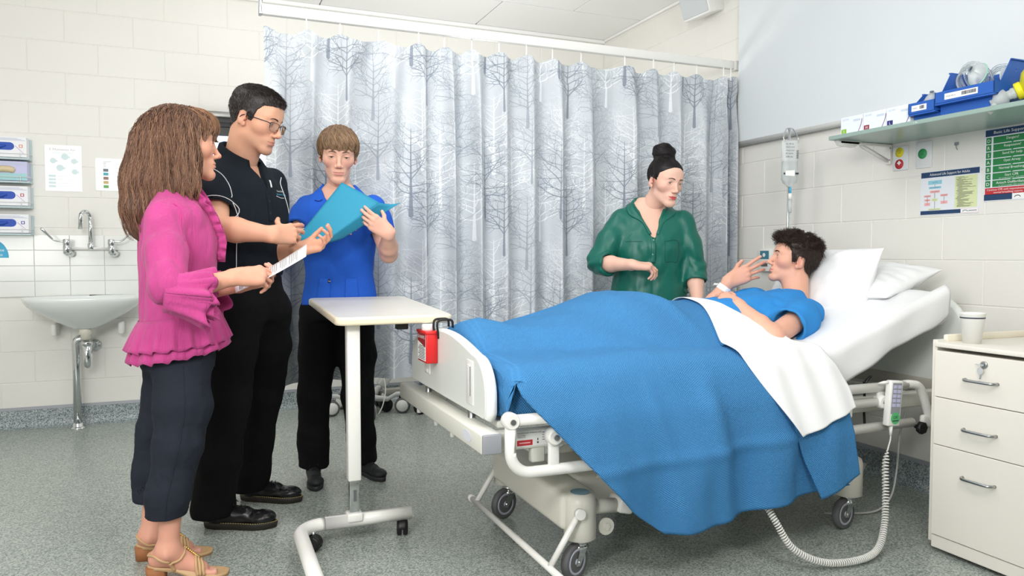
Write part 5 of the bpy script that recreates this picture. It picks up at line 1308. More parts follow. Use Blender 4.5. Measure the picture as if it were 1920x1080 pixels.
        for _ in range(12): vv, gg = sample(*G, P0); P0 = P0 - gg * (vv * .8)[:, None]
        dr = np.stack([sg * np.ones(n), -.35 - f * .35, .35 - .9 * f], 1); dr /= np.linalg.norm(dr, axis=1)[:, None]
        PP = np.stack([P0 + dr * .0085 * k / 3 for k in range(4)], 1)
        for k in range(1, 4):
            for _ in range(3): vv, gg = sample(*G, PP[:, k]); PP[:, k] -= gg * ((vv - .0006) * .8)[:, None]
        p = Parts(); strands(p, wl(PP.reshape(-1, 3)).reshape(n, 4, 3), np.array([.0004, .0005, .0004, .0001])[None] * s, np.tile(L3(g('hairc', (60, 44, 36))), (n, 1)) * rn.uniform(.75, 1.2, (n, 1)), 3); p.link('eyebrow', M_hair, person)
    return wl, lw, Mx, s, G
FING = [((.027, .088, .0), (.043, .025, .021), .0090), ((.0075, .093, .003), (.047, .029, .022), .0092), ((-.012, .088, .0015), (.043, .027, .022), .0086), ((-.030, .078, -.003), (.034, .020, .019), .0077)]
def hand(S, wrist, dF, dN, side, curls, thumb, s=1.0, spread=.06, nails=None, splay=None):
    """S: Sdf in world. dF wrist->knuckles, dN out of the palm, side 'R'/'L'; curls per finger in degrees; thumb: two local directions (x thumb side, y fingers, z back)"""
    F = unit(dF); N = unit(np.asarray(dN) - F * (np.asarray(dN) @ F)); T = np.cross(F, N) * (1 if side == 'R' else -1); w = np.asarray(wrist, float)
    loc = lambda p: w + (T * p[0] + F * p[1] - N * p[2]) * s
    vec = lambda p: T * p[0] + F * p[1] - N * p[2]
    for x in (.013, -.013): S.cone(loc((x, -.012, 0)), loc((x * 1.1, .02, 0)), .0165 * s, .0165 * s, .012)
    for (k, ln, r) in FING: S.cone(loc((k[0] * .62, .012, 0)), loc(k), .0155 * s, .0122 * s, .012)
    S.cone(loc((.017, .012, -.006)), loc((.030, .046, -.011)), .016 * s, .014 * s, .014); S.cone(loc((-.02, .02, -.006)), loc((-.026, .06, -.006)), .013 * s, .012 * s, .014)
    for i, ((k, ln, r), cu) in enumerate(zip(FING, curls)):
        sp = spread * (1.5 - i) + (splay[i] if splay else 0); p = np.array(k); a = 0; rr = r
        S.ell(loc((k[0], k[1] - .003, k[2] + .0035)), np.array((.009, .009, .009)) * s, .006)
        for j in range(3):
            a += R(cu[j]); d = np.array((math.sin(sp) * math.cos(a), math.cos(a) * math.cos(sp), -math.sin(a))); e = p + d * ln[j] * 1.0
            S.cone(loc(p), loc(e), rr * s, rr * .9 * s, .003 if j else .006); p = e; rr *= .91
        if nails is not None: bk = np.array((0, math.sin(a), math.cos(a))); nails.append(loc(p - d * .003 + bk * rr * .95))
    p = np.array((.030, .044, -.011)); rr = .0118
    for j, (d, ln) in enumerate(zip(thumb, (.040, .031))):
        d = unit(d); e = p + d * ln; S.cone(loc(p), loc(e), rr * s, rr * .86 * s, .008 if j == 0 else .003); p = e; rr *= .84
    if nails is not None: nails.append(loc(p + np.array((.006, 0, .006))))
    return loc
def arm(parts, elbow, wrist, tone, hd, upper=None, re=.042, rw=.025, h=.0026, flush=(222, 150, 132)):
    """forearm (and upper arm) with its hand, one skin surface"""
    S = Sdf(); el, wr = np.asarray(elbow, float), np.asarray(wrist, float)
    m = el + (wr - el) * .35; nails = []
    S.chain([el, m, wr - (wr - el) * .06, wr], [re * .95, re, rw * 1.04, rw * .98], .015)
    if upper is not None: S.cone(upper, el, re * 1.18, re * .98, .02)
    hand(S, wr, nails=nails, **hd)
    v, q = nets(*S.grid(h)); v = relax(v, q, 1, .35); col = np.tile(L3(tone), (len(v), 1)); t = np.clip(((v - wr) @ unit(wr - el)) / .1, 0, 1)
    col = col * (1 - .28 * t[:, None]) + L3(flush) * .28 * t[:, None]
    for n in nails: w = np.exp(-(((v - n) ** 2).sum(1)) / .0055 ** 2)[:, None] * .6; col = col * (1 - w) + L3((236, 196, 186)) * w
    parts.add(v, q, col); return S
def wrinkle(seed, amp, sc, str_=(1, 1, 1), ridged=True, amp2=.35):
    sc = np.array(str_, float) * sc
    def f(P):
        n = value_noise(P * sc, seed); n = n + .4 * value_noise(P * sc * 2.1 + 5, seed + 1)
        if ridged: n = 1 - 2 * np.abs(n)
        return amp * n + amp * amp2 * value_noise(P * sc * 4.3, seed + 2)
    return f
# joint positions of the five people, world metres
J = {'pink': {'head': (-0.055, 2.935, 1.515), 'neck': (-0.095, 2.954, 1.349), 'shR': (-0.115, 2.795, 1.246), 'shL': (-0.077, 3.062, 1.275), 'elR': (-0.091, 2.632, 1.0), 'wrR': (0.106, 2.629, 1.048), 'knR': (0.179, 2.653, 1.066), 'elL': (-0.051, 3.07, 0.979), 'wrL': (0.137, 2.907, 1.009), 'hip': (-0.069, 2.919, 0.849), 'hipR': (-0.062, 2.828, 0.82), 'hipL': (-0.084, 3.021, 0.8), 'knR_': (-0.088, 2.782, 0.533), 'knL': (-0.155, 3.067, 0.478), 'anR': (-0.131, 2.772, 0.172), 'anL': (-0.188, 3.042, 0.116), 'pap': [(0.109, 2.897, 1.008), (0.353, 2.803, 1.159), (0.326, 2.606, 1.115), (0.104, 2.692, 0.992)]}, 'man': {'head': (0.215, 3.297, 1.685), 'neck': (0.155, 3.357, 1.522), 'shR': (0.06, 3.261, 1.406), 'shL': (0.29, 3.449, 1.431), 'elR': (0.051, 3.126, 1.227), 'wrR': (0.259, 3.039, 1.198), 'elL': (0.275, 3.375, 1.12), 'wrL': (0.375, 3.204, 1.142), 'hip': (0.184, 3.339, 0.935), 'hipR': (0.126, 3.285, 0.907), 'hipL': (0.249, 3.396, 0.896), 'knR': (0.084, 3.251, 0.506), 'knL': (0.233, 3.47, 0.477), 'anR': (0.03, 3.221, 0.091), 'anL': (0.181, 3.516, 0.086)}, 'boy': {'head': (0.628, 3.751, 1.613), 'neck': (0.644, 3.823, 1.463), 'shR': (0.498, 3.879, 1.356), 'shL': (0.79, 3.715, 1.353), 'elL': (0.845, 3.616, 1.125), 'wrL': (0.794, 3.403, 1.223), 'elR': (0.429, 3.791, 1.188), 'wrR': (0.527, 3.579, 1.235), 'hip': (0.624, 3.805, 0.9), 'hipR': (0.551, 3.844, 0.86), 'hipL': (0.694, 3.752, 0.862), 'knR': (0.51, 3.809, 0.449), 'knL': (0.716, 3.702, 0.452), 'anR': (0.503, 3.792, 0.036), 'anL': (0.737, 3.762, 0.073), 'fold': [(0.388, 3.483, 1.187), (0.611, 3.555, 1.459), (0.764, 3.444, 1.361), (0.486, 3.398, 1.167), (0.87, 3.465, 1.366), (0.591, 3.464, 1.193)]}, 'green': {'head': (2.281, 3.386, 1.511), 'neck': (2.255, 3.477, 1.369), 'shR': (2.106, 3.535, 1.305), 'shL': (2.399, 3.392, 1.298), 'elR': (1.954, 3.501, 1.075), 'wrR': (2.025, 3.276, 1.069), 'elL': (2.444, 3.339, 1.043), 'wrL': (2.404, 3.249, 0.835), 'hip': (2.236, 3.466, 0.766)}, 'pat': {'head': (2.571, 2.74, 1.097), 'neck': (2.569, 2.7, 0.946), 'shL': (2.436, 2.52, 0.864), 'shR': (2.657, 2.9, 0.943), 'elL': (2.142, 2.4, 0.786), 'wrL': (2.126, 2.6, 0.904), 'elR': (2.246, 2.98, 0.836), 'wrR': (2.341, 2.92, 0.995)}}
def P3(*a): return np.array(a, float)
def garment(name, S, h, m, person, label=None, smooth=1, col=None, uv=None):
    G = S.grid(h); v, q = nets(*G); v = relax(v, q, smooth, .4)
    p = Parts(); p.add(v, q, L3(col or (200, 200, 200))); o = p.link(name, m, person, label)
    return o, G
def snap(G, P, lift=.0, it=10):
    P = np.array(P, float)
    for _ in range(it): v, g = sample(*G, P); P = P - g * ((v - lift) * .8)[:, None]
    return P
def hairline(S, zf=.058, sb=-.008, nape=-.062, temple=.4, top=.018):
    """keep hair above a line: forehead, temple, sideburn, round the ear, down to the nape"""
    xs = [-.11, -.066, -.038, -.029, .0, .009, .027, .040, .054, .074]; zs = [nape - .008, nape, -.036, top - .004, top, sb, sb, zf - .026, zf - .009, zf]
    S.func(lambda X, Y, Z: Z - np.interp(Y, xs, zs) + temple * np.maximum(np.abs(X) - .050, 0) * 0 - 0 * X, (-.13, -.16, -.16), (.13, .16, .18), .005, True)
def scalp(S, HG, tf, zf=.058, sb=-.008, nape=-.062, top=.016, blend=.02, rec=.010, arch=0):
    """hair grown as a skin-hugging layer of thickness tf(X, Y, Z) that thins out towards the hairline"""
    xs = [-.11, -.066, -.038, -.029, .0, .009, .027, .040, .054, .074]; zs = [nape - .008, nape, -.036, top - .004, top, sb, sb, zf - rec - .016, zf - .006, zf]
    S.line = lambda v: v[:, 2] > np.interp(v[:, 1], xs, zs) + .004
    def f(X, Y, Z):
        X, Y, Z = np.broadcast_arrays(X, Y, Z); P = np.stack([X.ravel(), Y.ravel(), Z.ravel()], 1); d = sample(*HG, P)[0].reshape(X.shape)
        e = Z - np.interp(Y, xs, zs) + arch * (np.maximum(np.abs(X) - .022, 0) - .012) * (Y > .03) - .004 * value_noise(P * 45, 4).reshape(X.shape); t = tf(X, Y, Z) * np.clip(e / blend, 0, 1) ** .6 - .004 * (e <= 0)
        return np.maximum(d - t, np.sqrt((X / .0835) ** 2 + ((Y + .008) / .128) ** 2 + ((Z - .03) / .118) ** 2) * .0835 - .0835)
    S.func(f, (-.09, -.135, -.09), (.09, .13, .155), .008)
def spot(G, c, d, rmax=.30):
    """first point where a ray from the body axis c along d leaves the garment of grid G"""
    r = np.linspace(0, rmax, 160); v, _ = sample(*G, np.asarray(c) + r[:, None] * np.asarray(d)); i = np.where((v[:-1] < 0) & (v[1:] >= 0))[0]
    return np.asarray(c) + np.asarray(d) * (r[i[0] if v[0] < 0 else i[-1]] if len(i) else .14)
def seam(name, G, pts, r, m, person, lift=.001, n=10, label=None, dash=False):
    """a line (piping, stitching, strap) following a garment surface through rough points"""
    pts = snap(G, np.array([tuple(p) for p in smooth_path(pts, n)]), lift)
    o = obj(name, MB().tube([Vector(p) for p in pts], r, 6), m, person, label); return o
def strip(name, G, A, B, m, person, lift=.002, thick=.0015, n=12, k=4, label=None):
    """a cloth patch between two edges A and B (lists of rough points) pressed on a garment"""
    a = np.array([tuple(p) for p in smooth_path(A, n)]); b = np.array([tuple(p) for p in smooth_path(B, n)]); g = []
    for i in range(k + 1): g.append(snap(G, a + (b - a) * i / k, lift))
    return obj(name, MB().grid(np.stack(g, 1), thick=thick), m, person, label)
def frame(deg):
    a = R(deg); F = P3(math.cos(a), math.sin(a), 0); return F, P3(-F[1], F[0], 0)
def buttons(person, G, pts, F, m, r=.0055):
    for p in snap(G, pts, .001):
        q = Vector(p); f = Vector(F); u = f.orthogonal().normalized(); w = f.cross(u)
        ring = lambda rr, d: [q + f * d + (u * math.cos(t) + w * math.sin(t)) * rr for t in [2 * PI * i / 14 for i in range(14)]]
        obj('button', MB().ring([ring(r, -.001), ring(r, .0015), ring(r * .7, .002), ring(r * .5, .001), ring(.0003, .001)]), m, person)
def collar(person, name, c, F, L, ra, rb, h, out, open_deg, m, tilt=.02, fold=True, n=40, drop=.03, thick=.0025):
    """standing or folded collar: an open ring round the neck, gap at the front"""
    rows = []; span = 180 - open_deg
    for i in range(n + 1):
        t = R(-span + 2 * span * i / n) + PI; d = F * math.cos(t) * -1 * -1 + L * math.sin(t); bk = -math.cos(t) * -1
        fr = math.cos(t)   # 1 at the front
        base = c + F * (fr * rb) + L * (math.sin(t) * ra) + P3(0, 0, -tilt * fr)
        dirv = unit(F * (fr * rb) + L * (math.sin(t) * ra))
        pts = [base, base + P3(0, 0, h * .55) + dirv * .001, base + P3(0, 0, h) + dirv * .004]
        if fold: pts += [base + P3(0, 0, h * .93) + dirv * .012, base + P3(0, 0, h * .4) + dirv * (.012 + out * .5), base + P3(0, 0, h * .4 - drop * (1 + .5 * max(fr, 0))) + dirv * (.012 + out)]
        rows.append(pts)
    return obj(name, MB().grid(np.array(rows), thick=thick), m, person)
def surf_text(person, name, G, s, o, u, v, h, m, width=None, lift=.0015):
    mb = MB(); text(mb, s, o, u, v, h, 0, width); P = snap(G, mb.v, lift); mb.v = [tuple(p) for p in P]; return obj(name, mb, m, person)
def shoe(person, heel, toe, m_up, m_sole, laces=True, w=.048, stitch=None, hgt=.075, name='shoe', flip=1, chunky=.028, label=None):
    heel, toe = P3(*heel), P3(*toe); d = toe - heel; d[2] = 0; ln = np.linalg.norm(d); F = d / ln; X = P3(F[1], -F[0], 0); Mx = np.stack([X, F, P3(0, 0, 1)], 1); k = ln / .29; o = heel
    S = Sdf(); b = chunky
    S.ell((0, .045, b + .030), (.036, .045, .042), 0); S.ell((0, .13, b + .022), (.040, .075, .038), .03); S.ell((.003 * flip, .225, b + .016), (w * .92, .062, .027), .03); S.ell((.004 * flip, .245, b + .018), (w * .86, .042, .026), .012)
    S.cone((0, .055, b + .03), (0, .058, hgt + .02), .040, .040, .02); S.cone((0, .10, b + .035), (0, .165, b + .033), .030, .026, .02)
    S.plane((0, 0, b - .004), (0, 0, -1)); S.plane((0, .06, hgt + .02), (0, -.25, 1)); S.cone((0, .058, hgt - .01), (0, .055, hgt + .08), .034, .036, .004, True)
    S.disp(wrinkle(71, .0012, 30, (1, 1.6, 1)))
    G = S.grid(.004); v, q = nets(*G); v = relax(v, q, 1); p = Parts(); tw = lambda a: o + (np.asarray(a) * k) @ Mx.T
    p.add(tw(v), q, L3((20, 20, 22))); so = p.link(name, m_up, person, label)
    out = []
    for i in range(44):
        t = 2 * PI * i / 44; y = .146 + .150 * math.cos(t) * -1; f = y / .296; ww = np.interp(f, (0, .12, .35, .5, .72, .88, 1), (.030, .037, .036, .039, w, w * .92, w * .5))
        out.append((ww * abs(math.sin(t)) ** .55 * math.copysign(1, math.sin(t)) + .004 * flip * f, y))
    mb = MB(); rings = [[tuple(tw((x * s_, .146 + (y - .146) * s_, z))) for x, y in out] for s_, z in ((.95, .001), (.985, .004), (1.0, b * .6), (1.01, b), (.97, b + .003))]
    mb.ring(rings); sl = obj('sole', mb, m_sole, so)
    if stitch:
        mb = MB(); q_ = [tw((x * .995, .146 + (y - .146) * .995, b + .003)) for x, y in out]
        for i in range(44):
            for e in (0, .5): a = q_[i] + (q_[(i + 1) % 44] - q_[i]) * e; c_ = q_[i] + (q_[(i + 1) % 44] - q_[i]) * (e + .28); mb.tube([a, c_], .0011, 4)
        obj('welt_stitching', mb, stitch, so, 'yellow welt stitching')
    if laces:
        mb = MB()
        for i in range(4):
            y = .115 + .018 * i; pts = np.array([(-.024 + .002 * i, y - .004, .12), (0, y, .12), (.024 - .002 * i, y + .004, .12)]); pts = snap(G, pts, .002); mb.tube([tw(a) for a in pts], .0022 * k, 6)
        q0 = snap(G, np.array([(0, .112, .12)]), .004)[0]
        for sg in (-1, 1):
            lp = [q0, q0 + (sg * .02, .004, .012), q0 + (sg * .034, .010, .006), q0 + (sg * .026, .012, -.006), q0 + (sg * .006, .004, .0)]; mb.tube([tw(a) for a in smooth_path(lp, 5)], .0019 * k, 6)
            mb.tube([tw(a) for a in smooth_path([q0, q0 + (sg * .014, .014, .0), q0 + (sg * .024, .028, -.016)], 5)], .0019 * k, 6)
        obj('laces', mb, MATS['black_lace'], so)
    return so
mat('black_lace', (18, 18, 20), .8)
M_leather = mat('black_leather', (20, 20, 22), .28, spec=.5, bump=(160, .12))
M_sole = mat('dark_rubber_sole', (36, 31, 25), .5)
def hair_obj(person, parts, label=None, name='hair'): return parts.link(name, M_hair, person, label)
def hair_shell(wl, parts, S, h, col, seed=0, var=.18):
    G = S.grid(h); v, q = nets(*G); v = relax(v, q, 2); n = value_noise(v * 90, seed)[:, None]; parts.add(wl(v), q, L3(col) * (1 + var * n)); return G, v
def pick(v, n, seed, cond=None):
    r = np.random.default_rng(seed); c = v if cond is None else v[cond(v)]; return c[r.integers(0, len(c), n)] + r.normal(0, .0012, (n, 3))
def tint(n, rgb, seed, lo=.6, hi=1.35, mixto=None, frac=0):
    r = np.random.default_rng(seed); c = np.tile(L3(rgb), (n, 1)) * r.uniform(lo, hi, (n, 1))
    if mixto is not None: m = r.uniform(0, 1, n) < frac; c[m] = L3(mixto) * r.uniform(.8, 1.2, (m.sum(), 1))
    return c.astype(np.float32)
def trunk(parts, st, L, tone, legs=(), h=.008):
    S = Sdf(); S.loft([(c, a * .93, b * .93) for c, a, b in st], L, 0)
    for pts, rs in legs: S.chain(pts, rs, .04)
    v, q = nets(*S.grid(h)); parts.add(relax(v, q, 1), q, L3(tone))

# ================================================================== woman in the pink blouse
j = J['pink']; F, L = frame(5)
pw = thing('person', 'woman with long brown hair in a pink ruffled blouse holding a printed sheet', 'person', (-.09, 2.92, 0))
TP = (214, 158, 132); body = Parts()
ax0 = P3(-.085, 2.94, 0)
st = [(ax0 + F * f + P3(0, 0, z), a, b) for z, f, a, b in ((.80, .0, .18, .13), (.90, .005, .165, .118), (1.0, .005, .16, .112), (1.10, .01, .165, .118), (1.18, .012, .17, .12), (1.27, -.002, .172, .102), (1.325, -.01, .13, .078), (1.375, -.01, .065, .058))]
kneeR, kneeL = P3(*j['knR_']), P3(*j['knL']); anR, anL = P3(-.125, 2.775, .11), P3(-.19, 2.985, .10)
wl, lw, Mx, hs, HG = head(pw, body, dict(c=j['head'], yaw=11, pitch=2, roll=0, s=1.05, neck=j['neck']), TP,
    dict(nose=1.04, jaw=.92, lid=(.0026, .0028), gaze=(.1, 1, 0), lip=(186, 104, 98), hairc=(110, 78, 58), browt=.7, neckr=.047, flush=(226, 140, 112)))
trunk(body, st, L, TP, [([P3(-.07, 2.84, .8), kneeR, kneeR * .5 + anR * .5], [.07, .045, .036]), ([P3(-.1, 3.03, .8), kneeL, kneeL * .5 + anL * .5], [.07, .045, .036])])
arm(body, j['elR'], j['wrR'], TP, dict(dF=P3(*j['knR']) - P3(*j['wrR']) + P3(.02, 0, -.01), dN=(-.1, .75, -.65), side='R', curls=[(30, 35, 25), (38, 40, 30), (45, 45, 30), (50, 45, 30)], thumb=((.35, .85, -.35), (.05, .95, -.3)), s=.95), upper=j['shR'], re=.038, rw=.024)
arm(body, j['elL'], j['wrL'], TP, dict(dF=(.88, -.42, .12), dN=(-.25, -.2, .95), side='L', curls=[(35, 55, 35), (40, 60, 35), (45, 60, 35), (50, 60, 35)], thumb=((.6, .6, -.4), (.1, .9, -.4)), s=.92), re=.036, rw=.023)
def bare_foot(parts, ankle, heel, toe, tone, lift, calf, w=1.0, flip=1):
    """foot on a raised heel: ankle joint, heel contact and toe tip in world"""
    an, he, to = P3(*ankle), P3(*heel), P3(*toe); d = to - he; d[2] = 0; d = unit(d); X = P3(d[1], -d[0], 0) * flip; up = P3(0, 0, 1); ln = np.linalg.norm((to - he)[:2]); S = Sdf(); nails = []
    hc = he + d * .03 + up * (lift + .03); ball = he + d * ln * .68 + up * .032
    S.cone(hc, an + up * .0 - d * .008, .029, .034, .02); S.chain([an, calf], [.033, .037], .02); S.cone(an + d * .01, he + d * ln * .45 + up * (lift * .45 + .045), .032, .027, .025); S.cone(hc, ball, .026, .021, .02)
    S.cone(he + d * ln * .45 + up * (lift * .45 + .042), ball + X * .018 + up * .002, .026, .019, .02); S.cone(he + d * ln * .42 + up * (lift * .4 + .034), ball - X * .022 - d * .012 - up * .004, .022, .016, .02)
    S.ell(an + X * .030 - up * .004, (.012, .014, .014), .012); S.ell(an - X * .030 - up * .010, (.012, .014, .014), .012)
    for i, (x, y, r, l) in enumerate(((.026, .0, .0125, .050), (.008, .004, .0095, .046), (-.007, .0, .009, .040), (-.020, -.006, .0085, .034), (-.032, -.014, .008, .026))):
        a = ball + X * x * w + d * (y - .005) - up * .010; e = a + d * l * .95 - up * .004; S.cone(a, e, r, r * .92, .005); nails.append(e + up * r * .8 + d * .003)
    v, q = nets(*S.grid(.003)); v = relax(v, q, 1); c = np.tile(L3(tone), (len(v), 1)); low = np.exp(-((v[:, 2] - lift - .02) / .03) ** 2)[:, None] * .2; c = c * (1 - low) + L3((226, 150, 132)) * low
    for n in nails: k = np.exp(-(((v - n) ** 2).sum(1)) / .006 ** 2)[:, None] * .6; c = c * (1 - k) + L3((238, 196, 186)) * k
    parts.add(v, q, c)
    return d, X, ball, hc, S
TF = (216, 158, 136)
feet = []
for (an, he, to, cf) in ((anR, (-.185, 2.80, 0), (.060, 2.775, 0), kneeR * .5 + anR * .5 + P3(0, 0, -.02)), (anL, (-.235, 3.02, 0), (.010, 2.995, 0), kneeL * .5 + anL * .5)):
    feet.append((an, he, to, bare_foot(body, an, he, to, TF, .05, cf, flip=1)))
body.link('body', M_skin, pw)
# trousers
M_navyt = mat('navy_cotton', (34, 38, 48), .85, bump=(300, .08), spec=.25)
S = Sdf(); hz = P3(-.08, 2.925, .82)
S.loft([(ax0 + P3(0, 0, z), a, b) for z, a, b in ((.72, .165, .125), (.82, .172, .128), (.92, .150, .112))], L, 0)
hipR, hipL = P3(-.072, 2.868, .76), P3(-.10, 3.02, .76)
S.chain([hipR, P3(-.07, 2.81, .6), P3(-.085, 2.79, .47), P3(-.12, 2.775, .30), P3(-.13, 2.772, .215)], [.100, .092, .080, .070, .064], .03)
S.chain([hipL, P3(-.12, 3.04, .6), P3(-.155, 3.035, .47), P3(-.18, 3.01, .32), P3(-.19, 2.995, .235)], [.104, .090, .078, .066, .060], .03)
S.plane((0, 0, .228), (0, 0, -1)); S.cone(P3(-.13, 2.772, .15), P3(-.128, 2.773, .26), .05, .05, .004, True); S.cone(P3(-.19, 2.995, .15), P3(-.188, 2.996, .26), .05, .05, .004, True)
S.disp(wrinkle(21, .0028, 11, (1.3, 1.3, .8))); S.disp(wrinkle(22, .0016, 20, (1, 1, 1.6)))
tr, TG = garment('trousers', S, .0055, M_navyt, pw)
M_thread = mat('dark_thread', (24, 28, 38), .8)
seam('side_seam', TG, [P3(-.065, 2.755, .74), P3(-.062, 2.715, .6), P3(-.085, 2.69, .45), P3(-.118, 2.69, .32), P3(-.128, 2.69, .235)], .0014, M_thread, tr, .0003)
seam('hem_stitching', TG, [P3(-.13 + .09 * math.cos(t), 2.772 + .09 * math.sin(t), .25) for t in np.linspace(-3.0, .0, 9)], .001, M_thread, tr, .0002)
# blouse
M_pink = mat('pink_chiffon', (190, 72, 136), .85, alpha=.92, sheen=.15, spec=.2, bump=(85, 1.0, (1.8, 1.8, .2)), var=(7, .12))
S = Sdf(); S.loft([(c, a + .014, b + .012) for c, a, b in st], L, 0)
shR, elR = P3(*j['shR']), P3(*j['elR']); shL, elL = P3(*j['shL']), P3(*j['elL'])
bell = P3(.022, 2.632, .985); bdir = unit(P3(.94, .05, -.10))
S.chain([shR, shR * .5 + elR * .5 + P3(-.005, -.005, 0), elR + P3(-.012, -.0, .02)], [.066, .066, .062], .03)
S.chain([shL, shL * .5 + elL * .5, elL], [.066, .064, .062], .03); 
S.plane(bell, bdir) if False else None
nk = P3(*j['neck']); S.cone(nk + P3(.02, -.005, -.02), nk + P3(.06, 0, .12), .058, .10, .008, True)
S.plane(P3(0, 0, .885), (.08, 0, -1))
S.disp(wrinkle(31, .006, 15, (1, 1, .35))); 
def flare(c0, c1, r0, r1, drop, seed):
    d = unit(c1 - c0); u = unit(np.cross(d, P3(0, 0, 1))); w = np.cross(u, d); g = []
    for i in range(97):
        t = 2 * PI * i / 96; row = []
        for q in range(9):
            v = q / 8; r = r0 + (r1 - r0) * v; wv = v * (.012 * math.sin(7 * t + seed) + .006 * math.sin(13 * t)); lo = max(0, -math.sin(t))
            row.append(c0 + (c1 - c0) * v + (u * math.cos(t) * .88 + w * math.sin(t)) * (r + wv) + P3(0, 0, -drop * v * v * lo) + d * (.010 * v * math.sin(7 * t + seed + 1.2)))
        g.append(row)
    return MB().grid(np.array(g), thick=.002)
obj('sleeve_flare', flare(elR + P3(-.02, 0, .0), bell, .062, .078, .03, 1), M_pink, pw); obj('sleeve_flare', flare(elR + P3(-.01, 0, -.01), bell + P3(.018, 0, .012), .058, .066, .02, 3), M_pink, pw)
obj('sleeve_flare', flare(elL, elL + P3(.10, -.09, -.01), .06, .08, .03, 2), M_pink, pw)
bl, BG = garment('blouse', S, .005, M_pink, pw)
def ruffle(name, c, F, L, top, bot, seed, freq, amp, za, zb, tilt0, tilt1, m, n=190, k=9):
    g = np.zeros((n + 1, k, 3)); r = np.random.default_rng(seed); ph = r.uniform(0, 6, 4)
    for i in range(n + 1):
        t = 2 * PI * i / n; fr = math.cos(t); w = math.sin(freq * t + ph[0] + .8 * math.sin(3 * t)) + .5 * math.sin(freq * 1.7 * t // 1 * 0 + freq * 2 * t + ph[1])
        for q in range(k):
            v = q / (k - 1); a = top[0] + (bot[0] - top[0]) * v ** .8 + amp * w * v; b = top[1] + (bot[1] - top[1]) * v ** .8 + amp * w * v
            g[i, q] = c + F * (fr * b) + L * (math.sin(t) * a) + P3(0, 0, za + tilt0 * fr + (zb + tilt1 * fr - za - tilt0 * fr) * v + .005 * w * v * v)
    return obj(name, MB().grid(g, thick=.002), m, pw)
cR = ax0 + F * .004
ruffle('hem_ruffle', cR, F, L, (.176, .130), (.212, .172), 1, 19, .007, .908, .800, .022, .018, M_pink); ruffle('hem_ruffle', cR, F, L, (.172, .126), (.206, .168), 5, 17, .007, .90, .768, .022, .028, M_pink)
def frill(name, G, pts, wdt, dirv, freq, amp, m, seed=0, n=14):
    p = snap(G, np.array([tuple(a) for a in smooth_path(pts, n)]), .001); k = 5; T = np.gradient(p, axis=0); T /= np.linalg.norm(T, axis=1)[:, None]; _, N = sample(*G, p); B = np.cross(T, N); g = []
    s = np.concatenate([[0], np.cumsum(np.linalg.norm(np.diff(p, axis=0), axis=1))])
    for q in range(k): v = q / (k - 1); g.append(p + (np.asarray(dirv) * .4 + N * .8) * (wdt * v) + B * (amp * v * np.sin(s * freq + seed))[:, None] + T * (amp * .5 * v * np.cos(s * freq * .7))[:, None])
    return obj(name, MB().grid(np.stack(g, 1), thick=.0015), m, pw)
frill('front_frill', BG, [P3(-.03, 2.86, 1.36), P3(.0, 2.84, 1.30), P3(.05, 2.84, 1.24), P3(.08, 2.85, 1.17), P3(.08, 2.86, 1.10)], .028, (.5, -.5, 0), 190, .008, M_pink)
frill('front_frill', BG, [P3(-.03, 2.89, 1.36), P3(.02, 2.88, 1.28), P3(.06, 2.88, 1.20), P3(.08, 2.89, 1.09)], .024, (.6, -.3, 0), 170, .008, M_pink, 2)
frill('neck_frill', BG, [P3(-.17, 2.93, 1.35), P3(-.16, 2.87, 1.345), P3(-.10, 2.84, 1.345), P3(-.04, 2.85, 1.345), P3(.0, 2.88, 1.33)], .016, (0, 0, .8), 200, .006, M_pink)
seam('armhole_seam', BG, [P3(-.05, 2.70, 1.36), P3(-.02, 2.70, 1.30), P3(-.02, 2.70, 1.2), P3(-.03, 2.70, 1.12)], .002, mat('pink_thread', (196, 56, 136), .8), bl, .0)
# long hair
hp = Parts(); S = Sdf(); hb = (96, 66, 50)
S.ell((0, -.020, .045), (.086, .110, .086), 0); S.ell((0, .045, .060), (.070, .066, .052), .02)
S.chain([(0, -.075, .0), (0, -.100, -.12), (0, -.115, -.225), (-.005, -.125, -.275)], [.085, .086, .074, .055], .03)
for sg in (-1, 1): S.chain([(sg * .060, -.005, .03), (sg * .075, -.012, -.05), (sg * .080, -.02, -.14), (sg * .07, -.035, -.215)], [.034, .038, .042, .030], .03)
S.ell((0, .085, -.045), (.055, .075, .082), .01, True)
S.disp(lambda P: .006 * np.sin(np.arctan2(P[:, 0], P[:, 1] + .06) * 26 + 2.5 * value_noise(P * 14, 2)) + .004 * value_noise(P * 22, 3))
G, v = hair_shell(wl, hp, S, .005, (88, 60, 46), 1)
n = 7000; ro = pick(v, n, 3, lambda v: (v[:, 2] > -.10)); r = np.random.default_rng(5)
ph = r.uniform(0, 6.28, (n, 1)); cl = value_noise(ro * 40, 8)[:, None] * 3
def dirp(p, s):
    d = np.zeros_like(p); d[:, 2] = -1.0; topm = np.clip((p[:, 2] - .075) / .05, 0, 1); d[:, 0] += topm * np.sign(p[:, 0]) * .9 ; d[:, 1] += topm * np.where(p[:, 1] > .03, .5, -.8) ; d[:, 1] += -.14
    d[:, 0] += (.28 * np.sin(s * 16 + ph + cl))[:, 0]; d[:, 1] += (.24 * np.cos(s * 14 + ph * 1.3 + cl))[:, 0]; return d
PP = flow(G, ro, dirp, 16, r.uniform(.008, .0165, n), .7, lambda s: .003 + .003 * s, .12, 6)
cc = tint(n, (112, 82, 66), 7, .45, 1.5, (160, 122, 96), .25); grad = np.linspace(.85, 1.2, 17)[None, :, None]
strands(hp, wl(PP.reshape(-1, 3)).reshape(PP.shape), (.0009 * np.linspace(1, .3, 17))[None], (cc[:, None, :] * grad).astype(np.float32))
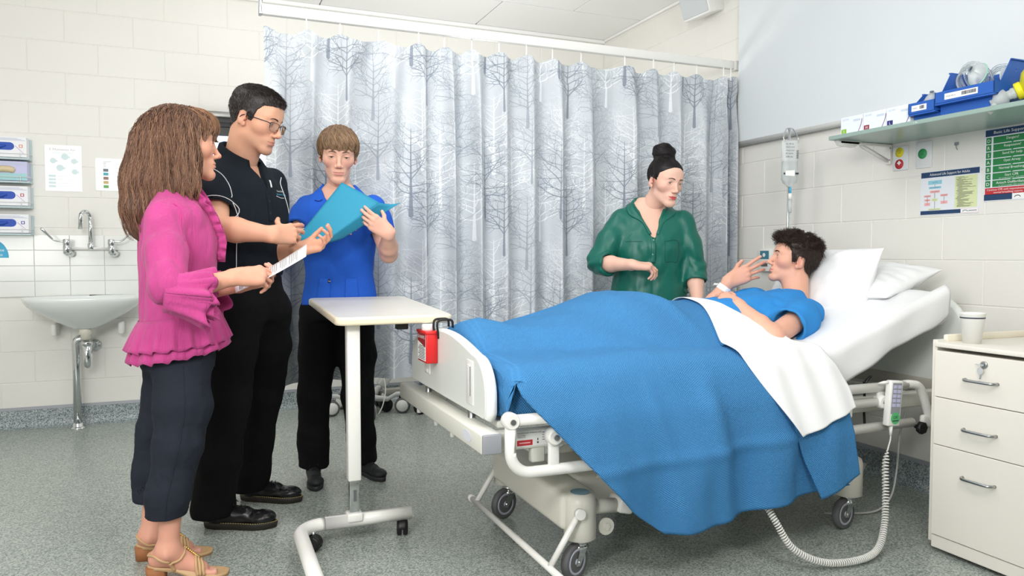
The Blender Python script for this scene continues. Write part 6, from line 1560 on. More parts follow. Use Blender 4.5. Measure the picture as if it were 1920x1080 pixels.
# fringe sweeping forward over the brow
n = 1100; ro = np.stack([r.uniform(-.062, .062, n), r.uniform(.02, .07, n), .125 + 0 * r.uniform(0, 1, n)], 1); ro = snap(G, ro, 0)
def dirf(p, s): d = np.zeros_like(p); d[:, 1] = 1.0 - s * 1.1; d[:, 2] = -.25 - s * 1.1; d[:, 0] = np.sign(p[:, 0]) * .35 * s + .15 * np.sin(p[:, 1] * 130 + p[:, 0] * 90); return d
PP = flow(G, ro, dirf, 10, r.uniform(.007, .0105, n), .25, lambda s: .004 + .006 * math.sin(s * PI), .1, 9)
strands(hp, wl(PP.reshape(-1, 3)).reshape(PP.shape), (.0009 * np.linspace(1, .3, 11))[None], tint(n, (150, 112, 84), 12, .6, 1.4))
hair_obj(pw, hp)
# sandals
M_tan = mat('tan_leather', (196, 160, 118), .5); M_cork = mat('stacked_heel', (160, 104, 64), .6, bump=(60, .2, (1, 1, 8))); M_gold = mat('gold_beads', (214, 180, 110), .2, metal=.9)
for fi, (an, he, to, (d, X, ball, hc, FS)) in enumerate(feet):
    he, to, an = P3(*he), P3(*to), P3(*an); ln = np.linalg.norm(to - he); up = P3(0, 0, 1); FG = FS.grid(.005)
    def foot_out(w, z0, z1, a=-.02, b=1.04):
        out = []
        for t in [2 * PI * i / 40 for i in range(40)]:
            f = .5 - .5 * math.cos(t); ww = np.interp(f, (0, .1, .35, .7, .88, .96, 1), (.012, .030, .026, .045, .044, .036, .024)) * w * abs(math.sin(t)) ** .4 * math.copysign(1, math.sin(t)); z = np.interp(f, (0, .3, .62, 1), (z1, z1 * .82, z0, z0)); out.append(he + d * ln * (a + (b - a) * f) + X * ww + up * z)
        return out
    top = foot_out(1.0, .014, .062); bot = [p - up * .012 for p in top]
    sd = obj('sandal', MB().ring([[tuple(p) for p in bot], [tuple(p) for p in top]]), M_tan, pw)
    low = [P3(p[0], p[1], 0) if np.dot(p - he, d) < ln * .30 or np.dot(p - he, d) > ln * .55 else P3(p[0], p[1], max(0, p[2] - .02)) for p in bot]
    hl = [he + d * x + X * y for x, y in ((-.0, -.022), (.05, -.024), (.06, .0), (.05, .024), (-.0, .022), (-.012, 0))]
    obj('heel', MB().ring([[tuple(p * 1 + up * 0 + (he + d * .02 - p) * .12 * np.array((1, 1, 0))) for p in hl], [tuple(p + up * .052) for p in hl]]), M_cork, sd)
    obj('outsole', MB().ring([[tuple(P3(p[0], p[1], 0)) for p in bot if np.dot(p - he, d) > ln * .5], [tuple(p) for p in bot if np.dot(p - he, d) > ln * .5]]), M_cork, sd)
    def strap(name, pts, r, m=M_tan): return obj(name, MB().tube([tuple(p) for p in snap(FG, np.array([tuple(a) for a in smooth_path(pts, 6)]), .0015)], r, 6), m, sd)
    zk = he + d * ln * .42 + up * .10; side = he + d * ln * .30 + up * .055
    for s in (-1, 1):
        strap('strap', [he - d * .03 + X * .0 + up * .105, he + d * .02 + X * s * .05 + up * .100, side + X * s * .06 + up * .012], .0045)
        strap('strap', [side + X * s * .05 + up * .01, he + d * ln * .38 + X * s * .045 + up * .075, zk], .0045); strap('strap', [side + X * s * .05 + up * .015, side + X * s * .04 - up * .03], .0075)
    for q in range(3): strap('strap', [ball + X * .055 - d * (.012 - .012 * q) - up * .015, ball + X * .02 - d * (.016 - .012 * q) + up * .04, ball - X * .02 - d * (.02 - .012 * q) + up * .03, ball - X * .055 - d * (.026 - .012 * q) - up * .015], .0055)
    bd = MB(); line = snap(FG, np.array([tuple(a) for a in smooth_path([zk, ball - d * .03 + up * .05, ball + up * .05], 5)]), .004)
    for p in line: bd.lathe([(.0005, -.005), (.004, -.003), (.0055, 0), (.004, .003), (.0005, .005)], tuple(p), 'Z', 8)
    b = obj('bead_trim', bd, M_gold, sd, 'gold beaded strap'); b['kind'] = 'stuff'
# the printed sheet she holds
A, B, C_, D_ = [P3(*p) for p in j['pap']]
t = thing('printed_sheet', 'white printed sheet of paper held by the woman in pink', 'paper', tuple((A + C_) / 2))
g = np.array([[(A * (1 - u) + B * u) * (1 - v) + (D_ * (1 - u) + C_ * u) * v + P3(0, 0, -.006 * math.sin(u * PI)) for v in np.linspace(0, 1, 5)] for u in np.linspace(0, 1, 14)])
obj('sheet', MB().grid(g, thick=.0006), M_paper, t)
ink = MB(); U_, V_ = unit(B - A), unit(D_ - A); Nn = unit(np.cross(V_, U_)); Nn = Nn if Nn[2] > 0 else -Nn
def pp(u, v): return (A * (1 - u) + B * u) * (1 - v) + (D_ * (1 - u) + C_ * u) * v + P3(0, 0, -.006 * math.sin(u * PI)) + Nn * .0012
for i in range(17):
    u = .45 + .026 * i; e = .9 - .06 * (i % 4)
    if i in (6, 11): continue
    ink.add([pp(u, .12), pp(u + .007, .12), pp(u + .007, e), pp(u, e)], [(0, 1, 2, 3)])
for (a, b) in ((.055, .4), (.075, .5), (.095, .62)): ink.add([pp(a, b), pp(a + .012, b), pp(a + .012, .85), pp(a, .85)], [(0, 1, 2, 3)])
obj('printed_lines', ink, mat('print_ink', (120, 122, 126), .7), t)

# ================================================================== man in the dark polo shirt
j = J['man']; F, L = frame(-44)
pm = thing('person', 'tall man in glasses, black polo shirt and black trousers holding the blue folder', 'person', (.15, 3.36, 0))
TM = (212, 160, 132); body = Parts(); ax0 = P3(.165, 3.35, 0)
st = [(ax0 + F * f + P3(0, 0, z), a, b) for z, f, a, b in ((.93, -.005, .165, .125), (1.03, .0, .162, .125), (1.12, .005, .165, .128), (1.23, .005, .178, .128), (1.33, .0, .196, .125), (1.415, -.008, .196, .108), (1.485, -.018, .130, .080), (1.55, -.02, .066, .064))]
wl, lw, Mx, hs, HG = head(pm, body, dict(c=j['head'], yaw=-32, pitch=-19, roll=0, s=1.08, neck=P3(*j['neck']) + P3(0, 0, -.02)), TM,
    dict(nose=.95, nosew=1.12, jaw=1.06, lid=(.0012, .0042), gaze=(0, .9, -.5), lip=(190, 112, 104), hairc=(34, 28, 26), browt=.4, browz=-.003, stubble=.18, neckr=.060, brow=1.1))
trunk(body, st, L, TM, [([P3(.118, 3.29, .9), P3(.085, 3.27, .52), P3(.03, 3.26, .08)], [.085, .06, .045]), ([P3(.245, 3.40, .9), P3(.235, 3.50, .5), P3(.185, 3.56, .08)], [.085, .06, .045])])
arm(body, j['elR'], j['wrR'], TM, dict(dF=(.80, .50, .10), dN=(-.25, .85, -.30), side='R', curls=[(8, 18, 12), (18, 22, 14), (30, 28, 18), (42, 34, 20)], thumb=((.85, .45, -.55), (.55, .7, -.6)), s=1.05, spread=.07), upper=P3(*j['shR']), re=.048, rw=.029)
arm(body, j['elL'], j['wrL'], TM, dict(dF=(.90, -.20, .22), dN=(.05, -.55, .85), side='L', curls=[(28, 40, 28), (34, 46, 30), (38, 50, 30), (42, 50, 30)], thumb=((.55, .8, -.3), (.2, .9, -.5)), s=1.03), upper=P3(*j['shL']), re=.046, rw=.028)
body.link('body', M_skin, pm)
M_blackt = mat('black_trouser_cloth', (12, 12, 14), .9, bump=(260, .1), spec=.2)
S = Sdf()
S.loft([(ax0 + F * f + P3(0, 0, z), a, b) for z, f, a, b in ((.86, -.015, .178, .135), (.95, -.01, .178, .135), (1.06, .0, .168, .130))], L, 0, 2.3)
S.chain([P3(.118, 3.29, .88), P3(.10, 3.275, .72), P3(.085, 3.27, .52), P3(.05, 3.265, .28), P3(.025, 3.262, .075)], [.118, .104, .092, .086, .090], .035)
S.chain([P3(.245, 3.40, .88), P3(.255, 3.44, .72), P3(.235, 3.50, .50), P3(.205, 3.545, .28), P3(.18, 3.56, .085)], [.116, .102, .090, .084, .088], .035)
S.plane((0, 0, .052), (-.0, -.0, -1)); S.plane((0, 0, 1.055), (0, 0, 1))
S.disp(wrinkle(41, .004, 7, (1, 1, 1.0))); S.disp(lambda P: .006 * value_noise(P * np.array((8, 8, 22)), 4) * np.clip((.30 - P[:, 2]) / .2, 0, 1))
tr, TG = garment('trousers', S, .006, M_blackt, pm)
bl_ = MB(); bp = [ax0 + F * (.131 * math.cos(t)) + L * (.171 * math.sin(t)) for t in [2 * PI * i / 48 for i in range(48)]]
bl_.ring([[tuple(p * 1 + P3(0, 0, 1.025) + (p - ax0) * k) for p in bp] for k in (.01,)] + [[tuple(p + P3(0, 0, 1.058) + (p - ax0) * .01) for p in bp]], caps=False)
obj('belt', bl_, mat('black_belt', (24, 23, 23), .4), pm)
M_polo = mat('dark_polo_knit', (17, 25, 33), .85, bump=(700, .12), spec=.25)
shR, elR, shL, elL = [P3(*j[k]) for k in ('shR', 'elR', 'shL', 'elL')]
S = Sdf()
eR = shR + (elR - shR) * .66; eL = shL + (elL - shL) * .55
S.chain([shR, shR * .5 + eR * .5, eR], [.072, .072, .074], .035); S.chain([shL, shL * .5 + eL * .5, eL], [.070, .070, .072], .035)
for sh, e in ((shR, eR), (shL, eL)):
    d = unit(e - sh); S.func((lambda e, d: lambda X, Y, Z: np.maximum(-((X - e[0]) * d[0] + (Y - e[1]) * d[1] + (Z - e[2]) * d[2]), np.sqrt((X - e[0]) ** 2 + (Y - e[1]) ** 2 + (Z - e[2]) ** 2) - .095))(e, d), e - .11, e + .11, .004, True); S.cone(e - d * .02, e + d * .05, .060, .066, .003, True)
S.loft([(c, a + .014, b + .014) for c, a, b in st[1:]], L, .03)
nk = P3(*j['neck']); S.cone(nk + F * .006 - P3(0, 0, .03), nk + F * .05 + P3(0, 0, .11), .060, .105, .006, True)
def vcut(c, F, L, z0, slope, lo, hi, w0=.0):
    def f(X, Y, Z):
        u = (X - c[0]) * L[0] + (Y - c[1]) * L[1]; w = (X - c[0]) * F[0] + (Y - c[1]) * F[1]; return np.maximum((np.abs(u) - w0 - slope * (Z - z0)) / math.sqrt(1 + slope ** 2), -w)
    return f
c0 = ax0; S.func(vcut(c0, F, L, 1.36, .26, 0, 0), c0 + P3(-.2, -.2, 1.3), c0 + P3(.2, .2, 1.56), .004, True)
S.plane((0, 0, 1.035), (0, 0, -1))
S.disp(wrinkle(51, .005, 8, (1, 1, .8)))
sh_, SG = garment('polo_shirt', S, .005, M_polo, pm)
M_pipe = mat('white_piping', (226, 228, 230), .6)
def on(z, ang, r=0): return spot(SG, ax0 + P3(0, 0, z), F * math.cos(R(ang)) + L * math.sin(R(ang)))
seam('piping', SG, [on(1.468, -95, .10), on(1.43, -72, .16), on(1.37, -62, .2), on(1.31, -66, .24)], .0016, M_pipe, sh_, .0005)
seam('piping', SG, [on(1.325, -60, .2), on(1.26, -55, .2), on(1.17, -58, .2), on(1.06, -60, .2)], .0016, M_pipe, sh_, .0005)
seam('piping', SG, [on(1.455, 60, .10), on(1.42, 52, .16), on(1.36, 50, .2), on(1.30, 58, .24)], .0016, M_pipe, sh_, .0005)
for sh, e in ((shR, eR),):
    d = unit(e - sh); a = unit(np.cross(d, P3(0, 0, 1))); b = np.cross(d, a); seam('sleeve_piping', SG, [e - d * .022 + (a * math.cos(t) + b * math.sin(t)) * .08 for t in np.linspace(0, 2 * PI, 13)], .0016, M_pipe, sh_, .0004)
collar(pm, 'collar', P3(*j['neck']) + F * .004 + P3(0, 0, -.016), F, L, .073, .068, .046, .016, 24, M_polo, tilt=.045, drop=.026)
strip('placket', SG, [on(1.37, -8, .2), on(1.35, -7, .2), on(1.30, -6, .2), on(1.26, -6, .2)], [on(1.37, 3, .2), on(1.35, 4, .2), on(1.30, 4, .2), on(1.26, 4, .2)], M_polo, sh_)
strip('neck_tape', SG, [on(1.43, 12, .15), on(1.40, 8, .17)], [on(1.43, 17, .15), on(1.40, 12, .17)], M_pipe, sh_, .003)
buttons(sh_, SG, [on(1.34, -2, .2), on(1.29, -2, .2)], F, M_black, .005)
surf_text(sh_, 'chest_lettering', SG, 'Your Skills', tuple(on(1.385, 26, .15)), tuple(unit(L * .9 - F * .35)), (0, 0, 1), .008, M_pipe, .06)
surf_text(sh_, 'chest_lettering', SG, 'Education | Training', tuple(on(1.372, 24, .15)), tuple(unit(L * .9 - F * .35)), (0, 0, 1), .007, M_lightblue, .085)
seam('logo_swoosh', SG, [on(1.367, 22, .15), on(1.362, 34, .15), on(1.363, 46, .15)], .0012, M_pipe, sh_, .001)
# short dark hair
hp = Parts(); S = Sdf(); topf = lambda Z: np.clip((Z - .055) / .035, 0, 1)
scalp(S, HG, lambda X, Y, Z: .0028 + .009 * topf(Z) + .003 * topf(Z) * np.clip(Y / .05, 0, 1), .062, -.012); S.disp(lambda P: .0012 * value_noise(P * 80, 3))
G, v = hair_shell(wl, hp, S, .0035, (30, 26, 26), 1)
n = 6500; ro = pick(v, n, 3, S.line); r = np.random.default_rng(5); top = np.clip((ro[:, 2] - .070) / .03, 0, 1)
def dirm(p, s): d = np.zeros_like(p); d[:, 1] = .2 + 1.1 * top; d[:, 2] = -1 + 1.05 * top; d[:, 0] = .25 * np.sign(p[:, 0]) * top + .2 * value_noise(p * 50, 4); return d
PP = flow(G, ro, dirm, 5, (.0016 + .0020 * top) * r.uniform(.7, 1.2, n), .35, None, .18, 6)
cc = tint(n, (40, 33, 30), 7, .5, 1.4); gr = (r.uniform(0, 1, n) < .42 * (1 - top)); cc[gr] = L3((104, 98, 95)) * r.uniform(.7, 1.1, (gr.sum(), 1))
strands(hp, wl(PP.reshape(-1, 3)).reshape(PP.shape), (.0007 * np.linspace(1, .35, 6))[None], cc.astype(np.float32)); hair_obj(pm, hp)
# rectangular half-rim glasses
M_gl = mat('spectacle_frame', (28, 30, 38), .3); M_lens = mat('spectacle_lens', (240, 246, 252), .03, trans=1.0, ior=1.05, spec=.5)
gm = MB(); z0 = -.010; sl = R(6)
for sg in (-1, 1):
    o = [(-.026, .011), (-.020, .0155), (.0, .0165), (.022, .0155), (.027, .010), (.026, -.006), (.018, -.0165), (-.012, -.0165), (-.023, -.010)]; cx = sg * .0335
    pts = [P3(cx + sg * x, .1065 - .0035 * ((x + .02) / .03) ** 2 * (x > -.02), z0 + z) for x, z in o]; wp = [wl(p) for p in pts]
    gm.tube([tuple(p) for p in smooth_path([wp[-1]] + wp[:6], 4)], .0014, 6)
    gm.tube([tuple(p) for p in smooth_path(wp[5:] + [wp[0]], 4)], .0007, 6)
    lens = MB(); c = sum(wp) / len(wp); f = Mx[:, 1] * .001; lens.ring([[tuple(p) for p in wp], [tuple(p + f) for p in wp]], smooth=False); lo_ = obj('lens', lens, M_lens, pm)
    h = [wl((sg * .0605, .100, z0 + .010)), wl((sg * .068, .090, z0 + .012)), wl((sg * .0745, .055, z0 + .012)), wl((sg * .079, .010, z0 + .012)), wl((sg * .0795, -.010, z0 + .006)), wl((sg * .077, -.022, z0 - .012))]
    gm.tube([tuple(p) for p in smooth_path(h, 5)], .0019, 6); gm.tube([tuple(wl((sg * .009, .1075, z0 - .004))), tuple(wl((sg * .0105, .101, z0 - .010)))], .0012, 6)
gm.tube([tuple(p) for p in smooth_path([wl((-.0085, .107, z0 + .006)), wl((0, .1105, z0 + .0085)), wl((.0085, .107, z0 + .006))], 5)], .0014, 6)
obj('glasses', gm, M_gl, pm, 'dark half-rimmed glasses')
shoe(pm, (-.005, 3.285, 0), (.262, 3.175, 0), M_leather, M_sole, True, .050, mat('yellow_thread', (206, 186, 110), .6), hgt=.085, flip=-1, chunky=.026, label='black leather lace-up shoe with a yellow-stitched sole, nearer the camera')
shoe(pm, (.150, 3.60, 0), (.400, 3.468, 0), M_leather, M_sole, True, .050, MATS['yellow_thread'], hgt=.085, flip=1, chunky=.026)
for o_ in [o for o in pm.children if o.name.startswith('shoe')][:1]:
    obj('heel_tab', MB().box((-.012, 3.265, .045), (.004, 3.285, .062), .002), mat('green_tab', (110, 190, 120), .6), o_, 'small green heel tab')

# ================================================================== young man in blue scrubs
j = J['boy']; F, L = frame(-101)
pb_ = thing('person', 'young man with brown fringe in bright blue scrubs reading a blue folder before the curtain', 'person', (.64, 3.78, 0))
TB = (228, 178, 156); body = Parts(); ax0 = P3(.638, 3.80, 0)
st = [(ax0 + F * f + P3(0, 0, z), a, b) for z, f, a, b in ((.80, 0, .172, .118), (.90, .0, .170, .115), (1.02, .0, .155, .108), (1.14, .005, .165, .112), (1.26, .005, .182, .112), (1.35, .0, .184, .098), (1.415, -.010, .126, .074), (1.48, -.012, .060, .058))]
wl, lw, Mx, hs, HG = head(pb_, body, dict(c=j['head'], yaw=-97, pitch=-14, roll=2, s=1.10, neck=P3(*j['neck']) + P3(0, 0, -.03)), TB,
    dict(nose=.88, jaw=.93, lid=(.0004, .0044), lash=1.7, gaze=(0, .94, -.33), lip=(206, 130, 124), hairc=(126, 98, 76), browt=.6, neckr=.048, iris=(50, 56, 62), flush=(232, 150, 138)))
trunk(body, st, L, TB, [([P3(.545, 3.835, .85), P3(.51, 3.80, .45), P3(.50, 3.80, .07)], [.085, .06, .045]), ([P3(.705, 3.79, .85), P3(.715, 3.75, .45), P3(.74, 3.80, .08)], [.085, .06, .045])], .007)
arm(body, j['elL'], j['wrL'], TB, dict(dF=(-.74, .02, .52), dN=(.34, .90, .05), side='L', curls=[(16, 34, 20), (20, 36, 20), (24, 38, 22), (28, 40, 22)], thumb=((.6, .4, -1.0), (.3, .6, -1.0)), s=.98, spread=.02), upper=P3(*j['shL']), re=.043, rw=.027)
arm(body, j['elR'], j['wrR'], TB, dict(dF=(.75, -.5, .35), dN=(.2, .75, -.6), side='R', curls=[(25, 30, 20), (28, 34, 20), (32, 36, 22), (36, 36, 22)], thumb=((.7, .7, .2), (.4, .9, .1)), s=.98), upper=P3(*j['shR']), re=.043, rw=.027)
body.link('body', M_skin, pb_)
S = Sdf(); S.loft([(ax0 + P3(0, 0, z), a, b) for z, a, b in ((.80, .178, .125), (.90, .174, .12), (1.0, .158, .112))], L, 0)
S.chain([P3(.545, 3.835, .82), P3(.53, 3.825, .62), P3(.505, 3.80, .42), P3(.50, 3.80, .2), P3(.50, 3.80, .06)], [.105, .094, .080, .076, .080], .03); S.chain([P3(.705, 3.79, .82), P3(.715, 3.775, .62), P3(.715, 3.75, .42), P3(.735, 3.785, .2), P3(.745, 3.805, .075)], [.104, .092, .078, .072, .076], .03)
S.plane((0, 0, .062), (0, 0, -1)); S.plane((0, 0, .98), (0, 0, 1)); S.disp(wrinkle(61, .004, 8)); S.disp(lambda P: .007 * value_noise(P * np.array((8, 8, 24)), 4) * np.clip((.26 - P[:, 2]) / .16, 0, 1))
garment('trousers', S, .006, M_blackt, pb_)
M_scrub = mat('royal_blue_scrubs', (38, 94, 200), .8, bump=(420, .1), spec=.25)
shR, elR, shL, elL = [P3(*j[k]) for k in ('shR', 'elR', 'shL', 'elL')]
S = Sdf()
eR = shR + (elR - shR) * .62; eL = shL + (elL - shL) * .55
S.chain([shR, shR * .5 + eR * .5, eR], [.066, .068, .076], .035); S.chain([shL, shL * .5 + eL * .5, eL], [.066, .068, .074], .035)
for sh, e in ((shR, eR), (shL, eL)):
    d = unit(e - sh); S.func((lambda e, d: lambda X, Y, Z: np.maximum(-((X - e[0]) * d[0] + (Y - e[1]) * d[1] + (Z - e[2]) * d[2]), np.sqrt((X - e[0]) ** 2 + (Y - e[1]) ** 2 + (Z - e[2]) ** 2) - .095))(e, d), e - .11, e + .11, .004, True); S.cone(e - d * .025, e + d * .05, .056, .068, .003, True)
S.loft([(c, a + .015, b + .014) for c, a, b in st], L, .03)
S.func(vcut(ax0, F, L, 1.27, .46, 0, 0), ax0 + P3(-.2, -.25, 1.2), ax0 + P3(.2, .2, 1.6), .004, True); nk = P3(*j['neck']); S.cone(nk + F * .0 - P3(0, 0, .03), nk + F * .03 + P3(0, 0, .11), .062, .10, .006, True)
S.plane((0, 0, .872), (0, 0, -1)); S.disp(wrinkle(63, .0045, 9, (1, 1, .7)))
sc, SG = garment('scrub_top', S, .005, M_scrub, pb_)
def on(z, ang, r=0): return spot(SG, ax0 + P3(0, 0, z), F * math.cos(R(ang)) + L * math.sin(R(ang)))
M_dblue = mat('dark_blue_thread', (18, 52, 140), .8)
strip('pocket', SG, [on(1.005, -42, .2), on(1.005, -20, .2)], [on(.89, -46, .2), on(.89, -20, .2)], M_scrub, sc, .0025); strip('pocket', SG, [on(1.005, 14, .2), on(1.005, 40, .2)], [on(.89, 12, .2), on(.89, 40, .2)], M_scrub, sc, .0025)
for pts in ([on(1.004, -42, .2), on(1.004, -30, .2), on(1.004, -19, .2)], [on(1.004, 14, .2), on(1.004, 40, .2)], [on(.965, -40, .2), on(.965, -19, .2)], [on(.885, -60, .2), on(.885, 0, .2), on(.885, 60, .2)]): seam('stitching', SG, pts, .001, M_dblue, sc, .003)
strip('brand_tag', SG, [on(1.003, -25, .2), on(1.003, -20, .2)], [on(.985, -25, .2), on(.985, -20, .2)], M_black, sc, .004); surf_text(sc, 'tag_lettering', SG, 'koi', tuple(on(.989, -24, .17)), tuple(unit(L)), (0, 0, 1), .008, M_pipe, .012, .0065)
buttons(sc, SG, [on(.948, -27, .2)], F, M_scrub); seam('shoulder_loop', SG, [on(1.385, -60, .12), on(1.38, -50, .13), on(1.388, -44, .12)], .0025, M_dblue, sc, .003)
# brown mop with a side-swept fringe
hp = Parts(); S = Sdf()
S.ell((0, -.014, .038), (.0885, .110, .092), 0); S.ell((0, .042, .058), (.074, .064, .052), .02); S.chain([(0, -.06, -.01), (0, -.075, -.05)], [.062, .045], .02)
S.ell((0, .085, -.034), (.058, .072, .070), .008, True); hairline(S, .034, -.018, -.075, top=-.002)
S.disp(lambda P: .0035 * np.sin(np.arctan2(P[:, 0] - .01, P[:, 1] + .02) * 24 + 2 * value_noise(P * 20, 2)))
G, v = hair_shell(wl, hp, S, .004, (112, 88, 68), 1)
n = 5000; ro = pick(v, n, 3, lambda v: v[:, 2] > -.02); r = np.random.default_rng(5)
def dirb(p, s): d = p - np.array((.012, -.03, .12)); d[:, 2] = -.05 - .4 * s; d /= np.linalg.norm(d, axis=1, keepdims=True); d[:, 0] += -.55 * (p[:, 1] > .03) ; d[:, 2] -= .45; return d
PP = flow(G, ro, dirb, 8, r.uniform(.004, .0095, n), .7, lambda s: .0022, .12, 6)
strands(hp, wl(PP.reshape(-1, 3)).reshape(PP.shape), (.0009 * np.linspace(1, .3, 9))[None], tint(n, (140, 112, 86), 7, .5, 1.4, (176, 144, 112), .2)); hair_obj(pb_, hp)
for (he, to, fl) in (((.50, 3.83, 0), (.478, 3.585, 0), -1), ((.735, 3.83, 0), (.815, 3.615, 0), 1)): shoe(pb_, he, to, mat('black_trainer', (26, 27, 30), .6, bump=(300, .2)), mat('black_sole', (38, 38, 40), .6), True, .050, None, .085, flip=fl, chunky=.026)
# blue card folder between the two men
M_fold = mat('turquoise_card', (40, 140, 172), .65)
fp = [P3(*p) for p in j['fold']]; A, B, C_, D_, E_, G_ = fp
t = thing('card_folder', 'turquoise blue card folder held open between the man in black and the man in scrubs', 'folder', tuple((A + C_) / 2))
def leaf(a, b, c, d, bow, nrm): return np.array([[(a * (1 - u) + b * u) * (1 - v) + (d * (1 - u) + c * u) * v + nrm * (bow * math.sin(PI * v) * (.3 + .7 * u)) for v in np.linspace(0, 1, 14)] for u in np.linspace(0, 1, 14)])
nr = unit(np.cross(C_ - B, A - B)); nr = nr if nr[1] < 0 else -nr
obj('front_leaf', MB().grid(leaf(A, B, C_, D_, .004, nr), thick=.001), M_fold, t); obj('back_leaf', MB().grid(leaf(D_, C_, E_, G_, -.012, nr), thick=.001), M_fold, t)

# ================================================================== woman in the green blouse
j = J['green']; F, L = frame(-112)
pg = thing('person', 'woman with black hair in a bun wearing a green satin blouse behind the bed', 'person', (2.24, 3.49, 0))
TG_ = (232, 188, 168); body = Parts(); ax0 = P3(2.248, 3.485, 0)
st = [(ax0 + F * f + P3(0, 0, z), a, b) for z, f, a, b in ((.66, 0, .205, .150), (.76, .0, .205, .150), (.88, .01, .195, .145), (.98, .015, .185, .135), (1.08, .02, .185, .135), (1.16, .025, .188, .135), (1.27, .005, .186, .112), (1.36, -.012, .132, .080), (1.43, -.02, .060, .058))]
wl, lw, Mx, hs, HG = head(pg, body, dict(c=j['head'], yaw=-87, pitch=-12, roll=5, s=1.05, neck=P3(*j['neck']) + P3(0, 0, .01)), TG_,
    dict(nose=.86, nosew=.92, jaw=.92, lips=1.05, lid=(.0038, .0036), gaze=(.15, .95, -.25), lip=(198, 54, 66), lipmix=.9, hairc=(48, 36, 32), browt=.4, browz=-.001, neckr=.047, mouth=.0012, lash=1.5, flush=(236, 156, 142)))
trunk(body, st, L, TG_, [([P3(2.16, 3.52, .7), P3(2.15, 3.52, .05)], [.10, .06]), ([P3(2.34, 3.45, .7), P3(2.34, 3.45, .05)], [.10, .06])], .007)
arm(body, j['elR'], j['wrR'], TG_, dict(dF=(.93, -.30, -.05), dN=(-.05, .30, -.92), side='R', curls=[(30, 38, 25), (38, 46, 30), (46, 50, 30), (52, 50, 30)], thumb=((.25, .9, -.45), (-.2, .95, -.4)), s=.95, spread=.03), re=.042, rw=.026)
arm(body, j['elL'], j['wrL'], TG_, dict(dF=(-.1, -.45, -.85), dN=(-.5, .6, -.5), side='L', curls=[(25, 28, 18)] * 4, thumb=((.4, .9, -.1), (.1, .95, -.2)), s=.95), re=.042, rw=.026)
body.link('body', M_skin, pg)
M_satin = mat('green_satin', (12, 98, 84), .4, spec=.5, bump=(30, .5, (1, 1, .5)))
shR, elR, shL, elL, wrL, wrR = [P3(*j[k]) for k in ('shR', 'elR', 'shL', 'elL', 'wrL', 'wrR')]
S = Sdf()
S.chain([shR, shR * .5 + elR * .5, elR + P3(-.005, 0, .01)], [.066, .066, .062], .035); S.cone(elR, elR + (wrR - elR) * .30, .064, .062, .012); S.cone(elR + (wrR - elR) * .12, elR + (wrR - elR) * .30, .067, .067, .002)
S.chain([shL, shL * .5 + elL * .5, elL], [.066, .066, .064], .035); S.cone(elL, elL + (wrL - elL) * .34, .064, .062, .012); S.cone(elL + (wrL - elL) * .10, elL + (wrL - elL) * .34, .067, .066, .002)
for a, b, f in ((elR, wrR, .30), (elL, wrL, .34)):
    e = a + (b - a) * f; d = unit(b - a); S.func((lambda e, d: lambda X, Y, Z: np.maximum(-((X - e[0]) * d[0] + (Y - e[1]) * d[1] + (Z - e[2]) * d[2]), np.sqrt((X - e[0]) ** 2 + (Y - e[1]) ** 2 + (Z - e[2]) ** 2) - .08))(e, d), e - .10, e + .10, .004, True); S.cone(e - d * .03, e + d * .05, .045, .052, .003, True)
S.loft([(c, a + .014, b + .012) for c, a, b in st], L, .03)
S.func(vcut(ax0, F, L, 1.215, .40, 0, 0, .004), ax0 + P3(-.2, -.25, 1.15), ax0 + P3(.2, .2, 1.5), .004, True); nk = P3(*j['neck']); S.cone(nk - P3(0, 0, .03), nk + F * .03 + P3(0, 0, .11), .064, .10, .006, True)
S.disp(wrinkle(81, .007, 9, (1, 1, .6))); S.disp(lambda P: .004 * np.sin(P[:, 2] * 85 + 5 * value_noise(P * 9, 4)) * np.clip(1 - np.abs(P[:, 2] - 1.07) / .1, 0, 1) * (np.abs((P[:, :2] - ax0[:2]) @ L[:2]) > .2))
gb_, SG = garment('blouse', S, .005, M_satin, pg)
def on(z, ang, r=0): return spot(SG, ax0 + P3(0, 0, z), F * math.cos(R(ang)) + L * math.sin(R(ang)))
M_dgreen = mat('dark_green_thread', (6, 66, 56), .6)
for s in (-1, 1): strip('collar_band', SG, [on(1.40, s * 88), on(1.36, s * 52), on(1.30, s * 19), on(1.23, s * 4)], [on(1.385, s * 95), on(1.34, s * 62), on(1.29, s * 28), on(1.225, s * 10)], M_satin, gb_, .004, .003)
strip('placket', SG, [on(1.215, -7, .2), on(1.15, -6, .2), on(1.08, -6, .2)], [on(1.215, 3, .2), on(1.15, 2, .2), on(1.08, 2, .2)], M_satin, gb_, .003, .002)
for pts in ([on(1.215, 3.5, .2), on(1.15, 2.5, .2), on(1.08, 2, .2), on(1.08, -8, .2)], [on(1.19, -50, .2), on(1.19, -22, .2)], [on(1.085, -50, .2), on(1.085, -22, .2)], [on(1.19, 20, .2), on(1.19, 46, .2), on(1.09, 46, .2), on(1.085, 32, .2), on(1.09, 20, .2), on(1.19, 20, .2)]): seam('stitching', SG, pts, .0012, M_dgreen, gb_, .0006)
buttons(gb_, SG, [on(1.195, -2.5, .2), on(1.125, -2.5, .2)], F, mat('pearl_button', (150, 190, 180), .2))
S = Sdf(); S.loft([(ax0 + P3(0, 0, z), a, b) for z, a, b in ((.60, .19, .14), (.72, .195, .145), (.8, .19, .14))], L, 0); S.cone((2.16, 3.52, .66), (2.15, 3.53, .07), .11, .075, .03); S.cone((2.34, 3.45, .66), (2.34, 3.46, .07), .11, .075, .03); S.plane((0, 0, .05), (0, 0, -1)); garment('trousers', S, .009, M_blackt, pg)
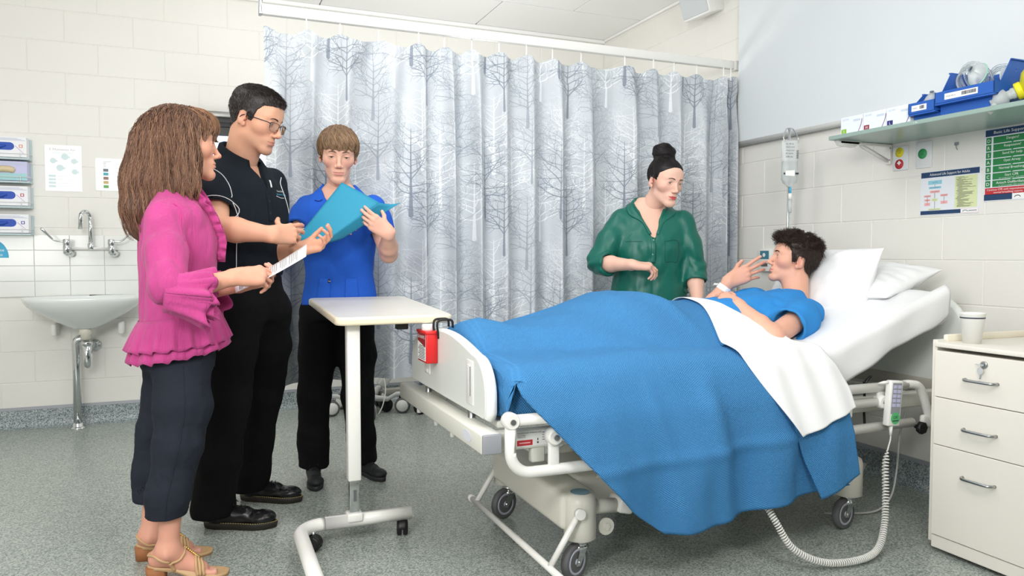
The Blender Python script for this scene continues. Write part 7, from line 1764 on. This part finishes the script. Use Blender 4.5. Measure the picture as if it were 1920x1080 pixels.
shoe(pg, (2.14, 3.56, 0), (2.06, 3.34, 0), M_leather, M_sole, False); shoe(pg, (2.36, 3.49, 0), (2.30, 3.27, 0), M_leather, M_sole, False)
rg = MB(); kn = wrR + unit(P3(.93, -.30, -.05)) * .108 * .95; nm = unit(P3(.93, -.3, -.25)); u = unit(np.cross(nm, P3(0, 0, 1))); w = np.cross(nm, u); cR = kn + P3(.006, -.015, -.028)
rg.tube([tuple(cR + (u * math.cos(t) + w * math.sin(t)) * .0098) for t in np.linspace(0, 2 * PI, 17)], .0014, 6); rg.lathe([(.0005, -.003), (.004, 0), (.0005, .003)], tuple(cR + P3(0, -.010, .003)), 'Z', 8); obj('ring', rg, M_gold, pg, 'ring on the right hand')
er_ = MB(); er_.lathe([(.0005, -.005), (.0045, -.003), (.005, 0), (.0035, .004), (.0005, .006)], tuple(wl((-.080, .002, -.048))), 'Z', 10); obj('earring', er_, mat('pearl', (236, 226, 220), .2), pg, 'pearl drop earring')
hp = Parts(); S = Sdf()
scalp(S, HG, lambda X, Y, Z: .0035 + .003 * np.clip((Z - .05) / .04, 0, 1), .070, .004, -.06, .012, .008, -.004, .45)
S.ell((0, -.054, .142), (.060, .058, .046), .03)
S.disp(lambda P: .0022 * np.sin((P[:, 2] * 160 + np.arctan2(P[:, 0], P[:, 1] + .055) * 2.0) * 1.0) * (P[:, 2] > .118))
G, v = hair_shell(wl, hp, S, .0035, (20, 17, 18), 1, .1)
n = 2600; ro = pick(v, n, 3, lambda v: S.line(v) & (v[:, 2] < .125)); r = np.random.default_rng(5)
def dirg(p, s): return np.array((0, -.055, .150)) - p
PP = flow(G, ro, dirg, 9, r.uniform(.005, .009, n), .95, lambda s: .0004, .0, 6); strands(hp, wl(PP.reshape(-1, 3)).reshape(PP.shape), (.0006 * np.linspace(1, .4, 10))[None], tint(n, (30, 25, 26), 7, .6, 1.8))
n = 1300; ro = pick(v, n, 8, lambda v: v[:, 2] > .118)
def dirg2(p, s): d = np.stack([-(p[:, 1] + .055), p[:, 0], .02 * np.sin(p[:, 2] * 80)], 1); return d
PP = flow(G, ro, dirg2, 9, r.uniform(.005, .009, n), .95, lambda s: .0004, .0, 6); strands(hp, wl(PP.reshape(-1, 3)).reshape(PP.shape), (.0007 * np.linspace(1, .4, 10))[None], tint(n, (30, 25, 26), 9, .5, 1.8)); hair_obj(pg, hp)

# ================================================================== patient in bed
j = J['pat']; Lp = P3(0, -1, 0)
pp_ = thing('person', 'young man with dark curly hair in a blue tee shirt lying in the bed', 'person', (2.2, 2.7, .78))
TT = (226, 172, 148); body = Parts(); pel = P3(1.93, 2.69, .815); nkp = P3(2.545, 2.70, .935); dx = unit(nkp - pel); fx = np.cross(Lp, dx) * 1.0; fx = fx if fx[2] > 0 else -fx
st = [(pel + dx * s + fx * f, a, b) for s, f, a, b in ((-.05, 0, .165, .085), (.06, -.01, .165, .09), (.18, -.02, .158, .092), (.30, -.04, .168, .098), (.42, -.052, .182, .098), (.50, -.056, .185, .092), (.565, -.046, .125, .072), (.63, -.030, .060, .054))]
wl, lw, Mx, hs, HG = head(pp_, body, dict(c=j['head'], yaw=150, pitch=13, roll=0, s=.98, neck=nkp + P3(.0, 0, -.02)), TT,
    dict(nose=1.02, jaw=1.0, lid=(.0044, .0040), gaze=(.1, 1, .05), lip=(196, 112, 108), hairc=(46, 34, 28), browt=.9, neckr=.054, flush=(230, 142, 128), brow=1.05))
trunk(body, st, Lp, TT, [([P3(1.93, 2.62, .81), P3(1.56, 2.63, .865), P3(1.02, 2.64, .785)], [.08, .058, .045]), ([P3(1.93, 2.78, .81), P3(1.56, 2.78, .865), P3(1.02, 2.77, .785)], [.08, .058, .045])])
arm(body, j['elL'], j['wrL'], TT, dict(dF=(-.15, .85, .28), dN=(.55, .0, -.8), side='L', curls=[(25, 30, 20), (28, 34, 22), (32, 36, 22), (36, 36, 22)], thumb=((.6, .8, -.2), (.3, .9, -.3)), s=1.0), upper=P3(*j['shL']), re=.044, rw=.028)
shR2 = P3(2.46, 2.87, .885)
arm(body, j['elR'], j['wrR'], TT, dict(dF=(.74, -.36, .40), dN=(.30, .85, -.30), side='R', curls=[(-6, 10, 8), (4, 14, 10), (12, 18, 12), (22, 22, 14)], thumb=((.6, .75, -.45), (.35, .9, -.35)), s=1.05, spread=.10), upper=shR2, re=.041, rw=.027)
body.link('body', M_skin, pp_)
M_tee = mat('bright_blue_jersey', (54, 138, 208), .85, bump=(500, .1), spec=.2)
shL, elL = P3(*j['shL']), P3(*j['elL']); elR = P3(*j['elR'])
S = Sdf()
eL = shL + (elL - shL) * .58; eR = shR2 + (elR - shR2) * .55
S.chain([shL, shL * .5 + eL * .5 + P3(.01, 0, .0), eL], [.074, .078, .084], .035); S.chain([shR2, shR2 * .5 + eR * .5, eR], [.072, .074, .078], .035)
for sh, e in ((shL, eL), (shR2, eR)):
    d = unit(e - sh); S.func((lambda e, d: lambda X, Y, Z: np.maximum(-((X - e[0]) * d[0] + (Y - e[1]) * d[1] + (Z - e[2]) * d[2]), np.sqrt((X - e[0]) ** 2 + (Y - e[1]) ** 2 + (Z - e[2]) ** 2) - .105))(e, d), e - .12, e + .12, .004, True); S.cone(e - d * .03, e + d * .05, .058, .074, .003, True)
S.loft([(c, a + .016, b + .015) for c, a, b in st[1:]], Lp, .03)
S.cone(nkp - dx * .01 + fx * .01, nkp + dx * .12 + fx * .05, .066, .115, .008, True); S.disp(wrinkle(91, .007, 8, (1, 1, 1)))
te, SG = garment('tee_shirt', S, .005, M_tee, pp_)
hp = Parts(); S = Sdf()
scalp(S, HG, lambda X, Y, Z: .004 + .014 * np.clip((Z - .045) / .035, 0, 1) + .006 * np.clip((Z - .05) / .03, 0, 1) * np.clip(Y / .05, 0, 1), .060, -.014, -.066)
S.disp(lambda P: .006 * value_noise(P * 55, 3) * np.clip((P[:, 2] - .04) / .03, 0, 1))
G, v = hair_shell(wl, hp, S, .0035, (44, 34, 28), 1)
n = 3800; ro = pick(v, n, 3, S.line); r = np.random.default_rng(5); top = np.clip((ro[:, 2] - .05) / .03, 0, 1); ph = r.uniform(0, 6.28, n); cl = 4 * value_noise(ro * 35, 12)
def dirt(p, s): d = np.zeros_like(p); d[:, 1] = -.3 + 1.2 * top * (p[:, 1] > -.02); d[:, 2] = -1 + 1.3 * top; d[:, 0] = .3 * np.sign(p[:, 0]); d[:, 0] += top * 1.2 * np.sin(s * 9 + cl + ph * .25); d[:, 1] += top * 1.0 * np.cos(s * 9 + cl * 1.2 + ph * .25); d[:, 2] += top * .8 * np.sin(s * 8 + cl + 1); return d
PP = flow(G, ro, dirt, 9, (.0018 + .0045 * top) * r.uniform(.7, 1.2, n), .25, None, .1, 6); strands(hp, wl(PP.reshape(-1, 3)).reshape(PP.shape), (.0009 * np.linspace(1, .35, 10))[None], tint(n, (62, 47, 38), 7, .5, 1.5)); hair_obj(pp_, hp)
wb_ = P3(*j['wrR']); ed = unit(wb_ - P3(*j['elR'])); u = unit(np.cross(ed, P3(0, 1, 0))); w = np.cross(ed, u); c = wb_ - ed * .045
band = MB().ring([[tuple(c + ed * z + (u * math.cos(t) * rx + w * math.sin(t) * rx)) for t in [2 * PI * i / 28 for i in range(28)]] for z, rx in ((-.013, .0345), (.013, .0335))], caps=False); obj('wrist_band', band, M_paper, pp_, 'white hospital wrist band'); 
tl = MB().grid(np.array([[tuple(c + ed * (z - .006) + w * -.03 + u * (.02 + .035 * k) + P3(.0, -.005 * k, -.015 * k)) for z in (0, .013)] for k in np.linspace(0, 1, 6)]), thick=.001); obj('band_tail', tl, M_paper, pp_)
pillow('pillow', 'plump white pillow propped behind the head of the man in bed', (2.715, 2.735, .955), (0, 1, 0), (.24, 0, .62), .60, .42, .17, 3)
pillow('pillow', 'flatter white pillow lying by the head board behind the propped pillow', (2.885, 2.70, .995), (0, 1, 0), (.86, 0, .30), .70, .36, .15, 8)

# ------------------------------------------------------------------ bed covers
M_blanket = mat('blue_waffle_blanket', (70, 134, 188), .9, weave=(.0085, .0085, .6), bump=(14, .12), spec=.2)
def top_z(X, Y):
    """height of the covers over the mattress and the legs"""
    X, Y = np.broadcast_arrays(np.asarray(X, float), np.asarray(Y, float))
    ridge = np.interp(X, [.86, .90, .96, 1.03, 1.10, 1.21, 1.40, 1.50, 1.58, 1.70, 1.85, 2.0, 2.15], [.80, .845, .862, .852, .838, .862, .921, .948, .953, .940, .915, .895, .89])
    base = np.array([.762 + max(0, mat_top(x) - .745) for x in X.ravel()]).reshape(X.shape)
    wd = np.interp(X, [.9, 1.1, 1.55, 2.0], [.22, .25, .36, .36]); t = np.clip(np.abs(Y - 2.70) / wd, 0, 1); k = (1 - t ** 2.6) ** 1.1
    return base + (ridge - base) * k
def cover(xl, xr, ylist, nx, dz, zb, wave, seed):
    """strip of cloth across the bed: j runs from the far hang over the top and down the near side"""
    g = []; uv = []; nz_ = np.random.default_rng(seed)
    for (s, y, part) in ylist:
        row = []; x0, x1 = xl(s), xr(s)
        for i in range(nx):
            u = i / (nx - 1); x = x0 + (x1 - x0) * u
            row.append((x, y, s, part, u))
        g.append(row)
    return g
def drape(xl, xr, zb, nx=110, nt=60, ns=46, lift=.006, seed=1, amp=.014, yfar=3.165, hangfar=.10, ynear=2.215, yout=2.085, skl=0, skr=0):
    P = []; UV = []
    ts = np.linspace(0, 1, nt); 
    for q in range(6):
        v = q / 5; x = np.linspace(xl(0) + skl, xr(0) + skr, nx); P.append(np.c_[x, np.full(nx, yfar + .012), np.full(nx, .74 - hangfar * (1 - v))])
    for t in ts:
        y = yfar - .01 + (ynear + .01 - yfar + .01) * t; k_ = (1 - t) ** .8; x = np.linspace(xl(0) + skl * k_, xr(0) + skr * k_, nx); z = top_z(x, y) + lift; P.append(np.c_[x, np.full(nx, y), z])
    for q in range(1, ns + 1):
        s = q / ns; x = np.linspace(xl(s), xr(s), nx); z0 = top_z(x, np.full(nx, ynear)) + lift; z1 = zb(x); e = s ** .92; z = z0 + (z1 - z0) * e
        out = np.interp(z, [.15, .45, .60, .70, .78, .9], [yout, yout, 2.108, 2.150, ynear - .012, ynear]); P.append(np.c_[x, out, z])
    P = np.array(P); m = P.shape[0]
    for k in range(2):   # soften the break over the mattress edge
        P[1:-1] = P[1:-1] * .5 + (P[:-2] + P[2:]) * .25
    q = P.reshape(-1, 3); n1 = value_noise(np.c_[q[:, 0] * 5, q[:, 1] * 4, q[:, 2] * 4], seed).reshape(P.shape[:2]); n2 = value_noise(np.c_[q[:, 0] * 14, q[:, 1] * 8, q[:, 2] * 3], seed + 1).reshape(P.shape[:2])
    hang = np.clip((.70 - P[..., 2]) / .3, 0, 1) * (P[..., 1] < 2.3); P[..., 2] += .012 * n1 * (1 - hang) + .004 * n2 * (1 - hang); P[..., 1] += hang * (amp * n1 + amp * .8 * n2 - .010 * np.sin(P[..., 0] * 21 + 2 * n1) * hang)
    d = np.zeros(P.shape[:2]); d[1:] = np.linalg.norm(np.diff(P, axis=0), axis=2); UV = np.stack([P[..., 0], np.cumsum(d, 0)], -1)
    return P, UV
xl = lambda s: .905 + .0 * s if s <= .0 else np.interp(s, [0, .12, .5, .85, 1], [.905, .915, 1.12, 1.31, 1.43]); xr = lambda s: np.interp(s, [0, .2, 1], [1.84, 1.90, 2.23])
zb = lambda x: np.interp(x, [1.40, 1.50, 1.65, 1.85, 2.1, 2.24], [.178, .180, .19, .222, .243, .26])
Pb, UVb = drape(xl, xr, zb, skr=.24)
for i, (dz_, xx) in enumerate(((.13, .884), (.07, .887), (.03, .893), (.010, .900))): Pb[:68, i, 2] -= dz_; Pb[:68, i, 0] = xx
t = thing('blanket', 'blue waffle-weave blanket over the legs, hanging down the near side of the bed', 'blanket', (1.6, 2.6, .8))
rid = np.exp(-(((Pb[..., 0] - 1.60) * .80 + (Pb[..., 1] - 2.66) * .60) / .035) ** 2) * np.clip((2.68 - Pb[..., 1]) / .15, 0, 1) * (Pb[..., 1] > 2.2) * np.clip((1.80 - Pb[..., 0]) / .08, 0, 1); Pb[..., 2] += .024 * rid
X_, Y_, Z_ = Pb[..., 0], Pb[..., 1], Pb[..., 2]; fl = np.clip((2.16 - Y_) / .06, 0, 1); lowr = np.clip((.72 - Z_) / .5, 0, 1)
Pb[..., 1] -= fl * (.034 * np.exp(-((X_ - 1.60 - .08 * lowr) / .045) ** 2) + .022 * lowr * np.sin(X_ * 17 + 1.5 * Z_) + .008 * np.exp(-((Z_ - .43 - .06 * (X_ - 1.4)) / .018) ** 2) + .012 * np.exp(-((X_ - 1.42 - .25 * (.5 - Z_)) / .03) ** 2))
Pb[..., 2] += (1 - fl) * (.014 * np.exp(-(((X_ - 1.30) * .5 + (Y_ - 2.45) * .9) / .04) ** 2) - .010 * np.exp(-(((X_ - 1.42) * .75 + (Y_ - 2.5) * .6) / .05) ** 2)) * np.clip((Y_ - 2.22) / .08, 0, 1) * (Y_ < 2.75)
obj('main_cover', MB().grid(Pb[:, ::-1], thick=.006, uv=UVb[:, ::-1]), M_blanket, t)
# tucked foot end: wraps the mattress corner under the main cover
rings = []; 
for i, x in enumerate(np.linspace(.882, 1.40, 30)):
    e = min(i, 29); k = [.80, .92, .97, .99][e] if e < 4 else 1; ring = []
    for q in range(60):
        th = 2 * PI * q / 60; cy, cz = math.cos(th), math.sin(th); pw_ = .30; y = 2.685 + .482 * math.copysign(abs(cy) ** pw_, cy) * (.985 + .015 * k); z = .672 + .098 * math.copysign(abs(cz) ** pw_, cz) * k
        if cz > .1: z = max(z, min(.762, z)) 
        ring.append((x, y + .004 * math.sin(x * 40 + z * 25), z))
    rings.append(ring)
mb = MB(); mb.ring(rings); uvk = np.array(mb.v)
for i, p in enumerate(mb.v): mb.uv[i] = (p[0], p[1] + p[2])
obj('tucked_corner', mb, M_blanket, t)
# second layer of the blanket showing past the sheet, and the doubled edge at the waist
xl2 = lambda s: np.interp(s, [0, .5, 1], [1.95, 1.97, 2.09]); xr2 = lambda s: np.interp(s, [0, .5, 1], [2.20, 2.245, 2.285]); zb2 = lambda x: np.interp(x, [2.05, 2.09, 2.285], [.225, .222, .292])
P2, UV2 = drape(xl2, xr2, zb2, nx=40, lift=-.012, seed=1, amp=.008, yout=2.075, yfar=2.5, hangfar=0.0); P2 = P2[58:]; UV2 = UV2[58:]
obj('under_fold', MB().grid(P2[:, ::-1], thick=.005, uv=UV2[:, ::-1]), M_blanket, t)
row = Pb[6:60, -1]; ed = np.stack([row + (-.05, 0, .006), row + (-.02, 0, .011), row + (.004, 0, .010), row + (.012, 0, .0), row + (.004, -.0, -.01)], 1); uve = np.stack([ed[..., 0], ed[..., 1] + ed[..., 2]], -1)
obj('turned_edge', MB().grid(ed[:, ::-1], thick=.004, uv=uve[:, ::-1]), M_blanket, t)
# white top sheet folded back over the waist and hanging on the near side
xl3 = lambda s: np.interp(s, [0, .25, 1], [1.79, 1.82, 1.972]); xr3 = lambda s: np.interp(s, [0, .3, .7, 1], [2.17, 2.22, 2.255, 2.262]); zb3 = lambda x: np.interp(x, [1.97, 2.02, 2.262], [.470, .478, .545])
P4, UV4 = drape(xl3, xr3, zb3, nx=60, lift=.024, seed=1, amp=.006, yout=2.050, hangfar=.08, skl=.25, skr=.05)
near = np.clip((2.25 - P4[..., 1]) / .06, 0, 1); P4[..., 1] -= .012 * near + .006 * near * np.sin(P4[..., 0] * 48 + 6 * P4[..., 2])
dn = np.clip((P4[..., 0] - 2.02) / .15, 0, 1) * (1 - near); P4[..., 2] -= dn * np.clip(P4[..., 2] - np.array([[.765 + max(0, mat_top(x) - .745) for x in r_] for r_ in P4[..., 0]]), 0, .2) * .45 * (np.abs(P4[..., 1] - 2.7) > .0)
t = thing('top_sheet', 'white cotton sheet folded back over the blue blanket at the waist of the patient', 'sheet', (2.1, 2.6, .85))
obj('cloth', MB().grid(P4[:, ::-1], thick=.003), M_sheet, t)
